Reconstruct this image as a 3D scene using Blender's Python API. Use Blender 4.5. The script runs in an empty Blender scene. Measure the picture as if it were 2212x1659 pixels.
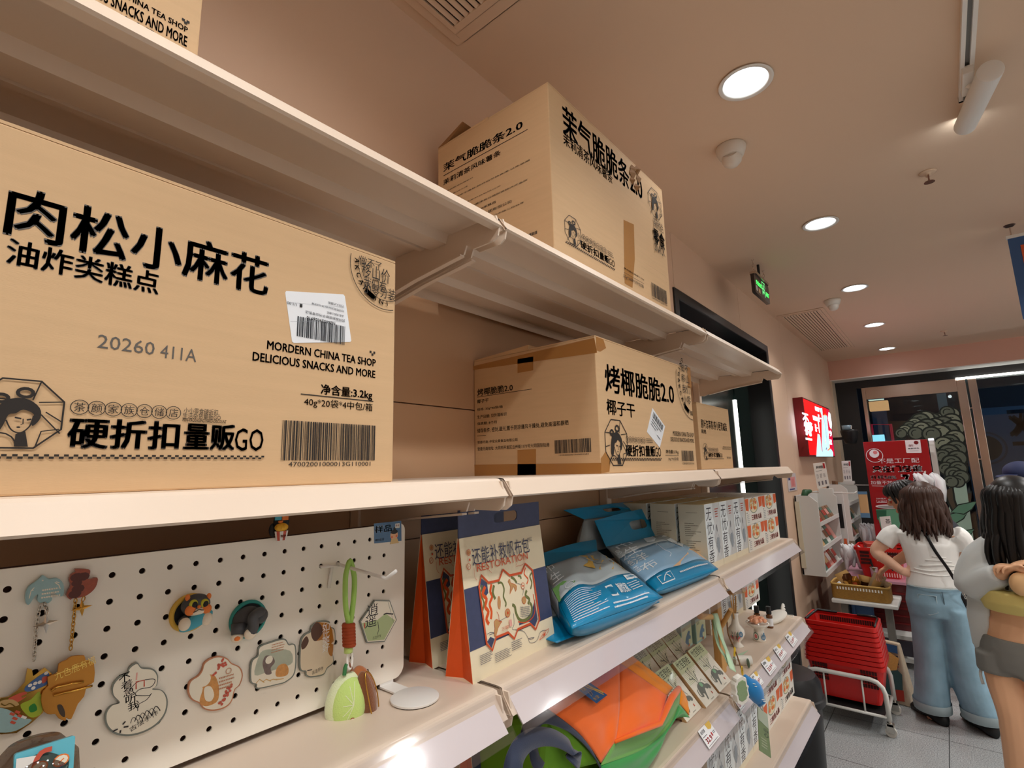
import bpy, bmesh, math, random
from mathutils import Vector, Matrix, Euler
from mathutils.geometry import tessellate_polygon
R = math.radians
SC = bpy.context.scene
COL = SC.collection
random.seed(7)

# ------------------------------------------------------------------ camera
EYE = Vector((0.0, 0.0, 1.65))
FPX, CX, CY = 1114.15, 1106.0, 829.5
yaw, pitch, roll = R(39.577), R(9.5585), R(-1.3977)
cF = Vector((math.cos(pitch)*math.cos(yaw), math.cos(pitch)*math.sin(yaw), math.sin(pitch)))
r0 = Vector((math.sin(yaw), -math.cos(yaw), 0)); u0 = r0.cross(cF)
cR = r0*math.cos(roll) + u0*math.sin(roll)
cU = -r0*math.sin(roll) + u0*math.cos(roll)
cam = bpy.data.cameras.new('camera'); camo = bpy.data.objects.new('camera', cam); COL.objects.link(camo)
camo.matrix_world = Matrix(((cR.x, cU.x, -cF.x, EYE.x), (cR.y, cU.y, -cF.y, EYE.y), (cR.z, cU.z, -cF.z, EYE.z), (0, 0, 0, 1)))
cam.sensor_fit = 'HORIZONTAL'; cam.sensor_width = 36.0; cam.lens = 36.0*FPX/2212.0
cam.clip_start = 0.02; cam.clip_end = 60
SC.camera = camo

# ------------------------------------------------------------------ world and exposure
SC.view_settings.view_transform = 'Standard'; SC.view_settings.look = 'None'
SC.view_settings.exposure = EXPOSURE = -0.22
SC.view_settings.gamma = 1.0; SC.view_settings.use_curve_mapping = False
wd = bpy.data.worlds.new('night'); SC.world = wd; wd.use_nodes = True
wd.node_tree.nodes['Background'].inputs[0].default_value = (0.02, 0.03, 0.05, 1)
wd.node_tree.nodes['Background'].inputs[1].default_value = 0.3
SC.cycles.max_bounces = 8; SC.cycles.diffuse_bounces = 5; SC.cycles.glossy_bounces = 4
SC.cycles.transmission_bounces = 6; SC.cycles.transparent_max_bounces = 12
SC.cycles.caustics_reflective = False; SC.cycles.caustics_refractive = False
SC.cycles.sample_clamp_indirect = 4.0
SC.cycles.use_denoising = True

# ------------------------------------------------------------------ lamps of the room
CEIL = 3.0
DOWN = [(1.812 + 1.4435*k, 0.383) for k in (-2, -1, 0, 1, 2, 3, 4)]       # ceiling downlights over the shelf aisle
DOWN_W = [17, 17, 20, 32, 75, 65, 30]
FILL_LAMPS = [(-1.5, -0.95), (-0.3, -0.95), (0.9, -0.95), (2.1, -0.95), (3.6, -1.2), (5.0, -1.3), (6.5, -1.3), (-1.6, -2.7), (-0.2, -2.7), (1.2, -2.7), (2.6, -2.7), (4.2, -2.7), (5.8, -2.7)]   # unseen rows, added as fill and to wash the opposite wall
FILL_W = [26, 24, 20, 22, 60, 75, 50, 70, 70, 65, 60, 130, 130]
TRACK_Y = -0.227
SPOTS = [(-1.1, (-0.6, 0.7, 0.95)), (-0.4, (0.0, 0.72, 1.0)), (0.3, (0.45, 0.72, 1.0)), (1.0, (1.15, 0.72, 1.0)), (2.331, (2.1, 0.72, 0.9))]
SPOT_W = 22.0
LAMP_COL = (1.0, 0.985, 0.955)

# ------------------------------------------------------------------ helpers
def ray(px, py):
    return (cF + cR*((px-CX)/FPX) - cU*((py-CY)/FPX))
def onX(px, py, v): d = ray(px, py); return EYE + d*((v-EYE.x)/d.x)
def onY(px, py, v): d = ray(px, py); return EYE + d*((v-EYE.y)/d.y)
def onZ(px, py, v): d = ray(px, py); return EYE + d*((v-EYE.z)/d.z)

def V(*a): return Vector(a)
MATS = {}
def mat(name, col, rough=0.55, metal=0.0, spec=0.5, noise=None, bump=None, emit=None, trans=0.0, alpha=1.0, coat=0.0, sheen=0.0, ior=1.45):
    """col: srgb 0-255 triple. noise=(scale, amount[, stretch xyz]) mottles the colour; bump=(scale, strength)."""
    if name in MATS: return MATS[name]
    m = bpy.data.materials.new(name); m.use_nodes = True; MATS[name] = m
    nt = m.node_tree; b = nt.nodes['Principled BSDF']
    c = [((x/255.0+0.055)/1.055)**2.4 if x/255.0 > 0.04045 else x/255.0/12.92 for x in col] + [1.0]
    b.inputs['Base Color'].default_value = c
    b.inputs['Roughness'].default_value = rough; b.inputs['Metallic'].default_value = metal
    b.inputs['Specular IOR Level'].default_value = spec; b.inputs['IOR'].default_value = ior
    if trans: b.inputs['Transmission Weight'].default_value = trans
    if alpha < 1: b.inputs['Alpha'].default_value = alpha
    if coat: b.inputs['Coat Weight'].default_value = coat
    if sheen: b.inputs['Sheen Weight'].default_value = sheen
    if emit:
        b.inputs['Emission Color'].default_value = c; b.inputs['Emission Strength'].default_value = emit
    if noise or bump:
        tc = nt.nodes.new('ShaderNodeTexCoord'); mp = nt.nodes.new('ShaderNodeMapping'); nt.links.new(tc.outputs['Object'], mp.inputs[0])
    if noise:
        if len(noise) > 2: mp.inputs['Scale'].default_value = noise[2]
        n = nt.nodes.new('ShaderNodeTexNoise'); n.inputs['Scale'].default_value = noise[0]; n.inputs['Detail'].default_value = 4
        nt.links.new(mp.outputs[0], n.inputs['Vector'])
        mx = nt.nodes.new('ShaderNodeMixRGB'); mx.blend_type = 'MIX'
        a = noise[1]
        mx.inputs[1].default_value = [min(1, x*(1-a)) for x in c[:3]] + [1]; mx.inputs[2].default_value = [min(1, x*(1+a)) for x in c[:3]] + [1]
        nt.links.new(n.outputs['Fac'], mx.inputs[0]); nt.links.new(mx.outputs[0], b.inputs['Base Color'])
    if bump:
        n2 = nt.nodes.new('ShaderNodeTexNoise'); n2.inputs['Scale'].default_value = bump[0]; n2.inputs['Detail'].default_value = 3
        nt.links.new(mp.outputs[0], n2.inputs['Vector'])
        bp = nt.nodes.new('ShaderNodeBump'); bp.inputs['Strength'].default_value = bump[1]; bp.inputs['Distance'].default_value = 0.002
        nt.links.new(n2.outputs['Fac'], bp.inputs['Height']); nt.links.new(bp.outputs[0], b.inputs['Normal'])
    return m

WM = {}        # world matrices of the empties (parents)
def tag(o, label=None, cat=None, group=None, kind=None):
    if label: o['label'] = label
    if cat: o['category'] = cat
    if group: o['group'] = group
    if kind: o['kind'] = kind
    return o
def thing(name, label, cat, loc=(0, 0, 0), rz=0.0, group=None, rot=None):
    o = bpy.data.objects.new(name, None); COL.objects.link(o); o.empty_display_size = 0.02
    o.location = loc
    o.rotation_euler = rot if rot else (0, 0, rz)
    WM[o] = Matrix.Translation(Vector(loc)) @ o.rotation_euler.to_matrix().to_4x4()
    return tag(o, label, cat, group)
def copy_tree(o, parent=None, keep=True):
    c = o.copy(); COL.objects.link(c)
    if parent is not None: c.parent = parent
    for ch in o.children: copy_tree(ch, c)
    return c
def copy_thing(src, loc, rz, label, group=None):
    c = copy_tree(src); c.location = loc; c.rotation_euler = (0, 0, rz) if not hasattr(rz, '__len__') else rz
    c['label'] = label
    if group: c['group'] = group
    return c

class MB:
    """collects faces with material slots; coordinates are world unless M is given, build() moves them into the parent's frame"""
    def __init__(s, M=None): s.v = []; s.f = []; s.fm = []; s.mats = []; s.M = M; s.cur = 0
    def use(s, m):
        if m not in s.mats: s.mats.append(m)
        s.cur = s.mats.index(m); return s
    def add(s, vs, fs):
        b = len(s.v)
        for p in vs:
            p = Vector(p); s.v.append(s.M @ p if s.M else p)
        for f in fs: s.f.append([b+i for i in f]); s.fm.append(s.cur)
        return s
    def box(s, x0, x1, y0, y1, z0, z1):
        return s.add([(x0,y0,z0),(x1,y0,z0),(x1,y1,z0),(x0,y1,z0),(x0,y0,z1),(x1,y0,z1),(x1,y1,z1),(x0,y1,z1)],
                     [(0,3,2,1),(4,5,6,7),(0,1,5,4),(1,2,6,5),(2,3,7,6),(3,0,4,7)])
    def hexa(s, P):   # 8 points, order as box
        return s.add(P, [(0,3,2,1),(4,5,6,7),(0,1,5,4),(1,2,6,5),(2,3,7,6),(3,0,4,7)])
    def prism(s, poly, fn):
        """poly: 2-D points (ccw), fn(u,v,t) -> point for t = 0,1"""
        n = len(poly); a = [fn(u, v, 0) for u, v in poly]; b = [fn(u, v, 1) for u, v in poly]
        tri = tessellate_polygon([[Vector((u, v, 0)) for u, v in poly]])
        fs = [tuple(reversed(t)) for t in tri] + [tuple(n+i for i in t) for t in tri]
        fs += [(i, (i+1) % n, n+(i+1) % n, n+i) for i in range(n)]
        return s.add(a+b, fs)
    def tube(s, pts, r, n=8, closed=False, cap=True):
        pts = [Vector(p) for p in pts]; k = len(pts)
        rs = r if hasattr(r, '__len__') else [r]*k
        vs = []; fs = []; prev = None
        for i, p in enumerate(pts):
            if closed: t = pts[(i+1) % k] - pts[i-1]
            else: t = pts[min(i+1, k-1)] - pts[max(i-1, 0)]
            t = t.normalized() if t.length > 1e-9 else Vector((0, 0, 1))
            if prev is None:
                a = Vector((0, 0, 1)) if abs(t.z) < 0.9 else Vector((1, 0, 0))
                prev = t.cross(a).normalized()
            nn = (prev - t*prev.dot(t)); nn = nn.normalized() if nn.length > 1e-6 else t.orthogonal().normalized()
            prev = nn; bb = t.cross(nn)
            for j in range(n):
                a = 2*math.pi*j/n; vs.append(p + (nn*math.cos(a) + bb*math.sin(a))*rs[i])
        m = k if closed else k-1
        for i in range(m):
            for j in range(n):
                fs.append((i*n+j, i*n+(j+1) % n, ((i+1) % k)*n+(j+1) % n, ((i+1) % k)*n+j))
        if cap and not closed:
            fs.append(tuple(reversed(range(n)))); fs.append(tuple((k-1)*n+j for j in range(n)))
        return s.add(vs, fs)
    def lathe(s, prof, n=32, c=(0, 0, 0), M=None, cap=True):
        """prof: [(r,z)] from bottom to top round the local z axis"""
        vs = []; fs = []; c = Vector(c)
        for r, z in prof:
            for j in range(n):
                a = 2*math.pi*j/n; p = Vector((r*math.cos(a), r*math.sin(a), z))
                vs.append((M @ p if M else p) + c)
        k = len(prof)
        for i in range(k-1):
            for j in range(n): fs.append((i*n+j, i*n+(j+1) % n, (i+1)*n+(j+1) % n, (i+1)*n+j))
        if cap:
            if prof[0][0] > 1e-6: fs.append(tuple(reversed(range(n))))
            if prof[-1][0] > 1e-6: fs.append(tuple((k-1)*n+j for j in range(n)))
        return s.add(vs, fs)
    def ell(s, c, r, n=16, k=10, M=None):
        """ellipsoid: centre, radii"""
        vs = []; fs = []; c = Vector(c)
        for i in range(k+1):
            th = math.pi*i/k
            for j in range(n):
                a = 2*math.pi*j/n
                p = Vector((r[0]*math.sin(th)*math.cos(a), r[1]*math.sin(th)*math.sin(a), -r[2]*math.cos(th)))
                vs.append((M @ p if M else p) + c)
        for i in range(k):
            for j in range(n): fs.append((i*n+j, i*n+(j+1) % n, (i+1)*n+(j+1) % n, (i+1)*n+j))
        return s.add(vs, fs)
    def grid(s, fn, nu, nv):
        vs = [fn(i/nu, j/nv) for j in range(nv+1) for i in range(nu+1)]
        fs = [(j*(nu+1)+i, j*(nu+1)+i+1, (j+1)*(nu+1)+i+1, (j+1)*(nu+1)+i) for j in range(nv) for i in range(nu)]
        return s.add(vs, fs)
    def build(s, name, m=None, parent=None, smooth=False, bevel=0.0, seg=2, subsurf=0, solid=0.0, weld=True, auto=None):
        me = bpy.data.meshes.new(name)
        o = bpy.data.objects.new(name, me); COL.objects.link(o)
        vs = s.v
        if parent is not None:
            inv = WM[parent].inverted(); vs = [inv @ p for p in vs]; o.parent = parent; WM[o] = WM[parent]
        else:
            xs = [p.x for p in vs]; ys = [p.y for p in vs]; zs = [p.z for p in vs]
            c = Vector(((min(xs)+max(xs))/2, (min(ys)+max(ys))/2, min(zs))); vs = [p-c for p in vs]; o.location = c
            WM[o] = Matrix.Translation(c)
        me.from_pydata([tuple(p) for p in vs], [], s.f)
        for q in ([m] if m else s.mats): me.materials.append(q)
        if not m and s.mats: me.polygons.foreach_set('material_index', s.fm)
        if weld:
            bm = bmesh.new(); bm.from_mesh(me); bmesh.ops.remove_doubles(bm, verts=bm.verts, dist=1e-6)
            bmesh.ops.recalc_face_normals(bm, faces=bm.faces); bm.to_mesh(me); bm.free()
        if smooth: me.polygons.foreach_set('use_smooth', [True]*len(me.polygons))
        if bevel:
            b = o.modifiers.new('b', 'BEVEL'); b.width = bevel; b.segments = seg; b.limit_method = 'ANGLE'; b.angle_limit = R(40)
        if solid:
            q = o.modifiers.new('t', 'SOLIDIFY'); q.thickness = solid; q.offset = 0
        if subsurf:
            q = o.modifiers.new('s', 'SUBSURF'); q.levels = subsurf; q.render_levels = subsurf
        if auto is not None:
            me.polygons.foreach_set('use_smooth', [True]*len(me.polygons)); me.set_sharp_from_angle(angle=R(auto))
        me.update()
        return o

# ------------------------------------------------------------------ printed matter: flat shapes laid on a surface
_TXT = {}
def glyphs(s, bold=0.0):
    k = (s, bold)
    if k in _TXT: return _TXT[k]
    cu = bpy.data.curves.new('t', 'FONT'); cu.body = s; cu.size = 1.0; cu.resolution_u = 2; cu.offset = 0.0; cu.fill_mode = 'BOTH'
    ob = bpy.data.objects.new('t', cu); COL.objects.link(ob)
    dg = bpy.context.evaluated_depsgraph_get()
    me = ob.evaluated_get(dg).to_mesh()
    vs = [(v.co.x, v.co.y) for v in me.vertices]; fs = [tuple(p.vertices) for p in me.polygons]
    if bold > .003:      # heavier lettering: the outline laid down four times, a little apart
        n0 = len(vs); b4 = [(bold, bold*.6), (-bold, bold*.6), (-bold, -bold*.6), (bold, -bold*.6)]
        vs, fs = [(x+dx, y+dy) for dx, dy in b4 for x, y in vs], [tuple(i+n0*k for i in q) for k in range(4) for q in fs]
    ob.evaluated_get(dg).to_mesh_clear(); bpy.data.objects.remove(ob); bpy.data.curves.remove(cu)
    if vs:
        x0 = min(v[0] for v in vs); x1 = max(v[0] for v in vs); y0 = min(v[1] for v in vs); y1 = max(v[1] for v in vs)
    else: x0 = y0 = 0; x1 = y1 = 1
    _TXT[k] = (vs, fs, (x0, y0, x1, y1)); return _TXT[k]

class Frame:
    def __init__(s, o, ux, uy): s.o = Vector(o); s.ux = Vector(ux).normalized(); s.uy = Vector(uy).normalized(); s.n = s.ux.cross(s.uy)
    def P(s, u, v, e=0.0): return s.o + s.ux*u + s.uy*v + s.n*e
    def at(s, px, py):
        d = ray(px, py); t = (s.o-EYE).dot(s.n)/d.dot(s.n); q = EYE + d*t - s.o
        return (q.dot(s.ux), q.dot(s.uy))

class Ink:
    """flat print on a frame (or any map P(u,v,e)); each call sits a hair above the last"""
    def __init__(s, P, e0=0.0004, de=0.00004): s.P = P; s.mb = MB(); s.e = e0; s.de = de; s.main = s.mb; s.subs = {}
    def sub(s, k=None): s.mb = s.main if k is None else s.subs.setdefault(k, MB())
    def _f(s, m, pts, fs):
        s.e += s.de; s.mb.use(m).add([s.P(u, v, s.e) for u, v in pts], fs)
    def poly(s, m, pts):
        tri = tessellate_polygon([[Vector((u, v, 0)) for u, v in pts]])
        s._f(m, pts, [tuple(t) for t in tri]); return s
    def rect(s, m, u0, v0, u1, v1): return s.poly(m, [(u0, v0), (u1, v0), (u1, v1), (u0, v1)])
    def disc(s, m, u, v, r, n=24, rv=None, a0=0.0):
        rv = rv or r; c, q = math.cos(a0), math.sin(a0)
        P = [(r*math.cos(2*math.pi*i/n), rv*math.sin(2*math.pi*i/n)) for i in range(n)]
        return s.poly(m, [(u+x*c-y*q, v+x*q+y*c) for x, y in P])
    def stroke(s, m, pts, w, closed=False):
        k = len(pts); L = []; Rr = []
        for i in range(k):
            a = pts[i-1] if (i > 0 or closed) else pts[i]; b = pts[(i+1) % k] if (i < k-1 or closed) else pts[i]
            dx, dy = b[0]-a[0], b[1]-a[1]; l = math.hypot(dx, dy) or 1
            nx, ny = -dy/l*w/2, dx/l*w/2
            L.append((pts[i][0]+nx, pts[i][1]+ny)); Rr.append((pts[i][0]-nx, pts[i][1]-ny))
        n = k if closed else k-1
        s._f(m, L+Rr, [(i, k+i, k+(i+1) % k, (i+1) % k) for i in range(n)]); return s
    def ring(s, m, u, v, r, w, n=32, rv=None):
        rv = rv or r
        return s.stroke(m, [(u+r*math.cos(2*math.pi*i/n), v+rv*math.sin(2*math.pi*i/n)) for i in range(n)], w, True)
    def text(s, m, t, u0, v0, u1=None, v1=None, h=None, bold=0.02, rot=0.0, align='l', skew=0.0):
        """fits text t into the rectangle u0..u1, v0..v1 (or: height h at u0,v0)"""
        vs, fs, (x0, y0, x1, y1) = glyphs(t, bold)
        if not fs: return s
        sx = sy = 1.0
        if u1 is not None: sx = (u1-u0)/(x1-x0)
        if v1 is not None: sy = (v1-v0)/(y1-y0)
        if h is not None:
            sy = h/(y1-y0)
            if u1 is None: sx = sy
        elif v1 is None: sy = sx
        c, q = math.cos(rot), math.sin(rot); w = (x1-x0)*sx
        off = {'l': 0, 'c': -w/2, 'r': -w}[align]
        out = []
        for x, y in vs:
            a = (x-x0)*sx+off + skew*(y-y0)*sy; b = (y-y0)*sy
            out.append((u0+a*c-b*q, v0+a*q+b*c))
        s._f(m, out, fs); return s
    def bars(s, m, u0, v0, u1, v1, n=40, seed=1, vertical=True):
        rg = random.Random(seed); x = 0; segs = []
        for i in range(n):
            w = rg.choice((1, 1, 2, 3)); g = rg.choice((1, 1, 2)); segs.append((x, x+w)); x += w+g
        k = (u1-u0)/x
        pts = []; fs = []; keep = s.mb; s.sub('barcode')
        for a, b in segs:
            i = len(pts); pts += [(u0+a*k, v0), (u0+b*k, v0), (u0+b*k, v1), (u0+a*k, v1)]; fs.append((i, i+1, i+2, i+3))
        s._f(m, pts, fs); s.mb = keep; return s
    def lines(s, m, u0, v0, u1, v1, n, seed=1, th=0.45, words=False, rag=0.25):
        """n lines of tiny print too small to read, as broken strokes"""
        rg = random.Random(seed); dv = (v1-v0)/n; pts = []; fs = []
        for i in range(n):
            b = v1-(i+1)*dv + dv*(1-th)/2; t = b+dv*th; x = u0; end = u1-(u1-u0)*rg.random()*rag
            while x < end-1e-6:
                w = dv*th*rg.uniform(.5, .95); x2 = min(end, x+w); k = len(pts)
                a = rg.uniform(0, .25)*dv*th
                pts += [(x, b+a), (x2, b), (x2, t-a), (x, t)]; fs.append((k, k+1, k+2, k+3)); x = x2+dv*th*.28
        s._f(m, pts, fs); return s
    def checks(s, m, u0, v0, u1, v1, n):
        w = (u1-u0)/n; h = (v1-v0)/2; pts = []; fs = []
        for i in range(n):
            b = v0 + (h if i % 2 else 0); k = len(pts)
            pts += [(u0+i*w, b), (u0+(i+1)*w, b), (u0+(i+1)*w, b+h), (u0+i*w, b+h)]; fs.append((k, k+1, k+2, k+3))
        s._f(m, pts, fs); return s
    def build(s, name, parent):
        for k, q in s.subs.items(): q.build(k, None, parent, weld=False)
        return s.main.build(name, None, parent, weld=False) if s.main.v else None
def arc(c, r, a0, a1, n=10, rv=None):
    rv = rv or r
    return [(c[0]+r*math.cos(R(a0+(a1-a0)*i/n)), c[1]+rv*math.sin(R(a0+(a1-a0)*i/n))) for i in range(n+1)]
def spline(pts, n=6, closed=False):
    """Catmull-Rom through points (2-D or 3-D)"""
    out = []; k = len(pts); P = [Vector(p) for p in pts]
    rng = range(k) if closed else range(k-1)
    for i in rng:
        p0 = P[(i-1) % k] if (closed or i > 0) else P[i]; p1 = P[i]; p2 = P[(i+1) % k]; p3 = P[(i+2) % k] if (closed or i+2 < k) else P[(i+1) % k]
        for j in range(n):
            t = j/n
            out.append(0.5*((2*p1) + (p2-p0)*t + (2*p0-5*p1+4*p2-p3)*t*t + (3*p1-p0-3*p2+p3)*t**3))
    if not closed: out.append(P[-1])
    return [tuple(p) for p in out]
def rrect(x0, y0, x1, y1, r, n=5):
    return (arc((x1-r, y0+r), r, -90, 0, n) + arc((x1-r, y1-r), r, 0, 90, n) + arc((x0+r, y1-r), r, 90, 180, n) + arc((x0+r, y0+r), r, 180, 270, n))
# ------------------------------------------------------------------ the room
YW = 1.09; CEIL = 3.025; XE = 8.15; YR = -3.3; XB = -2.6
DOWN = [(x*1.0187, y*1.0187) for x, y in DOWN]
m_wall = mat('wall_paint', (218, 186, 160), 0.6, bump=(60, 0.05))
m_wall2 = mat('beam_paint', (216, 170, 150), 0.6)
m_ceil = mat('ceiling_paint', (222, 194, 168), 0.75)
m_white = mat('white_paint', (232, 230, 226), 0.45)
m_black = mat('black_metal', (26, 27, 30), 0.35, spec=0.5)
m_blackm = mat('black_matte', (16, 16, 17), 0.7)
m_dgreen = mat('dark_green_glass', (22, 34, 32), 0.12, spec=0.6)
m_chrome = mat('brushed_steel', (205, 190, 180), 0.22, 1.0)
m_darkgrey = mat('portal_grey', (40, 39, 40), 0.55)
m_lamp = mat('lamp_white', (240, 250, 255), 0.5, emit=14.0)
m_ledw = mat('led_strip_white', (255, 255, 245), 0.5, emit=6.0)

def stone_floor():
    m = bpy.data.materials.new('granite_tiles'); m.use_nodes = True; nt = m.node_tree; b = nt.nodes['Principled BSDF']
    tc = nt.nodes.new('ShaderNodeTexCoord')
    n = nt.nodes.new('ShaderNodeTexNoise'); n.inputs['Scale'].default_value = 160; n.inputs['Detail'].default_value = 6
    r = nt.nodes.new('ShaderNodeValToRGB'); r.color_ramp.elements[0].position = .35; r.color_ramp.elements[0].color = (.2, .205, .21, 1)
    r.color_ramp.elements[1].position = .68; r.color_ramp.elements[1].color = (.5, .52, .52, 1)
    br = nt.nodes.new('ShaderNodeTexBrick'); br.offset = 0; br.inputs['Scale'].default_value = 1.0
    br.inputs['Brick Width'].default_value = .6; br.inputs['Row Height'].default_value = .6; br.inputs['Mortar Size'].default_value = .0025
    mp = nt.nodes.new('ShaderNodeMapping'); mp.inputs['Location'].default_value = (.18, .1, 0)
    br.inputs['Mortar'].default_value = (.06, .06, .06, 1)
    nt.links.new(tc.outputs['Object'], n.inputs['Vector']); nt.links.new(tc.outputs['Object'], mp.inputs[0]); nt.links.new(mp.outputs[0], br.inputs['Vector'])
    nt.links.new(n.outputs['Fac'], r.inputs[0]); nt.links.new(r.outputs[0], br.inputs['Color1']); nt.links.new(r.outputs[0], br.inputs['Color2'])
    nt.links.new(br.outputs['Color'], b.inputs['Base Color']); b.inputs['Roughness'].default_value = .35
    return m
m_floor = stone_floor()

def struct(name, mb, m, parent=None, **k):
    o = mb.build(name, m, parent, **k)
    if parent is None: o['kind'] = 'structure'
    return o
struct('floor', MB().box(XB, XE+4.5, YR, YW+.4, -.1, 0), m_floor)
# ceiling with round holes for the downlights
hol = DOWN + [(x, y) for x, y in FILL_LAMPS]
def ceiling_mesh():
    lo = [(XB-.1, YR-.1), (XE+.05, YR-.1), (XE+.05, YW+.3), (XB-.1, YW+.3)]
    polys = [[Vector((x, y, 0)) for x, y in lo]]
    for x, y in hol: polys.append([Vector((x+.082*math.cos(-2*math.pi*i/28), y+.082*math.sin(-2*math.pi*i/28), 0)) for i in range(28)])
    flat = [p for q in polys for p in q]
    mb = MB(); mb.add([(p.x, p.y, CEIL) for p in flat], [tuple(t) for t in tessellate_polygon(polys)])
    mb.box(lo[0][0], lo[1][0], lo[0][1], lo[2][1], CEIL+.16, CEIL+.2)
    return mb
struct('ceiling', ceiling_mesh(), m_ceil)

# shelf-side wall: panels with fine dark joints, broken by a dark doorway
dX0, dX1, dZ = onY(1452, 618, YW).x, onY(1655, 748, YW).x, onY(1655, 748, YW).z
s1, s2 = onY(1597, 680, YW).x, onY(1685, 720, YW).x
mb = MB(); mb.use(m_wall)
g = .0018
seams = [XB-.1, dX0+.03, s1, s2, s2+1.31, 8.4]
for a, b in zip(seams[:-1], seams[1:]):
    lo = dZ-.03 if dX0 < (a+b)/2 < dX1+.02 else 0
    if a < dX1-.05 < b and a >= s1-.01:                      # the panel over the door's right part runs on beyond it
        mb.box(a+g, dX1-.03, YW, YW+.02, dZ-.03, CEIL); mb.box(dX1-.03, b-g, YW, YW+.02, 0, CEIL); continue
    mb.box(a+g, b-g, YW, YW+.02, lo, CEIL)
mb.use(m_blackm).box(XB-.1, dX0+.02, YW+.02, YW+.03, 0, CEIL).box(dX0, dX1, YW+.02, YW+.03, dZ-.02, CEIL).box(dX1-.02, 8.4, YW+.02, YW+.03, 0, CEIL)
struct('wall_left', mb, None)
struct('wall_right', MB().box(XB-.1, XE, YR-.1, YR, 0, CEIL), m_white)
struct('wall_back', MB().box(XB-.1, XB, YR, YW, 0, CEIL), m_wall)

# dark doorway in the wall
mb = MB(); w = .062
P = [(dX0, 0), (dX0, dZ), (dX1, dZ), (dX1, 0), (dX1-w, 0), (dX1-w, dZ-w), (dX0+w, dZ-w), (dX0+w, 0)]
mb.prism(P, lambda u, v, t: V(u, YW-.012+.19*t, v))
d2 = struct('door_2', mb, m_black, bevel=.006)
mb = MB(); YD = YW+.17
lx = onY(1590, 900, YD).x
p1, p2 = onY(1631, 900, YD-.03).x, onY(1644, 900, YD-.03).x
mb.box(dX0+w, lx-.02, YD, YD+.03, 0, dZ-.05); mb.box(lx+.02, p1-.01, YD, YD+.03, 0, dZ-.05); mb.box(p2, dX1-w, YD, YD+.03, 0, dZ-.05)
mb.build('door_panel', m_dgreen, d2)
MB().box(p1, p2, YD+.01, YD+.03, 0, dZ-.05).build('door_gap', m_blackm, d2)
for q in (p1, p2): MB().box(q-.006, q+.006, YD-.03, YD+.01, 0, dZ-.05).build('door_edge', m_chrome, d2)
MB().box(lx-.016, lx+.016, YD-.012, YD+.02, .02, dZ-.5).build('light_strip', m_ledw, d2)
bx0, bx1 = onY(1500, 900, YD).x, onY(1548, 900, YD).x

# beam over the shop front and its dark portal
zb = onX(1792, 822, XE).z
struct('wall_end', MB().use(m_wall2).box(XE, XE+.12, YR, YW, zb, CEIL).use(m_white).box(XE, XE+.35, YR, YW, zb-.012, zb), None)
yj0, yj1 = onX(1820, 900, XE+.3).y, onX(1858, 900, XE+.3).y
struct('trim_1', MB().box(XE, XE+.32, onX(1806, 900, XE).y, YW, 0, zb-.012), mat('corner_beige', (214, 196, 172), .6))
gz = onX(1870, 838, XE+.3).z
mb = MB().box(XE+.27, XE+.33, yj1, YW-.002, 0, zb-.012).box(XE+.27, XE+.33, YR, yj1, gz, zb-.012)
struct('trim_2', mb, m_darkgrey)
GX = XE+.3
g1 = onX(1866, 880, GX).y; g2 = onX(2066, 830, GX).y
post2 = (onX(2066, 830, GX).y, onX(2086, 830, GX).y); post3 = (onX(2091, 830, GX).y, onX(2110, 830, GX).y)
gb = onX(1960, 856, GX).z; g1b = onX(1874, 880, GX).y
d1 = struct('door_1', MB().box(GX-.03, GX+.03, g1b, g1, 0, gz).box(GX-.03, GX+.03, post2[1], post2[0], 0, gz).box(GX-.03, GX+.03, post2[0], g1b, gb, gz)
            .box(GX-.03, GX+.03, post2[0], g1b, 0, .12), m_chrome, bevel=.004)
def pane_mat():
    m = bpy.data.materials.new('clear_pane'); m.use_nodes = True; nt = m.node_tree
    for n in list(nt.nodes): nt.nodes.remove(n)
    o = nt.nodes.new('ShaderNodeOutputMaterial'); t = nt.nodes.new('ShaderNodeBsdfTransparent'); gl = nt.nodes.new('ShaderNodeBsdfGlossy'); gl.inputs['Roughness'].default_value = .01
    t.inputs[0].default_value = (.82, .88, .88, 1)
    f = nt.nodes.new('ShaderNodeFresnel'); f.inputs[0].default_value = 1.5; mx = nt.nodes.new('ShaderNodeMixShader')
    nt.links.new(f.outputs[0], mx.inputs[0]); nt.links.new(t.outputs[0], mx.inputs[1]); nt.links.new(gl.outputs[0], mx.inputs[2]); nt.links.new(mx.outputs[0], o.inputs[0])
    return m
m_pane = pane_mat()
MB().box(GX-.004, GX+.004, post2[0], g1b, .12, gb).build('glass_pane', m_pane, d1)
w1 = struct('window_1', MB().box(GX-.03, GX+.03, post3[1], post3[0], 0, gz).box(GX-.03, GX+.03, YR, post3[1], 0, .1), m_chrome, bevel=.004)
MB().box(GX+.02, GX+.028, YR, post3[1], .1, gz).build('glass_pane', m_pane, w1)
MB().box(GX-.02, GX+.0, post3[0]-.0, post2[1], 0, gz-.02).build('door_edge', mat('dark_glass_edge', (40, 52, 56), .15, spec=.7), d1)
for zz in (onX(2092, 882, GX).z, onX(2105, 992, GX).z): MB().box(GX-.026, GX-.02, post3[0], post2[1], zz-.006, zz+.006).build('edge_clip', m_chrome, d1)
LZ = onX(2140, 811, GX-.05).z
led = MB().box(GX-.06, GX-.04, YR, post2[0], LZ-.012, LZ+.012).build('light_strip', m_ledw)
tag(led, 'thin white light strip along the top of the dark shop front', 'light strip')
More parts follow.
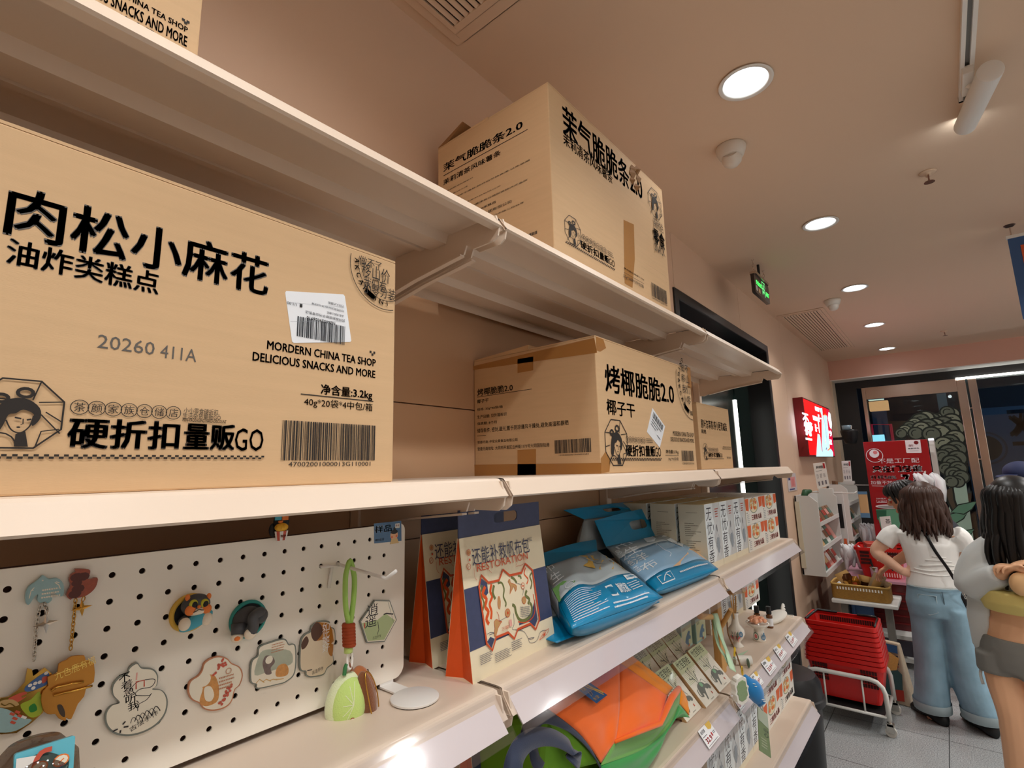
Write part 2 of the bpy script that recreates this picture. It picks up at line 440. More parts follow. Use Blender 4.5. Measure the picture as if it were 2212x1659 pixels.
# the street outside at night
m_navy = mat('navy_hoarding', (40, 70, 104), .5); m_brush = mat('brush_black', (6, 7, 10), .6)
YX = 11.2
a_ = onX(2100, 1000, YX).y
struct('wall_outside', MB().use(mat('outside_dark', (34, 42, 56), .8)).box(YX+.6, YX+.7, -7, 5, 0, 5).box(XE+.4, YX+.7, -7, 5, 5, 5.05), None)
hb = thing('hoarding', 'dark blue hoarding with black brush writing outside the glass front', 'hoarding', (YX, a_-2, 0))
MB().box(YX, YX+.04, a_-4, a_+.05, 0, onX(2150, 880, YX).z).build('board', m_navy, hb)
fr = Frame((YX, 0, 0), (0, -1, 0), (0, 0, 1)); ik = Ink(fr.P, .002, .0004)
ik.text(m_brush, '双', *fr.at(2182, 944), h=.42, bold=.05); ik.text(m_brush, '丁', *fr.at(2196, 1005), h=.36, bold=.06)
cu, cv = fr.at(2128, 968); ik.disc(m_brush, cu, cv, .2, 40); ik.ring(mat('navy_ring', (30, 50, 74), .5), cu, cv, .25, .03, 40)
ik.build('brush_writing', hb)
# lit shop fronts across the street
YS = 10.6
def far(name, label, cat, q0, q1, m, dep=.15):
    a = onX(*q0, YS); b = onX(*q1, YS)
    o = MB().box(YS, YS+dep, b.y, a.y, b.z, a.z).build(name, m); tag(o, label, cat); return o
m_far1 = mat('far_sign_white', (190, 225, 225), .5, emit=.8); m_far2 = mat('far_sign_amber', (235, 175, 120), .5, emit=.9)
m_far3 = mat('far_screen_cyan', (150, 225, 245), .5, emit=1.6); m_far4 = mat('far_red_neon', (150, 30, 52), .5, emit=.6); m_far5 = mat('far_pillar', (118, 134, 142), .7)
m_far6 = mat('far_blue', (60, 82, 118), .6)
far('street_sign', 'small white lit shop sign seen high through the glass door', 'sign', (1873, 848), (1908, 862), m_far1)
far('street_sign', 'amber lit shop sign seen through the glass door', 'sign', (1876, 868), (1920, 885), m_far2)
far('street_screen', 'cyan lit screen glowing outside, just over the red poster', 'screen', (1884, 940), (1912, 956), m_far3, .06)
o = thing('neon_frame', 'thin red neon frame outside around the cyan screen', 'neon sign', onX(1905, 950, YS+.1))
a = onX(1882, 917, YS+.1); b = onX(1924, 917, YS+.1); c = onX(1926, 990, YS+.1)
MB().tube([(YS+.1, a.y, c.z), a, b, (YS+.1, b.y, c.z)], .022, 6).build('neon_tube', m_far4, o)
far('street_pillar', 'pale grey pillar outside behind the tree mural', 'pillar', (2020, 835), (2068, 1000), m_far5, .3)
o = far('street_facade', 'dim blue shop facade outside behind the neon frame', 'facade', (1870, 846), (1940, 1100), m_far6, .05); o.location.x += .5
la = bpy.data.lights.new('outside_light', 'AREA'); la.energy = 34; la.size = 2.0; la.color = (.7, .85, 1)
lo = bpy.data.objects.new('outside_light', la); COL.objects.link(lo); lo.location = (9.6, -1.0, 4.2); lo.rotation_euler = (0, R(15), 0)  # wide bluish area light above the street, without a fixture

# mural of a pine tree stuck on the glass door
fr = Frame((GX-.005, 0, 0), (0, -1, 0), (0, 0, 1))
mt = [mat('mural_%s' % k, c, .7) for k, c in (('dark', (104, 112, 98)), ('mid', (142, 150, 130)), ('pale', (134, 150, 136)), ('line', (34, 42, 36)), ('trunk', (84, 72, 56)), ('mint', (172, 200, 184)), ('leaf', (104, 150, 124)))]
ik = Ink(fr.P, .001, .00002)
pt = lambda *q: [fr.at(x, y) for x, y in q]
ik.poly(mt[5], pt((2052, 985), (2079, 985), (2112, 1230), (2120, 1330), (2070, 1330), (2062, 1200), (2050, 1100)))
rg = random.Random(4)
blobs = [(2042, 900, 10), (2028, 908, 11), (2015, 906, 10), (2000, 903, 11), (1988, 909, 12), (1976, 916, 10), (1965, 922, 9), (1955, 930, 9), (1946, 936, 8), (2056, 894, 10), (2046, 890, 9), (2056, 910, 12),
         (2038, 917, 13), (2020, 920, 12), (2004, 922, 13), (1990, 927, 12), (1978, 936, 10), (2062, 925, 13), (2048, 932, 14), (2030, 936, 14), (2012, 938, 12), (2064, 946, 12), (2052, 955, 12), (2038, 960, 12), (2066, 970, 13),
         (2050, 978, 13), (2036, 985, 10), (2068, 990, 12), (2056, 1000, 12), (2044, 1012, 10), (2070, 1012, 11), (2060, 1024, 11), (2076, 1030, 10), (2068, 1040, 9), (2054, 1040, 9)]
for i, (x, y, r) in enumerate(blobs):
    u, v = fr.at(x, y); rr = r*.0077
    ik.disc(mt[3], u, v, rr*1.12, 18); ik.disc(mt[i % 2 if i < 24 else 0], u, v, rr*.9, 18)
    ik.stroke(mt[3], arc((u, v), rr*.55, 20+rg.random()*60, 170+rg.random()*60, 6), .012)
for i, q in enumerate([((2040, 1060), (2058, 1052), (2062, 1080), (2072, 1110), (2060, 1108), (2048, 1085))]):
    ik.poly(mt[4], pt(*q)); ik.stroke(mt[3], pt(*q), .02, True)
for x, y in ((2072, 1120), (2084, 1160), (2090, 1100), (2100, 1180)):
    u, v = fr.at(x, y); L = [(u-.16, v-.04), (u-.08, v+.05), (u+.1, v+.1), (u+.04, v), (u-.04, v-.06)]
    ik.poly(mt[6], L); ik.stroke(mt[3], L, .012, True)
ik.build('tree_mural', d1)

# ------------------------------------------------------------------ things on the ceiling
def downlight(x, y, w, visible, label, deep=True):
    t = thing('downlight', label, 'ceiling light', (x, y, CEIL), group='recessed downlights in the ceiling')
    MB().lathe([(.079, .0), (.091, -.004), (.093, -.006), (.091, -.0075), (.078, -.007), (.074, .0), (.072, .045)], 40, (x, y, CEIL), cap=False).build('trim_ring', m_white, t, smooth=True)
    if deep: MB().lathe([(0, 0), (.0715, 0), (.0715, .004), (0, .004)], 32, (x, y, CEIL+.036)).build('diffuser', m_lamp, t)
    else: MB().lathe([(0, -.014), (.03, -.012), (.052, -.006), (.062, 0), (.0715, .004)], 32, (x, y, CEIL)).build('diffuser', m_lamp, t, smooth=True)
    l = bpy.data.lights.new('downlight_beam', 'SPOT'); l.energy = w; l.spot_size = R(140); l.spot_blend = .8; l.shadow_soft_size = .07; l.color = LAMP_COL
    lo = bpy.data.objects.new('downlight_beam', l); COL.objects.link(lo); lo.location = (0, 0, -.012); lo.parent = t
where = ['behind the camera, second back', 'just behind the camera', 'largest, nearest the camera', 'second nearest, beside the ceiling camera', 'third nearest, by the far ceiling camera', 'fourth, over the far grille', 'farthest, by the far beam']
for (x, y), q, w_ in zip(DOWN, where, DOWN_W): downlight(x, y, w_, True, 'round recessed downlight in the ceiling, '+q, x < 4)
for k, (x, y) in enumerate(FILL_LAMPS): downlight(x, y, FILL_W[k], False, 'round recessed downlight over the aisle behind the camera')

def ceiling_camera(px, py, yawd, label):
    c = onZ(px, py, CEIL)
    t = thing('security_camera', label, 'security camera', c, yawd, group='dome cameras on the ceiling')
    M = Matrix.Translation(c) @ Matrix.Rotation(yawd, 4, 'Z')
    m_cam = mat('camera_plastic', (222, 214, 204), .35)
    MB(M).lathe([(.06, 0), (.062, -.006), (.06, -.02), (.05, -.045), (.04, -.05)], 36).build('base', m_cam, t, smooth=True)
    T = Matrix.Translation((.006, 0, -.058)) @ Matrix.Rotation(R(-58), 4, 'Y')
    MB(M @ T).lathe([(.0, -.034), (.02, -.03), (.036, -.015), (.041, 0), (.04, .012), (.034, .03), (.031, .036), (0, .036)], 36).build('dome', m_cam, t, smooth=True, auto=50)
    for s in (-1, 1):
        MB(M @ T).lathe([(0, .0362), (.011, .0362), (.011, .0385), (0, .0385)], 20, (0, s*.0155, 0)).build('lens', m_black, t)
    fr = Frame(M @ V(.0, .0585, -.017), M.to_3x3() @ V(-1, 0, 0), M.to_3x3() @ V(0, -.2, 1)); 
    return t
ceiling_camera(1578, 318, R(5), 'white dome security camera nearest, below the largest downlight')
ceiling_camera(1798, 648, R(-140), 'white dome security camera with two dark lenses by the far grille')

def sprinkler(px, py, label, k=1.0):
    c = onZ(px, py, CEIL); t = thing('sprinkler', label, 'sprinkler', c, group='fire sprinklers on the ceiling')
    mb_ = mat('sprinkler_brass', (150, 110, 92), .35, .9)
    MB().lathe([(.034, 0), (.036, -.003), (.026, -.007), (.012, -.009), (.011, -.022)], 20, c).build('escutcheon', m_ceil, t, smooth=True)
    for s in (-1, 1): MB().tube([c+V(s*.01, 0, -.018), c+V(s*.017, 0, -.032), c+V(s*.006, 0, -.05)], .0028, 6).build('yoke', mb_, t)
    MB().tube([c+V(0, 0, -.02), c+V(0, 0, -.048)], .003, 6).build('bulb', mat('red_bulb', (150, 30, 20), .2), t)
    MB().lathe([(0, -.05), (.02, -.05), (.022, -.053), (0, -.055)], 16, c).build('deflector', mb_, t)
sprinkler(2004, 372, 'brass fire sprinkler on the ceiling between track light and camera')
sprinkler(2040, 715, 'small fire sprinkler on the far ceiling near the beam')

def grille(x0, x1, y0, y1, n, label):
    t = thing('air_grille', label, 'air vent', ((x0+x1)/2, (y0+y1)/2, CEIL), group='air grilles in the ceiling')
    def ring(a0, a1, z0, z1):
        mb = MB()
        (ax0, ax1, ay0, ay1), (bx0_, bx1_, by0, by1) = a0, a1
        mb.box(ax0, ax1, ay0, by0, z0, z1).box(ax0, ax1, by1, ay1, z0, z1).box(ax0, bx0_, by0, by1, z0, z1).box(bx1_, ax1, by0, by1, z0, z1)
        return mb
    i1, i2 = .038, .064
    A = (x0, x1, y0, y1); B = (x0+i1, x1-i1, y0+i1*.72, y1-i1*.72); C_ = (x0+i2, x1-i2, y0+i2*.72, y1-i2*.72)
    ring(A, B, CEIL-.006, CEIL).build('outer_frame', m_ceil, t, bevel=.002)
    B2 = (B[0]+.002, B[1]-.002, B[2]+.002, B[3]-.002)
    ring(B2, C_, CEIL-.009, CEIL-.001).build('inner_frame', m_ceil, t, bevel=.001)
    MB().box(C_[0], C_[1], C_[2], C_[3], CEIL-.0015, CEIL-.0005).build('cavity', mat('grille_shade', (40, 24, 16), .9), t)  # flat dark plate, its colour standing for the shade between the slats
    mb = MB(); w = (C_[3]-C_[2])/n
    for i in range(n):
        y = C_[2]+w*i; mb.hexa([(C_[0], y+w*.02, CEIL-.004), (C_[1], y+w*.02, CEIL-.004), (C_[1], y+w*.66, CEIL-.009), (C_[0], y+w*.66, CEIL-.009),
                                (C_[0], y+w*.04, CEIL-.002), (C_[1], y+w*.04, CEIL-.002), (C_[1], y+w*.7, CEIL-.005), (C_[0], y+w*.7, CEIL-.005)])
    mb.build('slats', m_ceil, t)
c1 = onZ(989, 97, CEIL); grille(c1.x-1.95, c1.x, c1.y-.36, c1.y, 12, 'long slatted air grille in the ceiling at the top edge, over the boxes')
v1 = onZ(1681, 683, CEIL); v2 = onZ(1776, 665, CEIL); v3 = onZ(1771, 756, CEIL)
grille(v1.x-.02, v3.x+.08, v2.y-.01, v1.y+.01, 12, 'slatted air grille in the far ceiling by the exit sign')

# exit sign hanging on chains
a = onZ(1627, 552, CEIL)
ey = .84; p_tl = onY(1623, 590, ey); p_tr = onY(1655, 617, ey); p_bl = onY(1630, 632, ey); p_br = onY(1661, 660, ey)
ex0, ex1 = (p_tl.x+p_bl.x)/2, (p_tr.x+p_br.x)/2; ez0, ez1 = (p_bl.z+p_br.z)/2, (p_tl.z+p_tr.z)/2
t = thing('exit_sign', 'hanging emergency exit sign with green running figure on dark panel', 'exit sign', ((ex0+ex1)/2, ey, ez0))
MB().prism(rrect(ex0, ez0, ex1, ez1, .015), lambda u, v, k: V(u, ey-.011+.022*k, v)).build('panel', mat('sign_panel', (52, 44, 42), .25), t)
MB().box(ex0+.02, ex1-.02, ey-.02, ey+.02, ez1-.002, ez1+.018).build('top_rail', m_chrome, t)
fr = Frame((ex0, ey-.0112, ez0), (1, 0, 0), (0, 0, 1)); ik = Ink(fr.P); W, H = ex1-ex0, ez1-ez0
mg = mat('sign_green', (110, 235, 140), .5, emit=1.1)
ik.text(mg, '安全出口', W*.1, H*.48, W*.5, H*.72, bold=.01); ik.text(mg, 'EXIT', W*.74, H*.3, W*.95, H*.52, bold=.02)
ik.stroke(mg, [(W*.5, H*.3), (W*.5, H*.9), (W*.7, H*.9), (W*.7, H*.62)], .008); ik.disc(mg, W*.6, H*.72, .012, 12)
ik.stroke(mg, [(W*.59, H*.62), (W*.61, H*.42), (W*.67, H*.3), (W*.66, H*.16)], .012); ik.stroke(mg, [(W*.61, H*.42), (W*.55, H*.36), (W*.5, H*.22)], .012); ik.stroke(mg, [(W*.52, H*.52), (W*.59, H*.6), (W*.68, H*.5)], .01)
ik.rect(mat('sign_sticker', (225, 190, 140), .5), W*.22, H*.13, W*.34, H*.36); ik.rect(m_white, W*.06, H*.14, W*.15, H*.4)
ik.build('green_symbols', t)
for f in (.14, .86):
    x = ex0+W*f; z = ez1+.015; i = 0; mb = MB()
    while z < CEIL-.01:
        d = V(.006, 0, 0) if i % 2 else V(0, .006, 0)
        mb.tube([V(x, ey, z)+d*math.cos(q*math.pi/4)+V(0, 0, .011+.013*math.sin(q*math.pi/4)) for q in range(8)], .0016, 5, True); z += .021; i += 1
    mb.build('chain', m_chrome, t)
MB().tube([V(ex0+W*.5, ey, ez1), V(ex0+W*.5, ey, CEIL)], .009, 8).build('cable', m_black, t)

# lighting track with a spotlight
tk = thing('light_track', 'white lighting track running along the ceiling at the right', 'light track', (0, TRACK_Y, CEIL))
TE = onZ(2080, 208, CEIL).x
ty0, ty1 = TRACK_Y-.019, TRACK_Y+.019
mb = MB().box(XB, TE, ty0, ty0+.012, CEIL-.024, CEIL).box(XB, TE, ty1-.012, ty1, CEIL-.024, CEIL).box(XB, TE, ty0+.012, ty1-.012, CEIL-.006, CEIL).box(TE-.012, TE, ty0, ty1, CEIL-.024, CEIL)
mb.build('rail', m_white, tk); MB().box(XB, TE-.012, ty0+.012, ty1-.012, CEIL-.0075, CEIL-.006).build('conductor', mat('track_grey', (140, 140, 138), .4), tk)
def spot(x, aim, label, vis=True, top=None, bot=None):
    base = V(x, TRACK_Y, CEIL-.024)
    t = thing('spotlight', label, 'spotlight', base, group='spotlights on the ceiling track')
    if top is None:
        d = (Vector(aim)-V(x, TRACK_Y, CEIL-.14)).normalized(); pv = V(x, TRACK_Y-.03, CEIL-.12); top = pv-d*.07; bot = pv+d*.11
    d = (bot-top).normalized(); L = (bot-top).length
    M = Matrix.Translation(top) @ d.to_track_quat('Z', 'Y').to_matrix().to_4x4()
    MB().box(x-.075, x+.075, TRACK_Y-.016, TRACK_Y+.016, CEIL-.05, CEIL-.018).build('adapter', m_white, t, bevel=.004)
    MB().tube([V(x, TRACK_Y, CEIL-.048), (V(x, TRACK_Y, CEIL-.048)+top+d*L*.33)/2+V(0, .0, .004), top+d*L*.36], .011, 10).build('arm', m_white, t, smooth=True)
    MB(M).lathe([(0, 0), (.03, 0), (.036, .003), (.0365, .008), (.0365, L), (.0335, L), (.0325, L-.012), (0, L-.02)], 40).build('tube', m_white, t, auto=40)
    MB(M).lathe([(0, L-.006), (.032, L-.006), (.032, L-.003), (0, L-.002)], 32).build('lens', m_lamp, t)
    l = bpy.data.lights.new('spot_beam', 'SPOT'); l.energy = SPOT_W; l.spot_size = R(88); l.spot_blend = .75; l.shadow_soft_size = .035; l.color = LAMP_COL
    lo = bpy.data.objects.new('spot_beam', l); COL.objects.link(lo); q = bot+d*.012
    dl = (Vector(aim)-q).normalized()
    lo.location = q-base; lo.rotation_euler = dl.to_track_quat('-Z', 'Y').to_euler(); lo.parent = t
for i, (x, aim) in enumerate(SPOTS):
    if i == len(SPOTS)-1:
        tp = onY(2140, 152, TRACK_Y-.05); bt = onY(2085, 272, TRACK_Y+.0)
        spot(x, aim, 'white cylinder spotlight on the track at the upper right', True, tp, bt)
    else: spot(x, aim, 'white cylinder spotlight on the track above the camera')
# ------------------------------------------------------------------ shelving
m_cream = mat('cream_steel', (224, 206, 188), .38, spec=.5)
m_creamp = mat('cream_panel', (196, 158, 124), .5)
m_rail = mat('label_strip', (232, 222, 222), .3)
def clear_mat(name, tint, rough=.05, mix=.12):
    m = bpy.data.materials.new(name); m.use_nodes = True; nt = m.node_tree
    for n in list(nt.nodes): nt.nodes.remove(n)
    o = nt.nodes.new('ShaderNodeOutputMaterial'); t = nt.nodes.new('ShaderNodeBsdfTransparent'); gl = nt.nodes.new('ShaderNodeBsdfGlossy'); gl.inputs['Roughness'].default_value = rough
    t.inputs[0].default_value = tint
    lw = nt.nodes.new('ShaderNodeLayerWeight'); lw.inputs[0].default_value = .25
    ma = nt.nodes.new('ShaderNodeMath'); ma.operation = 'MULTIPLY_ADD'; ma.inputs[1].default_value = .12; ma.inputs[2].default_value = mix*.5
    mx = nt.nodes.new('ShaderNodeMixShader')
    nt.links.new(lw.outputs['Fresnel'], ma.inputs[0]); nt.links.new(ma.outputs[0], mx.inputs[0]); nt.links.new(t.outputs[0], mx.inputs[1]); nt.links.new(gl.outputs[0], mx.inputs[2]); nt.links.new(mx.outputs[0], o.inputs[0])
    return m
m_clear = clear_mat('clear_channel', (.985, .985, .995, 1), .1, .1)
BAYS = [(-.398, .709), (.7215, 1.829), (1.8415, 2.938)]
UPX = [-.405, .715, 1.835, 2.944]
YB = YW-.02            # face of the back panel
DZ = [2.146, 1.638, 1.284, .916, .544, .17]
sh = thing('shelving_unit', 'cream steel wall shelving of three bays holding the boxes and gifts', 'shelf', (1.3, .9, 0))
for x in UPX:
    mb = MB().box(x-.018, x+.018, YB-.035, YB, .0, 2.2)
    mb.build('upright', m_cream, sh, bevel=.003)
for a, b in BAYS:
    mb = MB(); z = .1; k = 0
    while z < 2.18:
        h = min(.3455, 2.19-z); mb.box(a+.012, b-.012, YB, YB+.012, z+.0012, z+h-.0012); z += .3465
    mb.use(m_creamp).build('back_panel', m_creamp, sh)
for li, z in enumerate(DZ):
    for bi, (a, b) in enumerate(BAYS):
        rail = li >= 2
        yn = .632 if rail else .6185; zn = z-.013 if rail else z-.005     # top of the sloping nose
        yl, zl = (.612, z-.04) if rail else (.6, z-.031)
        # cross-section of the folded steel deck, going round from the back
        sec = [(YB-.037, z-.03), (YB-.037, z), (yn+.012, z), (yn+.004, z-.0012), (yn, zn), (yl, zl), (yl+.004, zl-.003), (yl+.022, zl-.003), (yl+.022, zl-.001), (yl+.006, zl-.001), (yn+.003, zn-.002), (yn+.009, z-.002),
               (.745, z-.002), (.752, z-.022), (.8, z-.022), (.807, z-.002), (.815, z-.002), (.822, z-.014), (.835, z-.014), (.842, z-.002), (.92, z-.002), (.927, z-.022), (.975, z-.022), (.982, z-.002), (YB-.039, z-.002), (YB-.039, z-.03)]
        mb = MB(); n = len(sec)
        mb.add([(a, y, q) for y, q in sec]+[(b, y, q) for y, q in sec], [(i, (i+1) % n, n+(i+1) % n, n+i) for i in range(n)])
        s = mb.build('shelf', m_cream, sh)
        if li < 5:
            for x in (a+.004, b-.004):
                pr = [(YB-.02, z-.1), (YB-.02, z-.003), (yl+.012, z-.006), (yl+.004, zl-.002), (yl+.008, zl-.018), (yl+.02, zl-.026), (yl+.075, zl-.026), (yl+.083, zl-.019), (yl+.092, zl-.012), (yl+.1, zl-.03), (yl+.25, z-.075), (YB-.09, z-.095), (YB-.06, z-.105)]
                MB().prism(pr, lambda u, v, t: V(x-.0018+.0036*t, u, v)).build('bracket', m_cream, s)
                if li < 2 or li == 2:
                    sx = 1 if x == a+.004 else -1
                    MB().prism([(yl+.1, zl-.032), (yl+.25, z-.077), (YB-.09, z-.097), (YB-.09, z-.101), (yl+.25, z-.081), (yl+.1, zl-.036)], lambda u, v, t: V(x+sx*.012*t, u, v)).build('bracket_flange', m_cream, s)
        if rail:
            # price rail: a pale strip behind a clear sloping channel
            def rl(u, v, t, w0=0.0): return None
            A = V(0, .6315, z-.014); B_ = V(0, .5995, z-.053); nn = V(0, -(A.z-B_.z), -(B_.y-A.y)).normalized(); nn = V(0, -.77, .63)
            x0, x1 = a+.012, b-.014
            mb = MB().hexa([V(x0, 0, 0)+A, V(x1, 0, 0)+A, V(x1, 0, 0)+A-nn*.002, V(x0, 0, 0)+A-nn*.002, V(x0, 0, 0)+B_, V(x1, 0, 0)+B_, V(x1, 0, 0)+B_-nn*.002, V(x0, 0, 0)+B_-nn*.002])
            mb.build('label_strip', m_rail, s)
            x0, x1 = a+.004, b-.004
            A2 = A+V(0, .008, .012); B2 = B_+V(0, -.008, -.011)
            pts = [A2+nn*.002, A+nn*.0035, B_+nn*.0045, B2+nn*.004, B2+nn*.001, B_+nn*.0005]
            mb = MB(); k = 4
            mb.add([V(x0, p.y, p.z) for p in pts]+[V(x1, p.y, p.z) for p in pts], [(i, i+1, 7+i, 6+i) for i in range(5)])
            o = mb.build('price_rail', m_clear, s, solid=.0012)
# ------------------------------------------------------------------ cardboard boxes
m_card = mat('cardboard', (212, 178, 138), .75, spec=.25, noise=(9, .06, (1, 1, 14)), bump=(120, .08))
m_cardin = mat('cardboard_edge', (150, 110, 70), .85)
m_ink = mat('box_ink', (52, 48, 46), .7, spec=.2)
m_inkg = mat('box_ink_grey', (98, 94, 90), .6, spec=.3)
m_inks = mat('stamp_grey', (128, 112, 90), .7)
m_tape = mat('brown_tape', (176, 124, 66), .18, spec=.6, coat=.5)
m_label = mat('label_white', (238, 242, 248), .35)
class BInk(Ink):
    """print on a box face with corners taken as pixel pairs: bottom-left and top-right of each line of writing"""
    def __init__(s, fr): Ink.__init__(s, fr.P); s.fr = fr
    def t(s, txt, x0, y0, x1, y1, m=None, bold=.012, **k):
        a = s.fr.at(x0, y0); b = s.fr.at(x1, y1); return s.text(m or m_ink, txt, a[0], a[1], b[0], b[1], bold=bold, **k)
    def ln(s, x0, y0, x1, y1, w, m=None):
        a = s.fr.at(x0, y0); b = s.fr.at(x1, y1); return s.rect(m or m_ink, a[0], a[1]-w/2, b[0], a[1]+w/2)
def lady(ik, m, cu, cv, s, clipu=None):
    """octagon badge with a woman's head, half-width s"""
    ik.sub('badge_logo')
    k = s*.42; w = s*.05
    O = [(-s, -k), (-k, -s), (k, -s), (s, -k), (s, k), (k, s), (-k, s), (-s, k)]
    q = lambda L: [(cu+x, cv+y) for x, y in L]
    ik.stroke(m, q(O), w, True)
    for L in ([(-s, k), (-.3*s, .4*s)], [(s, k), (.42*s, .36*s)], [(k, s), (.28*s, .42*s)], [(-s, -.2*s), (-.6*s, -.12*s)], [(s, -.2*s), (.6*s, .08*s)], [(.45*s, -s), (.55*s, -.5*s), (.95*s, -k)], [(.5*s, 0), (.98*s, -.55*s)]): ik.stroke(m, q(L), w*.7)
    H = spline([(-.55*s, -.5*s), (-.5*s, 0), (-.35*s, .3*s), (-.1*s, .45*s), (.2*s, .42*s), (.45*s, .2*s), (.5*s, -.1*s), (.35*s, -.35*s), (.3*s, -.2*s), (.34*s, 0), (.1*s, .12*s), (-.05*s, 0), (-.2*s, -.05*s), (-.28*s, -.35*s), (-.4*s, -.6*s)], 3, True)
    ik.poly(m, q(H[:-1]))
    for c, r in (((.1*s, .62*s), .17*s), ((-.4*s, .42*s), .15*s)): ik.ring(m, cu+c[0], cv+c[1], r, s*.09, 14, r*.75)
    ik.stroke(m, q(spline([(-.24*s, -.2*s), (-.1*s, -.48*s), (.1*s, -.56*s), (.28*s, -.36*s), (.34*s, -.05*s)], 4)), w*.7)
    ik.stroke(m, q([(-.06*s, -.12*s), (.08*s, -.15*s)]), w*.9); ik.stroke(m, q([(.2*s, -.18*s), (.3*s, -.15*s)]), w*.9)
    ik.stroke(m, q([(.12*s, -.15*s), (.13*s, -.3*s), (.08*s, -.32*s)]), w*.5); ik.disc(m, cu+.04*s, cv-.4*s, .045*s, 8, .025*s)
    ik.poly(m, q([(0, -.6*s), (.2*s, -.5*s), (.3*s, -.96*s), (.0*s, -.96*s)])); ik.stroke(m, q(arc((-.35*s, -.95*s), .38*s, 0, 180, 8)), w*.8); ik.sub()
def go_row(ik, x0, y0, x1, y1, cx0, cy0, cx1, cy1, m=None):
    """the heavy name line 硬折扣量贩GO and the row of ringed characters above it"""
    m = m or m_ink; fr = ik.fr; ik.sub('logo_lettering')
    a = fr.at(x0, y0); b = fr.at(x1, y1); W = b[0]-a[0]
    ik.text(m, '硬折扣', a[0], a[1], a[0]+W*.51, b[1], bold=.03); ik.text(m, '量贩', a[0]+W*.53, a[1], a[0]+W*.82, b[1], bold=.03)
    ik.text(m, 'GO', a[0]+W*.82, a[1], b[0], b[1]-(b[1]-a[1])*.12, bold=.005)
    c = fr.at(cx0, cy0); d = fr.at(cx1, cy1); r = abs(d[0]-c[0])/13.2
    for i, ch in enumerate('茶颜家族仓储店'):
        u = c[0]+r+(d[0]-c[0]-2*r)*i/6; v = (c[1]+d[1])/2
        ik.ring(m, u, v, r*.98, r*.1, 18); ik.text(m, ch, u-r*.62, v-r*.62, u+r*.62, v+r*.62, bold=0.0)
    ik.sub()
def carton(name, label, x0, x1, y0, y1, z0, z1, flapgap=.0, group=None, lift=0.0):
    t = thing(name, label, 'cardboard box', ((x0+x1)/2, (y0+y1)/2, z0), group=group)
    MB().box(x0, x1, y0, y1, z0, z1-.0035).build('carton', m_card, t, bevel=.0022, seg=2)
    yc = (y0+y1)/2
    MB().box(x0+.001, x1-.001, y0+.0005, yc-.001, z1-.0034, z1).build('flap', m_card, t)
    MB().hexa([(x0+.001, yc+.001, z1-.0034), (x1-.001, yc+.001, z1-.0034), (x1-.001, y1-.0005, z1-.0034), (x0+.001, y1-.0005, z1-.0034),
               (x0+.001, yc+.001, z1+lift), (x1-.001, yc+.001, z1+lift), (x1-.001, y1-.0005, z1), (x0+.001, y1-.0005, z1)]).build('flap', m_card, t)
    return t

# --- the large box at the left, second shelf
Y1 = .652; bx1 = onY(852, 800, Y1).x; bz1 = onY(855, 565, Y1).z
b1 = carton('cardboard_box', 'largest cardboard box with white upside-down sticker, at left on the second shelf', -.2, bx1, Y1, 1.0, DZ[1], bz1)
fr = Frame((0, Y1, 0), (1, 0, 0), (0, 0, 1)); ik = BInk(fr)
ik.t('肉松小麻花', 5, 505, 583, 560, m_inkg, .022); ik.t('油炸类糕点', 9, 569, 346, 590, m_inkg, .022)
ik.text(m_inkg, '20260', *fr.at(209, 751), fr.at(334, 752)[0], None, h=fr.at(250, 728)[1]-fr.at(250, 757)[1], bold=0.0)
ik.text(m_inkg, '411A', *fr.at(345, 772), fr.at(424, 772)[0], None, h=fr.at(400, 749)[1]-fr.at(400, 776)[1], bold=0.0)
ik.t('MORDERN CHINA TEA SHOP', 576, 754, 811.5, 776.5, bold=.022); ik.t('DELICIOUS SNACKS AND MORE', 544.7, 779, 810.5, 801, bold=.022)
for x, y in ((800, 760), (808, 762), (804, 766)): u, v = fr.at(x, y); ik.rect(m_ink, u-.0017, v-.0017, u+.0017, v+.0017)
ik.t('净含量:3.2kg', 692, 855, 804, 842.5, bold=.02); ik.ln(649, 851, 806, 868, .0013); ik.t('40g*20袋*4中包/箱', 655.7, 879, 804, 872, bold=.004)
a = fr.at(606, 994.5); b = fr.at(811, 919.5); ik.bars(m_ink, a[0], a[1], b[0], b[1], 62, 3); ik.t('47002001000013G110001', 622, 1008, 799.6, 997.3, bold=0.0)
go_row(ik, 141, 969, 570, 921, 149, 897, 391, 877)
ik.t('小小零食硬折扣,', 395.5, 893, 473, 885.5, bold=0.0); ik.t('生活杂货量贩GO', 393, 904, 476, 896.5, bold=0.0); ik.t('MINI-PACKAGING HARD-DISCOUNT', 393, 910.5, 488, 908, bold=.01)
a = fr.at(-170, 991); b = fr.at(569.5, 984.5); ik.checks(m_ink, a[0], a[1], b[0], b[1], 78)
a = fr.at(135.6, 890); b = fr.at(50, 821); c = fr.at(50, 968); s_ = (b[1]-c[1])/2
lady(ik, m_ink, a[0]-s_, (b[1]+c[1])/2, s_)
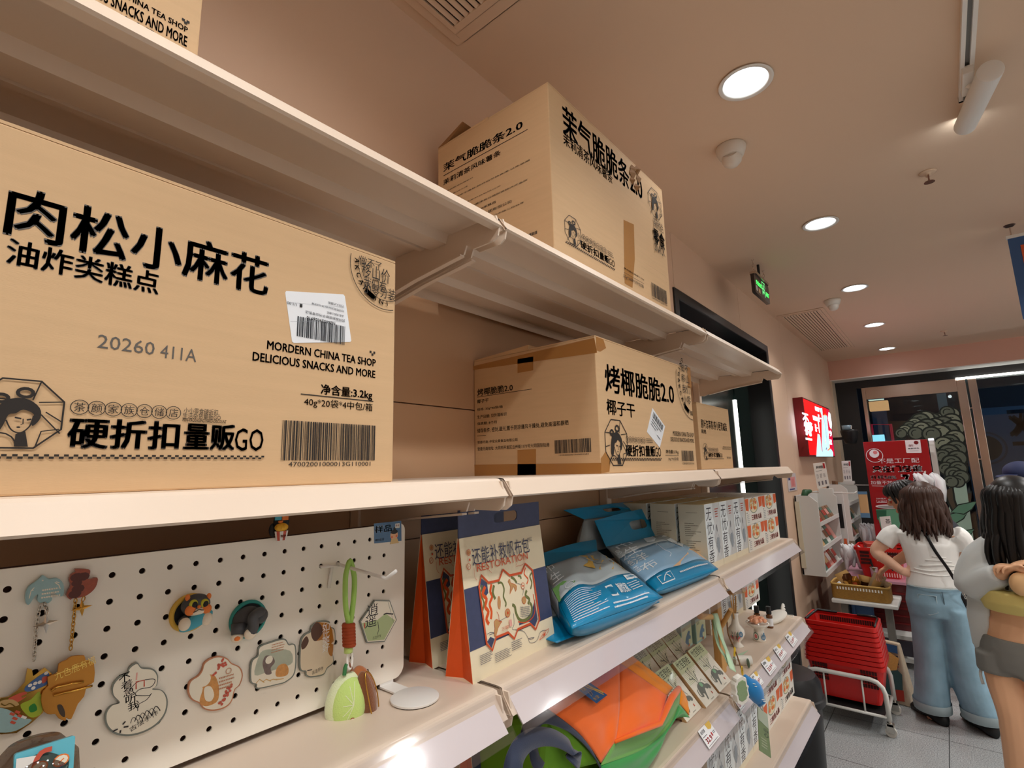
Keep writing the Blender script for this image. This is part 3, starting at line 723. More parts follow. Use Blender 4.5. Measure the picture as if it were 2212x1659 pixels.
# round stamp cut by the box edge
cu, cv = fr.at(829, 588); ro = cu-fr.at(754.5, 575)[0]; ri = ro*.73; ue = bx1-.003
def arcs(r, w):
    P = [p for p in arc((cu, cv), r, -280, -0, 60) ]; P = arc((cu, cv), r, 100, 360, 60)
    run = []
    for p in P:
        if p[0] < ue and p[1] < bz1-.012: run.append(p)
        elif len(run) > 1: ik.stroke(m_ink, run, w); run = []
        else: run = []
    if len(run) > 1: ik.stroke(m_ink, run, w)
ik.sub('round_stamp'); arcs(ro, .0011); arcs(ro*.77, .0008)
for i, ch in enumerate('MINI-PACKAGING'):
    a_ = R(292-i*12.4)
    ik.text(m_ink, ch, cu+ro*.885*math.cos(a_)+ro*.05*math.sin(a_), cv+ro*.885*math.sin(a_)-ro*.05*math.cos(a_), h=ro*.13, rot=a_-math.pi/2+math.pi, bold=.02, align='c') if cu+ro*.9*math.cos(a_) < ue-.004 and cv+ro*.95*math.sin(a_) < bz1-.016 else None
for tx, x0, y0, x1, y1 in (('做不了', 774, 572, 822, 568), ('移山价', 779, 597, 840, 586), ('我们有', 783, 620, 832, 611), ('小零分装', 782, 633, 852, 628)): ik.t(tx, x0, y0, x1, y1, bold=-.004)
ik.sub()
ik.build('box_lettering', b1)
st = MB(); Q = [fr.at(*q) for q in ((630.5, 741), (758.8, 738.7), (743.6, 636), (615, 628.5))]
st.prism([fr.at(*q) for q in ((634, 741), (756, 739), (758.5, 736), (744.5, 640), (741, 636), (618, 628.8), (615.5, 632), (630.5, 738))], lambda u, v, t: fr.P(u, v, .0002+.0004*t))
st = st.build('sticker', m_label, b1)
ik = Ink(fr.P, .0012); ik.fr = fr; mi = mat('label_ink', (40, 44, 52), .6)
a = fr.at(640, 726); b = fr.at(746, 706); ik.bars(mi, a[0], a[1], b[0], b[1], 40, 9)
def up(tx, x1, y0, h, wpx, bold=0.0):     # upside-down writing
    u, v = fr.at(x1, y0); u2, _ = fr.at(x1-wpx, y0); ik.text(mi, tx, u, v, u+abs(u-u2), None, h=h, rot=math.pi, bold=bold)
up('N260529026910', 723, 696.5, .0042, 62, .01); up('苏州观前街新华书店零售店', 744, 690.5, .0042, 86, .0); up('品名:肉松小麻花', 741, 681, .0036, 36); up('打印时间:2026-05-29 16:03/48', 742, 670.5, .0036, 70); up('打印人:内集成', 741, 659.5, .0036, 33); up('1/1.00', 640, 656, .004, 21); up('量', 653, 657.5, .005, 7, .02)
ik.stroke(mat('label_rule', (150, 156, 164), .6), [fr.at(618, 653), fr.at(742, 664.5)], .0003); ik.stroke(mat('label_rule', (150, 156, 164), .6), [fr.at(626, 695), fr.at(744, 695)], .0003)
ik.build('sticker_lettering', b1)

# --- the box cut off at the top left, top shelf
Y0 = .662; x_ = onY(433, 60, Y0).x
b0 = carton('cardboard_box', 'cardboard box on the top shelf cut off by the top left corner', x_-.5, x_, Y0, 1.0, DZ[0], DZ[0]+.3)
fr = Frame((0, Y0, 0), (1, 0, 0), (0, 0, 1)); ik = BInk(fr)
ik.t('MORDERN CHINA TEA SHOP', 160, -66, 406, 60, bold=.022); ik.t('DELICIOUS SNACKS AND MORE', 130, -46, 405, 80, bold=.022); ik.t('净含量:3.2kg', 258, 46, 392, 100, bold=.02)
for x, y in ((396, 43), (406, 48), (401, 50)): u, v = fr.at(x, y); ik.rect(m_ink, u-.0017, v-.0017, u+.0017, v+.0017)
ik.build('box_lettering', b0)

# --- the box on the top shelf, middle
Y2 = .64; fx0 = onY(1188, 300, Y2).x; fx1 = onY(1440, 540, Y2).x; fz = onY(1187, 180, Y2).z
b2 = carton('cardboard_box', 'tall scuffed cardboard box standing on the top shelf near the ceiling', fx0, fx1, Y2, 1.04, DZ[0], fz, lift=.004)
MB().hexa([(fx0, 1.0, fz), (fx0+.2, 1.0, fz), (fx0+.2, 1.04, fz), (fx0, 1.04, fz), (fx0-.004, .93, fz+.03), (fx0+.2, .93, fz+.03), (fx0+.2, .934, fz+.033), (fx0-.004, .934, fz+.033)]).build('flap', m_cardin, b2)
fr = Frame((fx0, Y2, 0), (0, -1, 0), (0, 0, 1)); ik = BInk(fr); mk = m_ink
ik.t('茉气脆脆条2.0', 958, 373, 1129, 257, mk, .02); a = fr.at(958, 380); b = fr.at(1140, 277); ik.rect(mk, a[0], a[1]-.001, b[0], a[1]+.001)
ik.t('茉莉清茶风味薯条', 958, 401, 1081.6, 322, mk, .014)
for tx, x0, y0, x1, y1 in (('生产日期:见外箱标识', 958, 418, 1022, 382), ('保质期:10个月', 960, 429, 1009.5, 401), ('请置于阴凉干燥处,拆开后尽快食用,以免受潮', 958, 441, 1144, 344), ('德州新鲜食品科技有限公司', 972, 455, 1081, 400), ('山东德州市夏津县北城街道经济开发区', 985, 463, 1140, 386), ('开发区180米路西', 1005, 469, 1071.5, 433), ('颜悦集团有限公司', 1025, 474, 1105, 431.6), ('长沙湘江中路二段36号', 1040, 479, 1132, 435)): ik.t(tx, x0, y0, x1, y1, mk, .004)
a = fr.at(1100, 512); b = fr.at(1161, 498); ik.bars(mk, a[0], a[1]-.02, b[0], b[1], 30, 5)
ik.build('box_lettering', b2)
fr = Frame((0, Y2, 0), (1, 0, 0), (0, 0, 1)); ik = BInk(fr)
ik.t('茉气脆脆条2.0', 1216, 291, 1385, 381, mk, .02); ik.t('茉莉清茶风味薯条', 1217, 311, 1322, 373, mk, .012)
go_row(ik, 1254, 535, 1327, 562, 1256, 507, 1310, 548); a = fr.at(1221, 521); b = fr.at(1328, 583.5); ik.checks(mk, a[0], a[1]-.004, b[0], a[1]+.002, 60)
a = fr.at(1237, 499); lady(ik, mk, a[0], a[1], .036)
ik.lines(mk, *fr.at(1312, 552), fr.at(1326, 560)[0], fr.at(1312, 540)[1], 3, 2)
ik.t('净含量及规格:2.5kg', 1346.5, 581, 1390, 603, mk, .008); ik.t('25g*20袋*5中包/箱', 1346, 600, 1389, 616, mk, .002); ik.ln(1346, 588, 1390, 612, .001)
ik.t('MORDERN CHINA TEA SHOP', 1389, 566, 1437.6, 598, mk, .008); ik.t('DELICIOUS SNACKS AND MORE', 1385, 577, 1439, 611, mk, .008)
a = fr.at(1408, 640); b = fr.at(1439, 637); ik.bars(mk, a[0], a[1], b[0], b[1]+.012, 34, 5); ik.text(mk, '6935041200137', a[0], a[1]-.008, b[0], None, h=.005, bold=0)
a = fr.at(1414, 441); lady(ik, mk, a[0], a[1], .05)
ik.t('零食', 1411, 524, 1433, 509, mk, .03); ik.t('SNACK', 1413, 541, 1434, 540, mk, .0); ik.t('茶颜悦色', 1411, 490, 1430, 486, mk, 0)
ik.build('box_lettering', b2)
ik = BInk(fr); ik.poly(m_tape, [fr.at(*q) for q in ((1347, 475), (1369, 485), (1371, 560), (1366, 622), (1349, 612), (1348, 540))]); ik.build('tape', b2)
mb = MB()
rg = random.Random(3)
for i in range(7):
    u, v = fr.at(1372+rg.uniform(-14, 10), 400+rg.uniform(-34, 12)); s_ = rg.uniform(.008, .018)
    mb.add([fr.P(u-s_, v, .0012), fr.P(u+s_*.3, v-s_, .0012), fr.P(u+s_, v+s_*.5, .004+rg.random()*.008), fr.P(u-.2*s_, v+s_, .0015)], [(0, 1, 2), (0, 2, 3)])
mb.build('torn_paper', m_cardin, b2, solid=.0008)
# --- the box on the second shelf, middle
Y3 = .645; gx0 = onY(1293, 900, Y3).x; gx1 = onY(1497, 900, Y3).x; gz_ = onY(1285, 724, Y3).z
b3 = carton('cardboard_box', 'wide taped cardboard box with a tilted white sticker in the middle of the second shelf', gx0, gx1, Y3, YB-.002, DZ[1], gz_, lift=.012)
fr = Frame((gx0, Y3, 0), (0, -1, 0), (0, 0, 1)); ik = BInk(fr)
ik.t('烤椰脆脆2.0', 1031.4, 856, 1107.7, 828, bold=.016); ik.ln(1031, 858, 1149, 840, .0015); ik.t('椰子干', 1031, 872, 1056, 860, bold=.012)
for tx, x0, y0, x1, y1 in (('规格: 30g*90袋/箱', 1031, 889, 1086, 875), ('生产日期: 见外箱标识', 1031, 905, 1095, 890), ('保质期: 8个月', 1031, 919, 1073, 908), ('储存条件: 密封,避光,置于阴凉通风干燥处,避免高温和暴晒', 1031, 936, 1228, 907), ('受委托商: 中安众果食品有限公司', 1032, 959, 1118, 946), ('受委托商地址: 大同市开发区云州街1173号大同国际陆港', 1032, 974, 1187, 956)): ik.t(tx, x0, y0, x1, y1, bold=.004)
ik.ln(1031, 942, 1050, 941, .0012); a = fr.at(1199, 980); b = fr.at(1276.6, 946); ik.bars(m_ink, a[0], a[1], b[0], b[1], 44, 6); ik.t('13003002001660001643', 1208, 985, 1272, 979, bold=0)
ik.build('box_lettering', b3)
ik = BInk(fr); a = fr.at(1284, 726)
for q in (((1017, 792), (1284, 730), (1290, 762), (1017, 800)), ((1017, 1004), (1299, 1000), (1299, 1024), (1017, 1029)), ((1118, 806), (1152, 800), (1152, 770), (1118, 776)), ((1118, 972), (1158, 970), (1158, 1026), (1118, 1028))): ik = BInk(fr); ik.poly(m_tape, [fr.at(*w_) for w_ in q]); ik.build('tape', b3)
fr = Frame((0, Y3, 0), (1, 0, 0), (0, 0, 1)); ik = BInk(fr)
ik.t('烤椰脆脆2.0', 1308, 846, 1453.6, 826, bold=.02); ik.t('椰子干', 1311, 895, 1370.5, 872, bold=.016)
go_row(ik, 1352, 986, 1426.5, 964, 1352, 957, 1393, 945); lady(ik, m_ink, *fr.at(1331.5, 956), .058)
a = fr.at(1317, 995.5); b = fr.at(1428, 993); ik.checks(m_ink, a[0], a[1], b[0], a[1]+.008, 60)
ik.lines(m_ink, *fr.at(1395, 957), fr.at(1410, 950)[0], fr.at(1395, 946)[1], 3, 2)
ik.t('MORDERN CHINA TEA SHOP', 1453, 941, 1497, 935.5, bold=.01); ik.t('DELICIOUS SNACKS AND MORE', 1448, 953, 1497.5, 948, bold=.01)
ik.t('净含量:2.7kg', 1437.6, 981, 1464, 972, bold=.012); ik.ln(1436, 983.5, 1465, 983.5, .001); ik.t('30g*90袋/箱', 1442.7, 996, 1464, 988, bold=.002)
a = fr.at(1473, 996); b = fr.at(1496, 974); ik.bars(m_ink, a[0], a[1], b[0], b[1], 34, 7); ik.text(m_ink, '1300300200166', a[0], a[1]-.011, b[0], None, h=.006, bold=0)
cu, cv = fr.at(1490, 832); ro = cu-fr.at(1460.5, 832)[0]; ue = gx1-.006; bzs = bz1; bz1 = gz_; ik.sub('round_stamp'); arcs(ro, .0022); arcs(ro*.77, .0016); bz1 = bzs
for i, ch in enumerate('MINI-PACKAGING'):
    a_ = R(292-i*12.4)
    if cu+ro*.9*math.cos(a_) < ue-.004: ik.text(m_ink, ch, cu+ro*.885*math.cos(a_)+ro*.05*math.sin(a_), cv+ro*.885*math.sin(a_)-ro*.05*math.cos(a_), h=ro*.13, rot=a_-math.pi/2+math.pi, bold=.02, align='c')
for k, tx in enumerate(('做不', '移山', '我们', '小零')): ik.text(m_ink, tx, cu-ro*.62, cv+ro*(.32-.3*k), cu-.01, None, h=ro*.24, bold=-.004)
ik.sub()
ik.build('box_lettering', b3)
D = [fr.at(*q) for q in ((1396.6, 967), (1424.7, 940+27), (1436, 921), (1409, 881.6))]
Q = [fr.at(*q) for q in ((1408.8, 881.5), (1397, 933), (1424.8, 967), (1436, 921))]
MB().prism(Q, lambda u, v, t: fr.P(u, v, .0004+.0006*t)).build('sticker', m_label, b3)
ik = Ink(fr.P, .0016)
L = lambda s, t: (Q[0][0]+(Q[3][0]-Q[0][0])*s+(Q[1][0]-Q[0][0])*t, Q[0][1]+(Q[3][1]-Q[0][1])*s+(Q[1][1]-Q[0][1])*t)
for i in range(16):
    s0 = .1+.05*i; ik.poly(mi, [L(s0, .08), L(s0+(.03 if i % 3 else .016), .08), L(s0+(.03 if i % 3 else .016), .3), L(s0, .3)])
for r_, (a_, b_) in enumerate(((.1, .8), (.1, .6), (.1, .5), (.6, .85))): ik.stroke(mi, [L(a_, .38+.1*r_), L(b_, .38+.1*r_)], .002)
ik.build('sticker_lettering', b3)
for Lq in (((1287, 727), (1303, 733), (1309, 752), (1296, 760), (1288, 757)), ((1298, 990), (1308, 975), (1319, 992), (1316, 1019), (1299, 1022)), ((1484, 792), (1491, 795), (1493, 838), (1486, 838))):
    ik = BInk(fr); ik.poly(m_tape, [fr.at(*q) for q in Lq]); ik.build('tape', b3)
# --- the smaller box beside it
Y4 = .7; hx0 = onY(1510, 940, Y4).x; hx1 = onY(1578, 940, Y4).x; hz = onY(1506, 869, Y4).z
b4 = carton('cardboard_box', 'smallest cardboard box at the right end of the second shelf', hx0, hx1, Y4, 1.02, DZ[1], hz)
fr = Frame((0, Y4, 0), (1, 0, 0), (0, 0, 1)); ik = BInk(fr)
ik.t('原叶冻萃茶/茶小匣清减装', 1514.6, 925, 1569, 914, bold=.014); ik.t('规格', 1515, 936, 1525, 928, bold=.012); go_row(ik, 1531, 988, 1560, 978, 1531, 974, 1551, 970)
lady(ik, m_ink, *fr.at(1524, 976), .03); ik.ln(1522, 991, 1563, 990.5, .002); ik.t('MORDERN CHINA TEA SHOP', 1561, 967, 1578, 965, bold=.01); ik.t('DELICIOUS SNACKS', 1560, 971, 1578, 969, bold=.01); ik.t('茶颜', 1569, 991, 1578, 987, bold=0)
ik.build('box_lettering', b4)
# ------------------------------------------------------------------ pegboard stand and what hangs on it
D3 = DZ[2]
m_peg = mat('peg_white', (240, 234, 222), .35)
PYF = .797
pfr = Frame((0, PYF, 0), (1, 0, 0), (0, 0, 1))
def at3(px, py): return onY(px, py, PYF)
pg = thing('pegboard_stand', 'white perforated pegboard standing on the third shelf, hung with magnets and keychains', 'pegboard', (.3, .78, D3))
hc = onY(400+617/2.866, 1080+318/2.866, PYF); hc2 = onY(400+1144/2.866, 1080+251/2.866, PYF); pt_ = (hc2.x-hc.x)/5
hr = .0036
pz1 = onY(860, 1131, PYF).z; px1 = onY(873, 1300, PYF).x; pz0 = D3+.009; px0 = -.07
mb = MB()
cx0 = hc.x-pt_*.5; nl = int((cx0-px0-.01)/pt_); X0c = cx0-nl*pt_; ncol = nl+6+1; nrow = 8
Z1c = hc.z+pt_*.5; Z0c = Z1c-nrow*pt_
while Z0c-pt_ > pz0+.008: nrow += 1; Z0c -= pt_
sq = []
for i in range(16):
    a = 2*math.pi*i/16; c, s = math.cos(a), math.sin(a); k = 1/max(abs(c), abs(s)); sq.append((c*k*.5, s*k*.5, c, s))
for i in range(ncol):
    for j in range(nrow):
        u = X0c+pt_*(i+.5); v = Z0c+pt_*(j+.5)
        if px1-u < .018: continue
        P = [(u+q[0]*pt_, PYF, v+q[1]*pt_) for q in sq]+[(u+q[2]*hr, PYF, v+q[3]*hr) for q in sq]+[(u+q[2]*hr*.98, PYF+.0028, v+q[3]*hr*.98) for q in sq]
        mb.add(P, [(q, (q+1) % 16, 16+(q+1) % 16, 16+q) for q in range(16)]+[(16+q, 16+(q+1) % 16, 32+(q+1) % 16, 32+q) for q in range(16)])
X1c = X0c+ncol*pt_
while px1-(X1c-pt_*.5) < .018: X1c -= pt_
r1, r2 = .013, .019
mb.add([(px0, PYF, Z1c), (X1c, PYF, Z1c), (X1c, PYF, pz1), (px0, PYF, pz1)], [(0, 1, 2, 3)]); mb.add([(px0, PYF, pz0), (X1c, PYF, pz0), (X1c, PYF, Z0c), (px0, PYF, Z0c)], [(0, 1, 2, 3)])
mb.add([(px0, PYF, Z0c), (X0c, PYF, Z0c), (X0c, PYF, Z1c), (px0, PYF, Z1c)], [(0, 1, 2, 3)])
E_ = [(X1c, pz0)]+arc((px1-r2, pz0+r2), r2, -90, 0, 8)+arc((px1-r1, pz1-r1), r1, 0, 90, 8)+[(X1c, pz1)]
mb.add([(u, PYF, v) for u, v in E_], [tuple(range(len(E_)))])
rim = [(px0, pz0)]+E_[1:-1]+[(px0, pz1)]
n = len(rim); mb.add([(u, PYF, v) for u, v in rim]+[(u, PYF+.0028, v) for u, v in rim], [(i, (i+1) % n, n+(i+1) % n, n+i) for i in range(n)])
mb.build('board', m_peg, pg)
MB().prism(rim, lambda u, v, t: V(u, PYF+.016+.002*t, v)).build('hole_shade_sheet', mat('peg_hole_shade', (80, 54, 46), .8), pg)  # sheet added behind the board; its brown is the shade inside the holes
fc = onZ(896, 1506, D3+.004); nk = onZ(846, 1484, D3+.004)
mb = MB(); mb.lathe([(0, .0012), (.038, .0012), (.0395, .0022), (.0395, .0048), (.038, .006), (0, .006)], 40, (fc.x, fc.y, D3))
mb.build('foot', m_white, pg, auto=40); MB().lathe([(0, 0), (.037, 0), (.037, .0012), (0, .0012)], 32, (fc.x, fc.y, D3)).build('rubber_pad', m_black, pg)
MB().box(px1-.05, px1-.022, fc.y, PYF+.004, D3+.0022, D3+.0048).box(px1-.05, px1-.022, PYF+.0005, PYF+.0025, D3+.003, pz0+.02).build('foot_arm', m_white, pg)
ik = Ink(pfr.P, .0004); m_sb = mat('sample_blue', (84, 120, 158), .4)
Q = [pfr.at(*q) for q in ((808, 1174), (867, 1168), (866.5, 1125), (807.5, 1131))]
ik.poly(m_sb, Q); a = pfr.at(809, 1152); b = pfr.at(846, 1131)
ik.text(m_white, '样品', a[0], a[1], b[0], b[1]-.001, bold=.02); ik.text(m_white, '请勿食用', *pfr.at(810, 1170), pfr.at(829, 1162)[0], None, h=.0045, bold=.01)
sk = mat('sample_skin', (240, 190, 150), .5); u, v = pfr.at(851, 1156); ik.disc(sk, u, v, .0085, 16); ik.disc(m_black, u, v+.006, .008, 14, .004); ik.disc(m_black, u+.001, v+.0115, .003, 10)
ik.poly(mat('sample_cloth', (226, 196, 140), .5), [(u-.009, v-.015), (u+.011, v-.015), (u+.007, v-.006), (u-.006, v-.006)]); ik.disc(mat('blush', (240, 120, 80), .5), u-.005, v-.003, .002, 8); ik.disc(mat('blush', (240, 120, 80), .5), u+.005, v-.002, .002, 8)
ik.rect(m_white, *pfr.at(853, 1141), *pfr.at(863, 1130)); ik.text(mat('sample_red', (190, 40, 40), .5), '零食', *pfr.at(854, 1138), pfr.at(862, 1133)[0], None, h=.004, bold=.01)
ik.build('sample_sticker', pg)

def px2(L, s, ox, oy): return [pfr.at(ox+x/s, oy+y/s) for x, y in L]
def flat_magnet(name, label, L, th, m, edge=None, draw=None, smooth=5, cat='magnet', y=0.0, group='flat magnets on the pegboard'):
    """a cut-out plate lying on the board: L in board coordinates"""
    P = spline(L, smooth, True) if smooth else L
    us = [p[0] for p in P]; vs = [p[1] for p in P]
    t = thing(name, label, cat, (sum(us)/len(us), PYF, min(vs)), group=group)
    MB().prism(P, lambda u, v, k: V(u, PYF-.0006-y-th*k, v)).build('plate', edge or m, t)
    fr = Frame((0, PYF-.0006-y-th, 0), (1, 0, 0), (0, 0, 1))
    cu, cv = sum(us)/len(us), sum(vs)/len(vs)
    ik = Ink(fr.P, .0002, .00003); ik.poly(m, [(cu+(u-cu)*.95, cv+(v-cv)*.95) for u, v in P])
    if draw: draw(ik, cu, cv, P)
    ik.build('picture', t); return t
S1 = 2.866
m_pic = mat('picture_cream', (238, 232, 214), .2, coat=.4); m_acr = mat('acrylic_edge', (120, 126, 118), .1, spec=.7); m_txt = mat('brush_text', (34, 32, 34), .5); m_redd = mat('picture_red', (196, 84, 64), .4)
m_gold = mat('gold_metal', (206, 160, 76), .25, 1.0); m_silver = mat('silver_metal', (200, 196, 188), .22, 1.0); m_cop = mat('copper_edge', (196, 134, 100), .3, .6)
def dr_gourd(ik, cu, cv, P):
    a = px2([(735, 1180)], S1, 0, 1080)[0]
    for i, ch in enumerate('不着急听我'): u, v = px2([(728+14*i, 1130+44*i)], S1, 0, 1080)[0]; ik.text(m_txt, ch, u, v, u+.0115, v+.0095, bold=.005, rot=.1)
    q = px2([(790, 1180), (830, 1130), (880, 1110), (950, 1105), (930, 1150), (860, 1165), (830, 1200), (910, 1205), (930, 1190), (900, 1230), (850, 1260), (845, 1300)], S1, 0, 1080); ik.stroke(m_txt, spline(q, 4), .0008)
    ik.stroke(m_redd, px2([(835, 1165), (835, 1120), (885, 1110), (885, 1150)], S1, 0, 1080), .0014); ik.rect(mat('seal_pink', (232, 170, 160), .5), *px2([(832, 1110), (845, 1062)], S1, 0, 1080)[0], *px2([(845, 1062)], S1, 0, 1080)[0])
    for j in range(6): q = px2([(800+26*j, 1375-10*j), (815+28*j, 1340-14*j), (840+28*j, 1352-12*j), (850+26*j, 1380-16*j)], S1, 0, 1080); ik.stroke(m_txt, spline(q, 4), .0009 if j % 2 else .0006)
    u, v = px2([(740, 1400)], S1, 0, 1080)[0]
    for j in range(4): ik.stroke(m_txt, [(u+.003*math.cos(j*1.3+3.4), v+.003*math.sin(j*1.3+3.4)), (u+.008*math.cos(j*1.3+3.4), v+.006*math.sin(j*1.3+3.4))], .0016)
    u, v = px2([(800, 1430)], S1, 0, 1080)[0]; ik.text(m_txt, '古法手作', u, v, u+.03, v+.006, bold=0, rot=.35)
flat_magnet('fridge_magnet', 'white gourd-shaped magnet with ink brush writing, low on the pegboard', px2([(840, 1000), (870, 1030), (940, 1040), (970, 1080), (965, 1140), (940, 1165), (1000, 1175), (1030, 1230), (1020, 1310), (970, 1380), (890, 1430), (790, 1455), (700, 1440), (650, 1390), (645, 1320), (680, 1270), (730, 1250), (690, 1200), (690, 1140), (730, 1090), (780, 1070), (795, 1030)], S1, 0, 1080), .004, m_pic, m_acr, dr_gourd)
m_cato = mat('picture_ginger', (206, 148, 84), .3, noise=(300, .3)); m_catg = mat('picture_greycat', (120, 104, 100), .3, noise=(300, .4)); m_blos = mat('picture_blossom', (196, 90, 70), .4)
def dr_flower(ik, cu, cv, P):
    q = px2([(80, 1240), (100, 1160), (75, 1120), (90, 1085), (140, 1075), (180, 1090), (200, 1160), (195, 1230), (160, 1260), (110, 1270)], S1, 400, 1080); ik.poly(m_cato, spline(q, 4, True))
    ik.poly(m_pic, spline(px2([(110, 1160), (150, 1150), (170, 1200), (150, 1240), (115, 1230)], S1, 400, 1080), 4, True)); ik.disc(m_pic, *px2([(110, 1110)], S1, 400, 1080)[0], .008, 14)
    rg = random.Random(2)
    for x, y in ((210, 1000), (195, 1030), (230, 1020), (180, 1060), (245, 1190), (230, 1220), (220, 1245), (255, 1170), (275, 1150), (205, 1260), (215, 1010), (240, 1200)):
        u, v = px2([(x, y)], S1, 400, 1080)[0]
        for k in range(3): ik.disc(m_blos, u+rg.uniform(-.003, .003), v+rg.uniform(-.003, .003), .0018, 7)
    u, v = px2([(255, 1110)], S1, 400, 1080)[0]; ik.lines(m_cop, u-.012, v-.01, u+.008, v+.008, 4, 3); ik.ring(m_cop, *px2([(258, 1052)], S1, 400, 1080)[0], .0035, .0008, 12)
flat_magnet('fridge_magnet', 'flower-shaped magnet with copper rim and a ginger cat picture', px2([(200, 962), (250, 975), (280, 1005), (330, 1030), (348, 1080), (330, 1140), (300, 1170), (280, 1240), (240, 1280), (170, 1300), (110, 1290), (80, 1255), (30, 1230), (8, 1180), (20, 1120), (70, 1085), (95, 1050), (110, 1005), (150, 975)], S1, 400, 1080), .004, m_pic, m_cop, dr_flower)
m_sage = mat('picture_sage', (176, 184, 166), .3, noise=(60, .2))
def dr_cloud(ik, cu, cv, P):
    ik.poly(m_sage, spline(px2([(440, 980), (470, 930), (540, 920), (640, 930), (655, 1000), (600, 1030), (500, 1060), (420, 1080)], S1, 400, 1080), 3, True))
    ik.poly(m_catg, spline(px2([(470, 1000), (490, 960), (530, 965), (545, 1000), (520, 1035), (525, 1070), (490, 1075), (475, 1040)], S1, 400, 1080), 4, True))
    ik.poly(m_cato, spline(px2([(550, 1060), (570, 1020), (610, 1010), (630, 1040), (620, 1080), (560, 1090)], S1, 400, 1080), 4, True)); ik.disc(m_pic, *px2([(510, 985)], S1, 400, 1080)[0], .0055, 12)
    u, v = px2([(575, 900)], S1, 400, 1080)[0]; ik.lines(m_cop, u-.012, v-.008, u+.008, v+.006, 4, 5)
    for j in range(4): ik.stroke(mat('picture_ochre', (206, 170, 110), .4), px2([(430+40*j, 1130-8*j), (450+42*j, 1105), (480+40*j, 1125-8*j)], S1, 400, 1080), .0012)
flat_magnet('fridge_magnet', 'cloud-cornered square magnet with two cats, left of the brown magnet', px2([(605, 855), (635, 890), (675, 900), (672, 1060), (620, 1120), (560, 1140), (440, 1165), (430, 1140), (395, 1120), (400, 1000), (440, 960), (450, 905), (520, 875)], S1, 400, 1080), .004, m_pic, m_acr, dr_cloud)
m_brown1 = mat('picture_amber', (176, 116, 44), .2, coat=.4); m_brown2 = mat('picture_umber', (86, 56, 40), .3)
def dr_brown(ik, cu, cv, P):
    ik.poly(m_brown1, px2([(800, 752), (880, 760), (900, 800), (910, 870), (880, 900), (850, 860), (800, 870)], S1, 400, 1080))
    ik.poly(m_brown2, spline(px2([(770, 800), (800, 755), (830, 770), (840, 820), (800, 870), (775, 850)], S1, 400, 1080), 4, True)); ik.poly(m_brown2, spline(px2([(712, 880), (740, 840), (755, 870), (735, 910), (712, 920)], S1, 400, 1080), 4, True)); ik.poly(m_brown1, spline(px2([(870, 900), (905, 890), (900, 960), (880, 950)], S1, 400, 1080), 4, True))
    for i, ch in enumerate('如此美好'): u, v = px2([(838, 815+43*i)], S1, 400, 1080)[0]; ik.text(m_white, ch, u, v, u+.0125, v+.0125, bold=-.004)
    ik.stroke(m_txt, px2([(745, 1052), (775, 1046)], S1, 400, 1080), .0012); u, v = px2([(775, 1078)], S1, 400, 1080)[0]; ik.text(m_txt, '古法手作', u, v, u+.019, v+.0055, bold=-.002, rot=.1)
flat_magnet('fridge_magnet', 'brown and cream wavy magnet beside the hanging lime plush', px2([(830, 745), (885, 750), (880, 780), (915, 795), (920, 870), (900, 920), (910, 1000), (870, 1040), (845, 1080), (770, 1095), (740, 1085), (735, 1060), (700, 1040), (705, 880), (730, 830), (765, 810), (775, 775)], S1, 400, 1080), .004, mat('picture_sand', (222, 206, 178), .2, coat=.4), m_acr, dr_brown)
m_lgreen = mat('picture_green', (176, 194, 142), .2, coat=.4)
def dr_hex(ik, cu, cv, P):
    ik.poly(m_lgreen, px2([(1085, 760), (1180, 740), (1230, 700), (1288, 742), (1222, 862), (1120, 870)], S1, 400, 1080))
    for i, ch in enumerate('逍遥'): u, v = px2([(1115-12*i, 725+70*i)], S1, 400, 1080)[0]; ik.text(m_txt, ch, u, v, u+.023, v+.02, bold=-.002)
    ik.stroke(m_txt, px2([(1218, 706), (1235, 700), (1255, 702), (1278, 704)], S1, 400, 1080), .002); ik.stroke(m_acr, px2([(1245, 630), (1265, 700), (1280, 760)], S1, 400, 1080), .0006)
    u, v = px2([(1150, 862)], S1, 400, 1080)[0]; ik.text(m_txt, '古法手作', u, v, u+.017, v+.005, bold=-.002); ik.stroke(m_txt, px2([(1182, 750), (1188, 800), (1178, 830)], S1, 400, 1080), .001); ik.disc(m_redd, *px2([(1100, 775)], S1, 400, 1080)[0], .0014, 6, .005)
flat_magnet('fridge_magnet', 'hexagonal green and white magnet at the right edge of the pegboard', px2([(1165, 617), (1258, 620), (1300, 740), (1225, 875), (1115, 882), (1073, 750)], S1, 400, 1080), .004, m_pic, m_acr, dr_hex, smooth=0)

# rubber cat magnets
def brd(px, py, out=0.0): p = onY(px, py, PYF-out); return p
m_yel = mat('rubber_yellow', (222, 182, 74), .5); m_grey = mat('rubber_grey', (74, 76, 80), .55); m_cream = MATS['cream_steel']; m_wht = mat('rubber_white', (236, 224, 204), .55); m_ora = mat('rubber_orange', (232, 126, 52), .5); m_teal = mat('rubber_teal', (46, 148, 142), .5); m_aqua = mat('rubber_aqua', (70, 166, 190), .5); m_hole = mat('hole_black', (24, 24, 28), .6)
def disc_y(mb, c, r, th, n=36, rz=None):
    prof = [(0, 0), (r, 0), (r, th), (0, th)]; return mb.lathe(prof, n, c, Matrix.Rotation(R(90), 4, 'X'))
RX = Matrix.Rotation(R(90), 4, 'X')
c = brd(1170/S1, 1080+695/S1); rr = abs(brd(1290/S1, 1080+695/S1).x-c.x)
t = thing('cat_magnet', 'grey and white cat magnet hugging a blue fish in a yellow ring', 'magnet', c, group='rubber cat magnets')
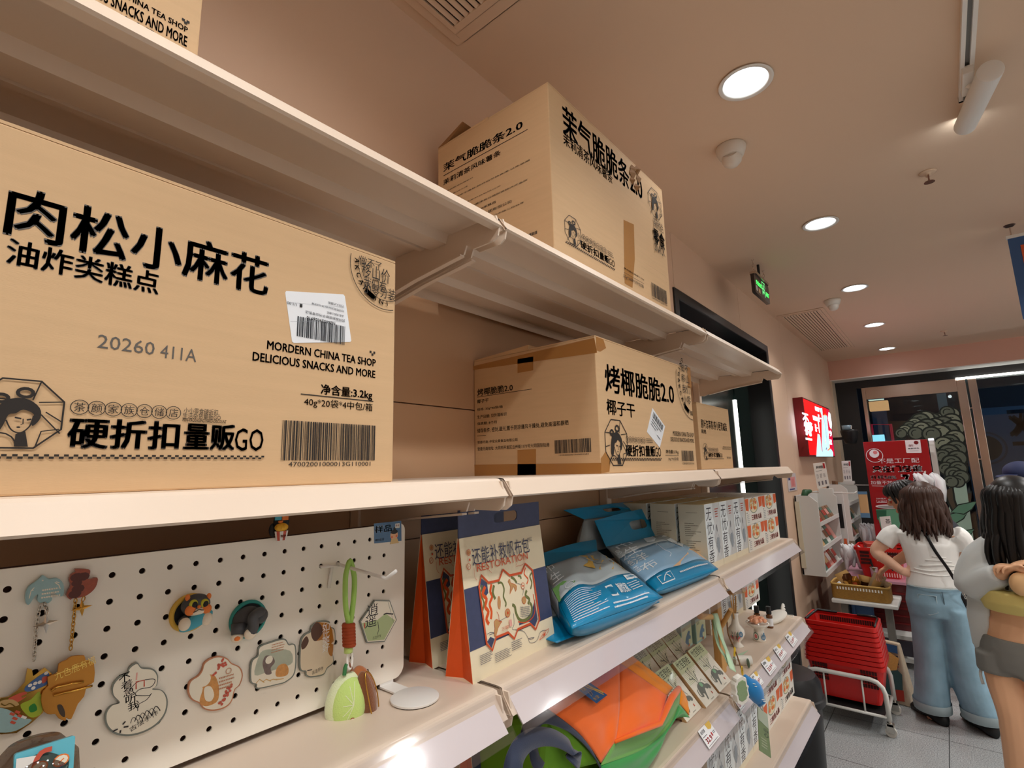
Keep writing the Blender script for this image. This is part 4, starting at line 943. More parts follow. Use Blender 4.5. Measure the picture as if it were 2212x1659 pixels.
MB().lathe([(rr*.78, .0), (rr*.99, .0), (rr, .002), (rr*.97, .006), (rr*.8, .006), (rr*.78, .004)], 40, c, RX, cap=False).build('ring', m_yel, t, smooth=True)
MB().lathe([(0, .0015), (rr*.8, .0015), (rr*.8, .0025), (0, .0025)], 36, c, RX).build('hole', m_hole, t)
hd = brd(1212/S1, 1080+648/S1, .012)
MB().ell(hd, (rr*.72, .012, rr*.57), 24, 14).build('head', m_grey, t, smooth=True)
for x, y, a in ((1160, 598, -1), (1285, 590, 1)):
    p = brd(x/S1, 1080+y/S1, .013)
    MB().add([p+V(-.0075, .003, -.006), p+V(.0075, .003, -.006), p+V(0, -.004, -.006), p+V(a*.0035, .001, .0085)], [(0, 1, 2), (0, 1, 3), (1, 2, 3), (2, 0, 3)]).build('ear', m_grey, t, smooth=True, subsurf=2)
    MB().ell(p+V(a*.0006, -.003, -.001), (.0032, .0022, .0042), 10, 6).build('ear_lining', m_ora, t, smooth=True)
MB().ell(brd(1222/S1, 1080+685/S1, .017), (rr*.6, .009, rr*.25), 18, 8).build('muzzle', m_wht, t, smooth=True)
for x in (1178, 1278): MB().ell(brd(x/S1, 1080+(684 if x < 1200 else 675)/S1, .0225), (.0065, .0035, .0065), 12, 8).build('cheek', m_ora, t, smooth=True)
for x, y in ((1198, 645), (1266, 640)):
    p = brd(x/S1, 1080+y/S1, .0225); MB().ell(p, (.0055, .0026, .0058), 12, 8).build('eye', mat('cat_eye', (190, 186, 50), .3), t, smooth=True); MB().ell(p+V(.0008, -.0018, -.0006), (.0036, .0016, .004), 10, 6).build('pupil', m_hole, t, smooth=True)
p = brd(1233/S1, 1080+661/S1, .0262); MB().ell(p, (.0022, .0016, .0022), 8, 6).build('nose', m_ora, t, smooth=True)
MB().tube([p+V(-.006, .001, -.006), p+V(-.003, -.0004, -.0048), p+V(0, .0, -.003), p+V(.003, -.0004, -.0046), p+V(.006, .001, -.0054)], .0005, 5).build('mouth', m_hole, t)
MB().ell(brd(1200/S1, 1080+735/S1, .009), (rr*.78, .009, rr*.36), 18, 10).build('body', m_grey, t, smooth=True)
fp = brd(1215/S1, 1080+748/S1, .02)
MB().add(*(lambda P, F: (P, F))(*(lambda mb: (mb.v, mb.f))(MB(Matrix.Translation(fp) @ Matrix.Rotation(R(-22), 4, 'Y')).ell((0, 0, 0), (.021, .006, .0085), 20, 10)))).build('fish', m_aqua, t, smooth=True)
for x, y in ((1143, 770), (1280, 735)): MB().ell(brd(x/S1, 1080+y/S1, .023), (.0072, .005, .008), 12, 8).build('paw', m_wht, t, smooth=True)
c = brd(400+385/S1, 1080+735/S1); rr = .0385*1.0; rr = abs(brd(400+495/S1, 1080+735/S1).x-c.x)
t = thing('cat_magnet', 'grey cat hindquarters magnet with tail in a teal ring', 'magnet', c, group='rubber cat magnets')
MB().lathe([(rr*.82, .0), (rr*.99, .0), (rr, .002), (rr*.97, .006), (rr*.84, .006), (rr*.82, .004)], 40, c, RX, cap=False).build('ring', m_teal, t, smooth=True)
MB().lathe([(0, .0015), (rr*.83, .0015), (rr*.83, .0025), (0, .0025)], 36, c, RX).build('hole', m_hole, t)
MB().ell(brd(400+385/S1, 1080+735/S1, .008), (rr*.78, .012, rr*.66), 22, 12).build('body', m_grey, t, smooth=True)
MB().ell(brd(400+465/S1, 1080+715/S1, .016), (rr*.4, .01, rr*.42), 16, 10).build('haunch', m_grey, t, smooth=True)
pts = [brd(400+x/S1, 1080+y/S1, o) for x, y, o in ((470, 690, .02), (440, 705, .027), (420, 730, .031), (425, 775, .031), (415, 815, .028))]
MB().tube([Vector(p) for p in spline(pts, 4)], .0068, 10).build('tail', m_grey, t, smooth=True); MB().ell(brd(400+403/S1, 1080+828/S1, .028), (.0085, .006, .0072), 12, 8).build('tail_tip', m_wht, t, smooth=True)
MB().tube([brd(400+335/S1, 1080+770/S1, .012), brd(400+325/S1, 1080+835/S1, .016)], [.0105, .0085], 12).build('hind_leg', m_grey, t, smooth=True); MB().ell(brd(400+322/S1, 1080+852/S1, .017), (.0085, .006, .0062), 12, 8).build('paw', m_wht, t, smooth=True); MB().ell(brd(400+324/S1, 1080+858/S1, .0215), (.0045, .002, .0032), 8, 6).build('paw_pad', m_ora, t, smooth=True)

# popcorn figure clipped over the top edge
c = brd(608, 1140); t = thing('popcorn_magnet', 'little figure in 3D glasses with a popcorn bucket on the pegboard top edge', 'magnet', c)
MB().ell(brd(608, 1126, .006), (.012, .009, .0135), 16, 10).build('body', m_hole, t, smooth=True)
MB().ell(brd(589, 1145, .002), (.006, .004, .01), 12, 8).build('flipper', m_hole, t, smooth=True)
MB().ell(brd(608, 1139, .015), (.0105, .006, .0065), 14, 8).ell(brd(602, 1141, .018), (.005, .004, .0045), 10, 6).ell(brd(614, 1137, .018), (.005, .004, .0045), 10, 6).build('popcorn', mat('popcorn_yellow', (226, 170, 44), .5), t, smooth=True)
b0_ = brd(607, 1167, .013); b1_ = brd(607, 1147, .013)
n = 12; V0 = []; F0 = []
mb = MB()
for i in range(12):
    a0, a1 = 2*math.pi*i/12, 2*math.pi*(i+1)/12; lo_, hi_ = .0078, .0105; zh = b1_.z-b0_.z
    mb.use(m_redd if i % 2 else m_white).add([b0_+V(lo_*math.cos(a0), lo_*.6*math.sin(a0), 0), b0_+V(lo_*math.cos(a1), lo_*.6*math.sin(a1), 0), b0_+V(hi_*math.cos(a1), hi_*.6*math.sin(a1), zh), b0_+V(hi_*math.cos(a0), hi_*.6*math.sin(a0), zh)], [(0, 1, 2, 3)])
mb.build('bucket', None, t); ik = Ink(Frame(b0_+V(0, -.0066, 0), (1, 0, 0), (0, 0, 1)).P, .0004); ik.text(m_redd, 'POP', -.004, .004, .004, .0085, bold=.04); ik.build('bucket_letters', t)
for x, m_ in ((601, m_aqua), (616, m_ora)): p = brd(x, 1119, .0152); MB().box(p.x-.0048, p.x+.0048, p.y-.001, p.y+.001, p.z-.003, p.z+.003).build('glasses_lens', m_, t)
MB().ell(brd(606, 1127, .0155), (.004, .003, .002), 10, 6).build('beak', m_ora, t, smooth=True)

# keychains hanging from two cut-out magnets
def chain(mb, pts, pitch=.0042, r=.0006, w=.0017):
    P = [Vector(p) for p in spline(pts, 8)]; acc = 0; k = 0; out = [P[0]]
    for a, b in zip(P[:-1], P[1:]):
        d = (b-a).length
        while acc+d >= pitch:
            t_ = (pitch-acc)/d; a = a+(b-a)*t_; d = (b-a).length; acc = 0; out.append(a)
        acc += d
    for i, (a, b) in enumerate(zip(out[:-1], out[1:])):
        m_ = (a+b)/2; d = (b-a).normalized(); s_ = d.orthogonal().normalized(); q = d.cross(s_); s_ = s_ if i % 2 else q
        L_ = (b-a).length*.5+r*1.6
        mb.tube([m_+d*L_*math.cos(g*math.pi/4)+s_*w*math.sin(g*math.pi/4) for g in range(8)], r, 5, True)
    return mb
def star4(mb, c, r, th=.0015):
    P = []
    for i in range(8):
        a = math.pi/4*i+.1; k = r if i % 2 == 0 else r*.3; P.append(c+V(k*math.cos(a), 0, k*math.sin(a)))
    return mb.add(P+[c+V(0, -th, 0), c+V(0, th, 0)], [(i, (i+1) % 8, 8) for i in range(8)]+[((i+1) % 8, i, 9) for i in range(8)])
S2 = 3.6125
m_birdb = mat('leather_blue', (150, 184, 188), .4, noise=(200, .1), bump=(300, .2)); m_owl = mat('leather_red', (150, 62, 26), .3, noise=(260, .4), coat=.4)
def dr_bird(ik, cu, cv, P):
    for L in ([(220, 330), (235, 270), (260, 245)], [(255, 265), (235, 268)], [(420, 205), (450, 225), (462, 255)], [(430, 200), (455, 208)]): ik.stroke(m_wht, px2(L, S2, 0, 1200), .0008)
    u, v = px2([(312, 340)], S2, 0, 1200)[0]; ik.lines(m_wht, u, v, u+.017, v+.012, 3, 6); ik.disc(m_wht, *px2([(325, 190)], S2, 0, 1200)[0], .0008, 8)
k1 = flat_magnet('keychain', 'pale blue bird keychain with silver chain and enamel charm, far left of the pegboard', px2([(330, 150), (375, 178), (440, 172), (485, 215), (490, 290), (470, 315), (435, 300), (410, 275), (385, 300), (400, 335), (370, 365), (320, 368), (285, 345), (290, 300), (265, 310), (240, 345), (215, 380), (195, 355), (195, 290), (220, 235), (270, 200), (300, 175)], S2, 0, 1200), .005, m_birdb, None, dr_bird, 3, 'keychain', group='keychains hanging on the pegboard')
q = lambda x, y, o=.006: brd(x/S2, 1200+y/S2, o)
chain(MB(), [q(325, 375), q(300, 450), q(285, 560), q(275, 680), q(262, 850)]).build('chain', m_silver, k1, smooth=True)
mb = chain(MB(), [q(345, 370), q(365, 420), q(358, 470)]); star4(mb, q(360, 530, .008), .011).build('star_charm', m_silver, k1)
L = px2([(340, 865), (395, 910), (380, 960), (360, 1040), (330, 1120), (330, 1210), (240, 1290), (120, 1370), (0, 1380), (-80, 1350), (-80, 1150), (0, 1100), (60, 1090), (130, 1040), (185, 980), (205, 870), (240, 880), (250, 930)], S2, 0, 1200)
MB().prism(L, lambda u, v, k: V(u, PYF-.004-.003*k, v)).build('enamel_charm', m_gold, k1)
fr = Frame((0, PYF-.007, 0), (1, 0, 0), (0, 0, 1)); ik = Ink(fr.P, .0002, .00003)
E2 = lambda L, m_: ik.poly(m_, spline(px2(L, S2, 0, 1200), 3, True))
E2([(-70, 1180), (60, 1190), (150, 1250), (240, 1270), (120, 1350), (0, 1365), (-70, 1340)], m_birdb); E2([(60, 1100), (180, 1050), (200, 1080), (130, 1130), (80, 1125)], m_redd); E2([(190, 1010), (340, 900), (375, 925), (350, 1000), (210, 1050)], mat('enamel_blue', (70, 104, 160), .2)); E2([(150, 1150), (230, 1110), (300, 1050), (320, 1200), (250, 1250), (190, 1220)], mat('enamel_lime', (160, 180, 60), .2)); E2([(215, 1170), (260, 1140), (280, 1190), (230, 1210)], mat('enamel_green', (50, 130, 60), .2)); E2([(0, 1120), (90, 1110), (140, 1150), (60, 1170), (-20, 1165)], mat('enamel_tan', (190, 160, 110), .2)); E2([(320, 940), (360, 930), (350, 970), (320, 985)], m_redd)
for x, y in ((70, 1215), (110, 1200), (90, 1250), (130, 1230), (160, 1240), (75, 1280)): ik.stroke(m_redd if x % 20 else m_white, px2([(x, y), (x+35, y+14)], S2, 0, 1200), .0022)
for x, y in ((225, 1000), (265, 985), (300, 975), (250, 1020), (350, 905)): ik.disc(m_white, *px2([(x, y)], S2, 0, 1200)[0], .0018, 8)
ik.stroke(m_gold, px2([(160, 1090), (350, 1005)], S2, 0, 1200), .0018); ik.stroke(m_gold, spline(px2([(0, 1140), (30, 1155), (70, 1140), (110, 1165)], S2, 0, 1200), 4), .0009)
ik.build('enamel_picture', k1)
def dr_owl(ik, cu, cv, P):
    for x, y, r_ in ((590, 165, .006), (640, 160, .006), (590, 210, .005), (600, 255, .006), (575, 295, .006)): ik.disc(mat('owl_dark', (84, 32, 18), .35), *px2([(x, y)], S2, 0, 1200)[0], r_, 10, r_*.8)
k2 = flat_magnet('keychain', 'russet owl keychain with gold chain and gold badge charm on the pegboard', px2([(580, 100), (685, 105), (692, 140), (680, 180), (750, 168), (745, 225), (715, 270), (660, 310), (600, 325), (555, 330), (540, 340), (510, 310), (515, 285), (540, 230), (530, 185), (545, 145), (580, 120)], S2, 0, 1200), .005, m_owl, None, dr_owl, 3, 'keychain', group='keychains hanging on the pegboard')
chain(MB(), [q(590, 340), q(580, 450), q(565, 600), q(548, 760)]).build('chain', m_gold, k2, smooth=True)
mb = chain(MB(), [q(655, 325), q(645, 355), q(640, 385)]); star4(mb, q(640, 408, .008), .01).build('star_charm', m_gold, k2)
L = px2([(545, 770), (640, 765), (650, 800), (715, 825), (715, 970), (660, 1000), (640, 1080), (590, 1140), (540, 1255), (500, 1245), (495, 1270), (440, 1250), (415, 1215), (380, 1220), (330, 1200), (305, 1110), (320, 1040), (360, 1000), (355, 930), (430, 900), (440, 830), (500, 800)], S2, 0, 1200)
MB().prism(spline(L, 2, True), lambda u, v, k: V(u, PYF-.008-.003*k, v)).build('badge', mat('gold_badge', (196, 136, 62), .35, .85), k2, bevel=.0006)
fr = Frame((0, PYF-.011, 0), (1, 0, 0), (0, 0, 1)); ik = Ink(fr.P, .0003, .00003); mgl = mat('gold_bright', (246, 206, 110), .2, 1.0)
ik.stroke(mgl, px2([(430, 905), (560, 860), (660, 825)], S2, 0, 1200), .0008); u, v = px2([(415, 960)], S2, 0, 1200)[0]; ik.text(mgl, '九色鹿有福', u, v, u+.036, v+.009, bold=-.006, rot=.24); ik.poly(mat('dark_slot', (70, 58, 48), .6), spline(px2([(430, 1150), (465, 1145), (490, 1200), (485, 1240), (450, 1215)], S2, 0, 1200), 3, True))
ik.build('relief_lettering', k2)
MB().tube([q(400, 1055, .0135), q(440, 1030, .0145), q(560, 1000, .0145), q(655, 985, .0135)], .0013, 6).tube([q(420, 1090, .0135), q(560, 1060, .0135), q(660, 1035, .013), q(720, 1015, .0125)], .0014, 6).build('brooch_pin', m_gold, k2, smooth=True)

# peg hook and the lime plush keychain on it
hp = brd(400+945/S1, 1080+398/S1); hx = hp.x
tipb = onX(400+1245/S1, 1080+487/S1, hx); tip = onX(400+1305/S1, 1080+440/S1, hx)
t = thing('peg_hook', 'white wire peg hook sticking out of the pegboard', 'hook', hp)
cr = brd(400+842/S1, 1080+412/S1)
MB().tube([hp+V(0, .012, .004), hp+V(0, -.004, 0), tipb+V(0, .006, .0005), tipb, tip], .0026, 10).build('rod', m_white, t, smooth=True)
MB().tube([V(cr.x, PYF+.012, cr.z), V(cr.x, PYF-.004, cr.z), V(cr.x+.004, PYF-.007, cr.z), V(hp.x-.008, PYF-.007, hp.z-.001), hp+V(0, -.007, -.002)], .0022, 8).build('cross_wire', m_white, t, smooth=True)
MB().tube([hp+V(-.014, -.006, .0), hp+V(-.0165, -.002, -.034)], .0026, 8).build('stay', m_white, t, smooth=True)
kp = onX(400+1020/S1, 1080+402/S1, hx)
t = thing('plush_keychain', 'lime slice and brown pouch plush keychain on a green cord, touching the shelf', 'plush keychain', (hx, kp.y, D3))
ky = kp.y
Z = lambda x, y, dy=0.0: onY(400+x/S1, 1080+y/S1, ky+dy)
m_cord = mat('cord_lime', (164, 206, 104), .7, bump=(600, .3)); m_cordb = mat('cord_russet', (166, 70, 30), .7); m_lime = mat('plush_lime', (196, 224, 128), .9, sheen=.5, bump=(500, .4)); m_limer = mat('plush_rind', (222, 232, 190), .9, sheen=.5, bump=(500, .4)); m_choc = mat('plush_brown', (128, 76, 38), .9, sheen=.5, bump=(400, .6)); m_chocl = mat('plush_tan', (176, 104, 56), .8, sheen=.4)
a = Z(1020, 398); top = V(hx, ky, kp.z+.0065)
pts = [Z(1012, 770), Z(993, 650), Z(992, 500), Z(1000, 440), top, Z(1040, 440), Z(1048, 500), Z(1042, 620), Z(1022, 770)]
MB().tube([Vector(p) for p in spline(pts, 5)], .0042, 8).build('cord', m_cord, t, smooth=True)
mb = MB()
for i in range(7):
    p = Z(1012+i*.6, 775+i*20); mb.lathe([(.004, -.0034), (.0098, -.0028), (.0108, 0), (.0098, .0028), (.004, .0034)], 14, p, Matrix.Rotation(.12, 4, 'Y'))
mb.build('cord_knot', m_cordb, t, smooth=True)
MB().tube([Z(1012, 905), Z(1010, 945)], .007, 10).build('cord_end', m_lime, t, smooth=True)
c = Z(1018, 985); MB().tube([c+V(.0045*math.cos(g*math.pi/8), .001*math.sin(g*math.pi/8), .0145*math.sin(g*math.pi/8)) for g in range(16)], .0021, 8, True).build('clasp', m_white, t, smooth=True)
MB().tube([Z(985, 1085), Z(990, 1040), Z(1000, 1015)], .003, 6).build('loop_tab', mat('tab_green', (56, 120, 70), .7), t); MB().tube([Z(1010, 1015), Z(1025, 1035), Z(1030, 1055)], .003, 6).build('loop_tab', m_choc, t)
# lime wedge: rounded half disc
pc = Z(1015, 1255); rad = (Z(1015, 1085)-Z(1015, 1418)).length/2*1.12
MB(Matrix.Translation(pc+V(-.002, .004, 0)) @ Matrix.Rotation(R(10), 4, 'Y') @ Matrix.Rotation(R(-24), 4, 'Z')).ell((0, 0, 0), (rad*.74, .021, rad), 26, 16).build('rind', m_limer, t, smooth=True)
MB(Matrix.Translation(pc+V(-.003, -.004, .001)) @ Matrix.Rotation(R(10), 4, 'Y') @ Matrix.Rotation(R(-24), 4, 'Z')).ell((0, 0, 0), (rad*.63, .0165, rad*.86), 26, 16).build('lime_flesh', m_lime, t, smooth=True)
Mf = Matrix.Translation(pc+V(-.003, -.004, .001)) @ Matrix.Rotation(R(10), 4, 'Y') @ Matrix.Rotation(R(-24), 4, 'Z')
def lf(u, v, e):
    q_ = (u/(rad*.63))**2+(v/(rad*.86))**2; return Mf @ V(u, -.0165*math.sqrt(max(0, 1-q_))-e, v)
ik = Ink(lf, .0004)
for k in range(6):
    a_ = R(100+k*28); ik.stroke(m_limer, [(rad*.1+rad*.5*s_*math.cos(a_)*.8, rad*.05+rad*.78*s_*math.sin(a_)) for s_ in (0, .33, .66, .9)], .0011)
u_, v_ = rad*.14, -rad*.62
ik.disc(m_cordb, u_, v_, .0062, 16, .0118); ik.disc(m_pic, u_, v_, .005, 16, .0105); ik.text(m_cordb, '暴', u_-.0036, v_+.0005, u_+.0036, v_+.008, bold=0); ik.text(m_cordb, '茶', u_-.0036, v_-.008, u_+.0036, v_-.0005, bold=0)
ik.build('flesh_print', t)
pb = Z(1110, 1215, -.004)
Mb = Matrix.Translation(pb) @ Matrix.Rotation(R(-14), 4, 'Y') @ Matrix.Rotation(R(28), 4, 'Z')
MB(Mb).ell((.004, .004, 0), (rad*.42, .02, rad*1.08), 24, 16).build('brown_shell', m_chocl, t, smooth=True)
MB(Mb).ell((-.006, -.007, 0), (rad*.3, .014, rad*1.0), 24, 16).build('brown_face', m_choc, t, smooth=True)
mb = MB(Mb)
mb.tube([Vector(p) for p in spline([(-.006+rad*.31*math.cos(g*math.pi/6), -.0145-.004*math.cos(g*math.pi/6)**2, rad*.98*math.sin(g*math.pi/6)) for g in range(12)], 2, True)], .0011, 5, True).build('gold_seam', m_gold, t, smooth=True)
tg = Z(1200, 1330, -.006); mb = MB(Matrix.Translation(tg) @ Matrix.Rotation(R(-8), 4, 'Y')); mb.box(-.0095, .0095, -.0015, .0015, -.0098, .0098); mb.build('woven_tag', mat('tag_maroon', (112, 48, 44), .6), t, bevel=.001)
ik = Ink(Frame(tg+V(0, -.0016, 0), (1, 0, 0), (0, 0, 1)).P, .0003); ik.ring(m_pic, 0, .001, .006, .0008, 14); ik.text(m_pic, '茶', -.003, -.002, .003, .004, bold=0); ik.build('tag_print', t)

# round smoked jar with a sweet, cut off at the lower left corner
jy = .69; jc = onY(62, 1720, jy); jr = (onY(176, 1690, jy)-jc).x
t = thing('glass_jar', 'round smoky glass jar at the bottom left corner, cut off by the frame', 'jar', (jc.x, jy, D3))
zt = onY(80, 1592, jy).z; hh = zt-D3
MB().lathe([(0, .002), (jr*.6, .002), (jr*.85, hh*.15), (jr, hh*.5), (jr*.86, hh*.84), (jr*.5, hh*.97), (0, hh)], 40, (jc.x, jy, D3)).build('body', clear_mat('smoked_glass', (.5, .44, .4, 1), .05, .3), t, smooth=True)
MB().ell((jc.x, jy+.005, D3+hh*.4), (jr*.72, jr*.7, hh*.38), 24, 14).build('contents', mat('jar_brown', (104, 82, 62), .7, noise=(60, .6)), t, smooth=True)
a = onY(108, 1655, jy-jr-.006); t = thing('wrapped_sweet', 'small blue and red printed sachet in front of the smoky jar', 'sachet', (a.x, a.y, D3))
MB(Matrix.Translation((a.x, a.y, D3+.001)) @ Matrix.Rotation(R(-12), 4, 'X')).prism(rrect(-.021, 0, .021, a.z-D3+.012, .002), lambda u, v, k: V(u, -.003+.006*k, v)).build('sachet', mat('sachet_blue', (96, 186, 206), .25, coat=.4), t, bevel=.002)
qa = Frame(V(a.x, a.y-.0035, D3+.001), (1, 0, 0), (0, .2, 1)); ik = Ink(qa.P, .0006); hq = a.z-D3
ik.poly(m_white, [(-.02, hq*.6), (-.02, hq+.009), (-.004, hq+.006), (-.012, hq*.6)]); ik.stroke(m_redd, spline([(-.014, hq*.7), (-.006, hq+.004), (.004, hq+.008)], 4), .004)
for x in (-.004, .011): ik.ring(m_ora, x, hq-.004, .0055, .0012, 12, .0045); ik.disc(m_pic, x, hq-.004, .005, 10, .004); ik.stroke(m_ora, [(x-.002, hq-.006), (x+.002, hq-.003)], .001)
ik.build('sachet_picture', t)
# ------------------------------------------------------------------ paper carrier packs
m_pcream = mat('pack_cream', (238, 226, 196), .45); m_pnavy = mat('pack_navy', (62, 70, 104), .45, noise=(90, .18)); m_pora = mat('pack_orange', (222, 84, 20), .5); m_pred = mat('pack_red_line', (206, 80, 36), .5); m_pgreen = mat('pack_olive', (112, 118, 66), .5); m_ptan = mat('pack_tan', (196, 150, 96), .5); m_pink_ = mat('pack_text', (56, 60, 92), .5)
A = onZ(1021.4, 1478.6, D3); B = onZ(1199.5, 1386.5, D3); C_ = onZ(957, 1463.7, D3)
uX = (B-A).normalized(); W_ = (B-A).length; nY = V(-uX.y, uX.x, 0); dp = (C_-A).dot(nY)
# ridge above mid depth: plane through mid depth parallel to the front edge
mid = A+nY*dp*.5
def on_plane(px, py, o, n): d = ray(px, py); return EYE+d*((o-EYE).dot(n)/d.dot(n))
rg0 = on_plane(983.4, 1164, mid, nY); rg1 = on_plane(1154.4, 1135.5, mid, nY); tp0 = on_plane(984.8, 1102, mid, nY); tp1 = on_plane(1156.3, 1085.3, mid, nY)
hR = (rg0.z+rg1.z)/2-D3; hT = (tp0.z+tp1.z)/2-D3
def make_pack():
    t = thing('carrier_pack', 'cream and navy gift pack with handle slot, nearest the price rail on the third shelf', 'gift pack', A, math.atan2(uX.y, uX.x), group='gift packs with handle slots')
    M = WM[t]; L = lambda x, y, z: M @ V(x, y, z)
    w = W_; d = dp; r = d*.5
    F = [L(0, 0, 0), L(w, 0, 0), L(w, r-.002, hR), L(0, r-.002, hR)]
    MB().add(F+[L(0, d, 0), L(w, d, 0), L(w, r+.002, hR), L(0, r+.002, hR)], [(0, 1, 2, 3), (5, 4, 7, 6), (0, 4, 5, 1)]).build('front_panel', m_pcream, t, solid=.0012)
    for x, s in ((0, 1), (w, -1)):
        ci = L(x+s*.012, r, .0); ce = L(x+s*.004, r, hR*.45)
        MB().add([L(x, 0, 0), ci, L(x, d, 0), L(x, r, hR), ce], [(0, 1, 4), (0, 4, 3), (1, 2, 4), (4, 2, 3)]).build('side_gusset', m_pora, t, solid=.0008)
    # handle card with a slot
    outer = [(0, hR-.001), (w, hR-.001), (w, hT), (0, hT)]
    hw = w*.15; zc = hR+(hT-hR)*.56; hh_ = (hT-hR)*.2
    hole = rrect(w*.54-hw, zc-hh_, w*.54+hw, zc+hh_, hh_*.98, 6)[::-1]
    tri = tessellate_polygon([[Vector((u, v, 0)) for u, v in outer], [Vector((u, v, 0)) for u, v in hole]])
    MB().add([L(u, r, v) for u, v in outer+hole], [tuple(q) for q in tri]).build('handle', m_pnavy, t, solid=.0022)
    # art on the sloping front
    up = (L(0, r-.002, hR)-L(0, 0, 0)).normalized(); fr = Frame(L(0, 0, 0), (L(w, 0, 0)-L(0, 0, 0)), up); fr.n = fr.ux.cross(fr.uy)
    Hf = math.hypot(hR, r); ik = Ink(fr.P, .0009, .00004)
    g = lambda x, y: fr.at(860+x/3.686, 1050+y/3.686)
    nv0, nv1 = g(545, 820)[1], g(590, 1315)[1]; nv2 = g(1150, 640)[1]; nv3 = g(1230, 1030)[1]
    ik.poly(m_pnavy, [(0, (nv1+nv3)/2), (w, (nv1+nv3)/2), (w, (nv0+nv2)/2), (0, (nv0+nv2)/2)])
    Pl = [g(*q) for q in ((655, 710), (710, 770), (795, 750), (827, 665), (880, 712), (975, 690), (1005, 618), (1062, 670), (1118, 1060), (1088, 1140), (1045, 1095), (945, 1140), (918, 1215), (868, 1165), (772, 1205), (742, 1307), (697, 1255), (635, 800))]
    ik.poly(m_pcream, Pl)
    G = lambda L_: [g(*q) for q in L_]
    ik.poly(m_pnavy, G([(655, 730), (705, 775), (715, 850), (680, 900), (650, 800)])); ik.poly(m_pnavy, G([(960, 1110), (1040, 1080), (1085, 1120), (1108, 1060), (1085, 900), (1060, 1000), (1010, 1060), (960, 1085)])); ik.poly(m_pnavy, G([(705, 1240), (740, 1290), (765, 1215), (730, 1200)]))
    curls = [(m_pora, [(690, 800), (670, 860), (700, 900), (690, 960), (715, 1000), (700, 1060), (720, 1100)], .007), (m_pgreen, [(665, 790), (655, 860), (680, 930), (670, 990)], .004), (m_pora, [(740, 780), (730, 840), (745, 880), (725, 940), (740, 1000), (735, 1060)], .006), (m_pgreen, [(760, 790), (750, 850), (770, 900)], .006), (m_pgreen, [(790, 775), (820, 770), (840, 820), (835, 880), (855, 930), (850, 960)], .004),
             (m_pgreen, [(895, 725), (920, 740), (940, 770)], .005), (m_pgreen, [(950, 715), (970, 720), (975, 740)], .004), (m_pora, [(1010, 650), (1000, 700), (1030, 740), (1020, 780)], .003), (m_pgreen, [(1060, 690), (1045, 720), (1060, 770), (1050, 820)], .004), (m_pgreen, [(1020, 830), (1010, 870), (1040, 900), (1030, 940)], .006),
             (m_pgreen, [(905, 945), (925, 960), (935, 1010), (960, 1060), (1000, 1070), (1050, 1030), (1060, 960), (1045, 930)], .006), (m_pred, [(950, 1080), (1010, 1085), (1070, 1040), (1085, 960), (1070, 860)], .0022), (m_pink_, [(915, 1015), (918, 1100), (905, 1140), (945, 1145), (1000, 1160), (1040, 1220), (1080, 1205), (1035, 1215), (1050, 1248), (1100, 1230), (1130, 1160), (1180, 1145)], .0008), (m_pink_, [(705, 1180), (730, 1165), (760, 1170), (720, 1185)], .0008)]
    for m_, q, th in curls: ik.stroke(m_, spline(G(q), 4), th)
    beasts = [[(870, 760), (885, 740), (890, 770), (920, 780), (940, 800), (930, 840), (915, 800), (885, 860), (890, 800)], [(790, 890), (800, 880), (810, 920), (805, 980), (790, 960)], [(980, 895), (1000, 880), (1015, 910), (1000, 940), (985, 925)], [(760, 1080), (780, 1060), (800, 1080), (820, 1075), (790, 1130), (775, 1190), (760, 1190), (765, 1130)]]
    for b_ in beasts: ik.poly(m_ptan, spline(G(b_), 2, True)); ik.stroke(m_pred, spline(G(b_), 2, True), .0008, True)
    ik.stroke(m_pred, spline(G([(780, 1000), (795, 1030), (800, 1070), (820, 1085)]), 4), .001)
    for x, y, r_ in ((988, 795, .006), (866, 1010, .0075)): u, v = g(x, y); ik.disc(m_ptan if r_ > .007 else m_pcream, u, v, r_, 16); ik.ring(m_pred, u, v, r_, .0012, 18); ik.disc(m_pred, u, v, r_*.4, 10)
    ik.stroke(m_pink_, G([(930, 770), (980, 785)]), .0007); ik.stroke(m_pink_, G([(995, 805), (985, 870)]), .0007); ik.stroke(m_pink_, G([(800, 1075), (860, 1040)]), .0007)
    for i in range(6): ik.stroke(m_pink_, G([(970+12*i, 955), (985+10*i, 1050)]), .0006); ik.stroke(m_pink_, G([(965, 970+14*i), (1045, 955+14*i)]), .0006)
    ik.stroke(m_pred, Pl, .0045, True)
    a = g(590, 665); b = g(1038, 500); vt = g(1000, 405)[1]
    ik.text(m_pink_, '还能补救帆布包', a[0], a[1]+.006, b[0], vt-.002, bold=.0); ik.text(m_pred, 'RESTORATION', a[0]+.01, a[1]-.006, b[0]-.01, a[1]+.008, bold=-.012)
    ik.stroke(m_pred, spline(G([(595, 650), (600, 720), (620, 750)]), 4), .0007); ik.stroke(m_pred, spline(G([(640, 640), (690, 650), (735, 690)]), 4), .0007); ik.stroke(m_pred, spline(G([(930, 630), (960, 560), (1000, 560), (990, 620), (930, 640)]), 4), .0007)
    for y in (530, 642): u, v = g(553, y); ik.ring(m_pred, u, v, .0052, .001, 16); ik.disc(m_ptan if y < 600 else m_pcream, u, v, .004, 12); ik.stroke(m_pred, [(u-.002, v-.003), (u, v+.002), (u+.002, v-.001)], .001)
    u, v = g(560, 588); ik.rect(m_pred, u-.002, v-.002, u+.002, v+.002)
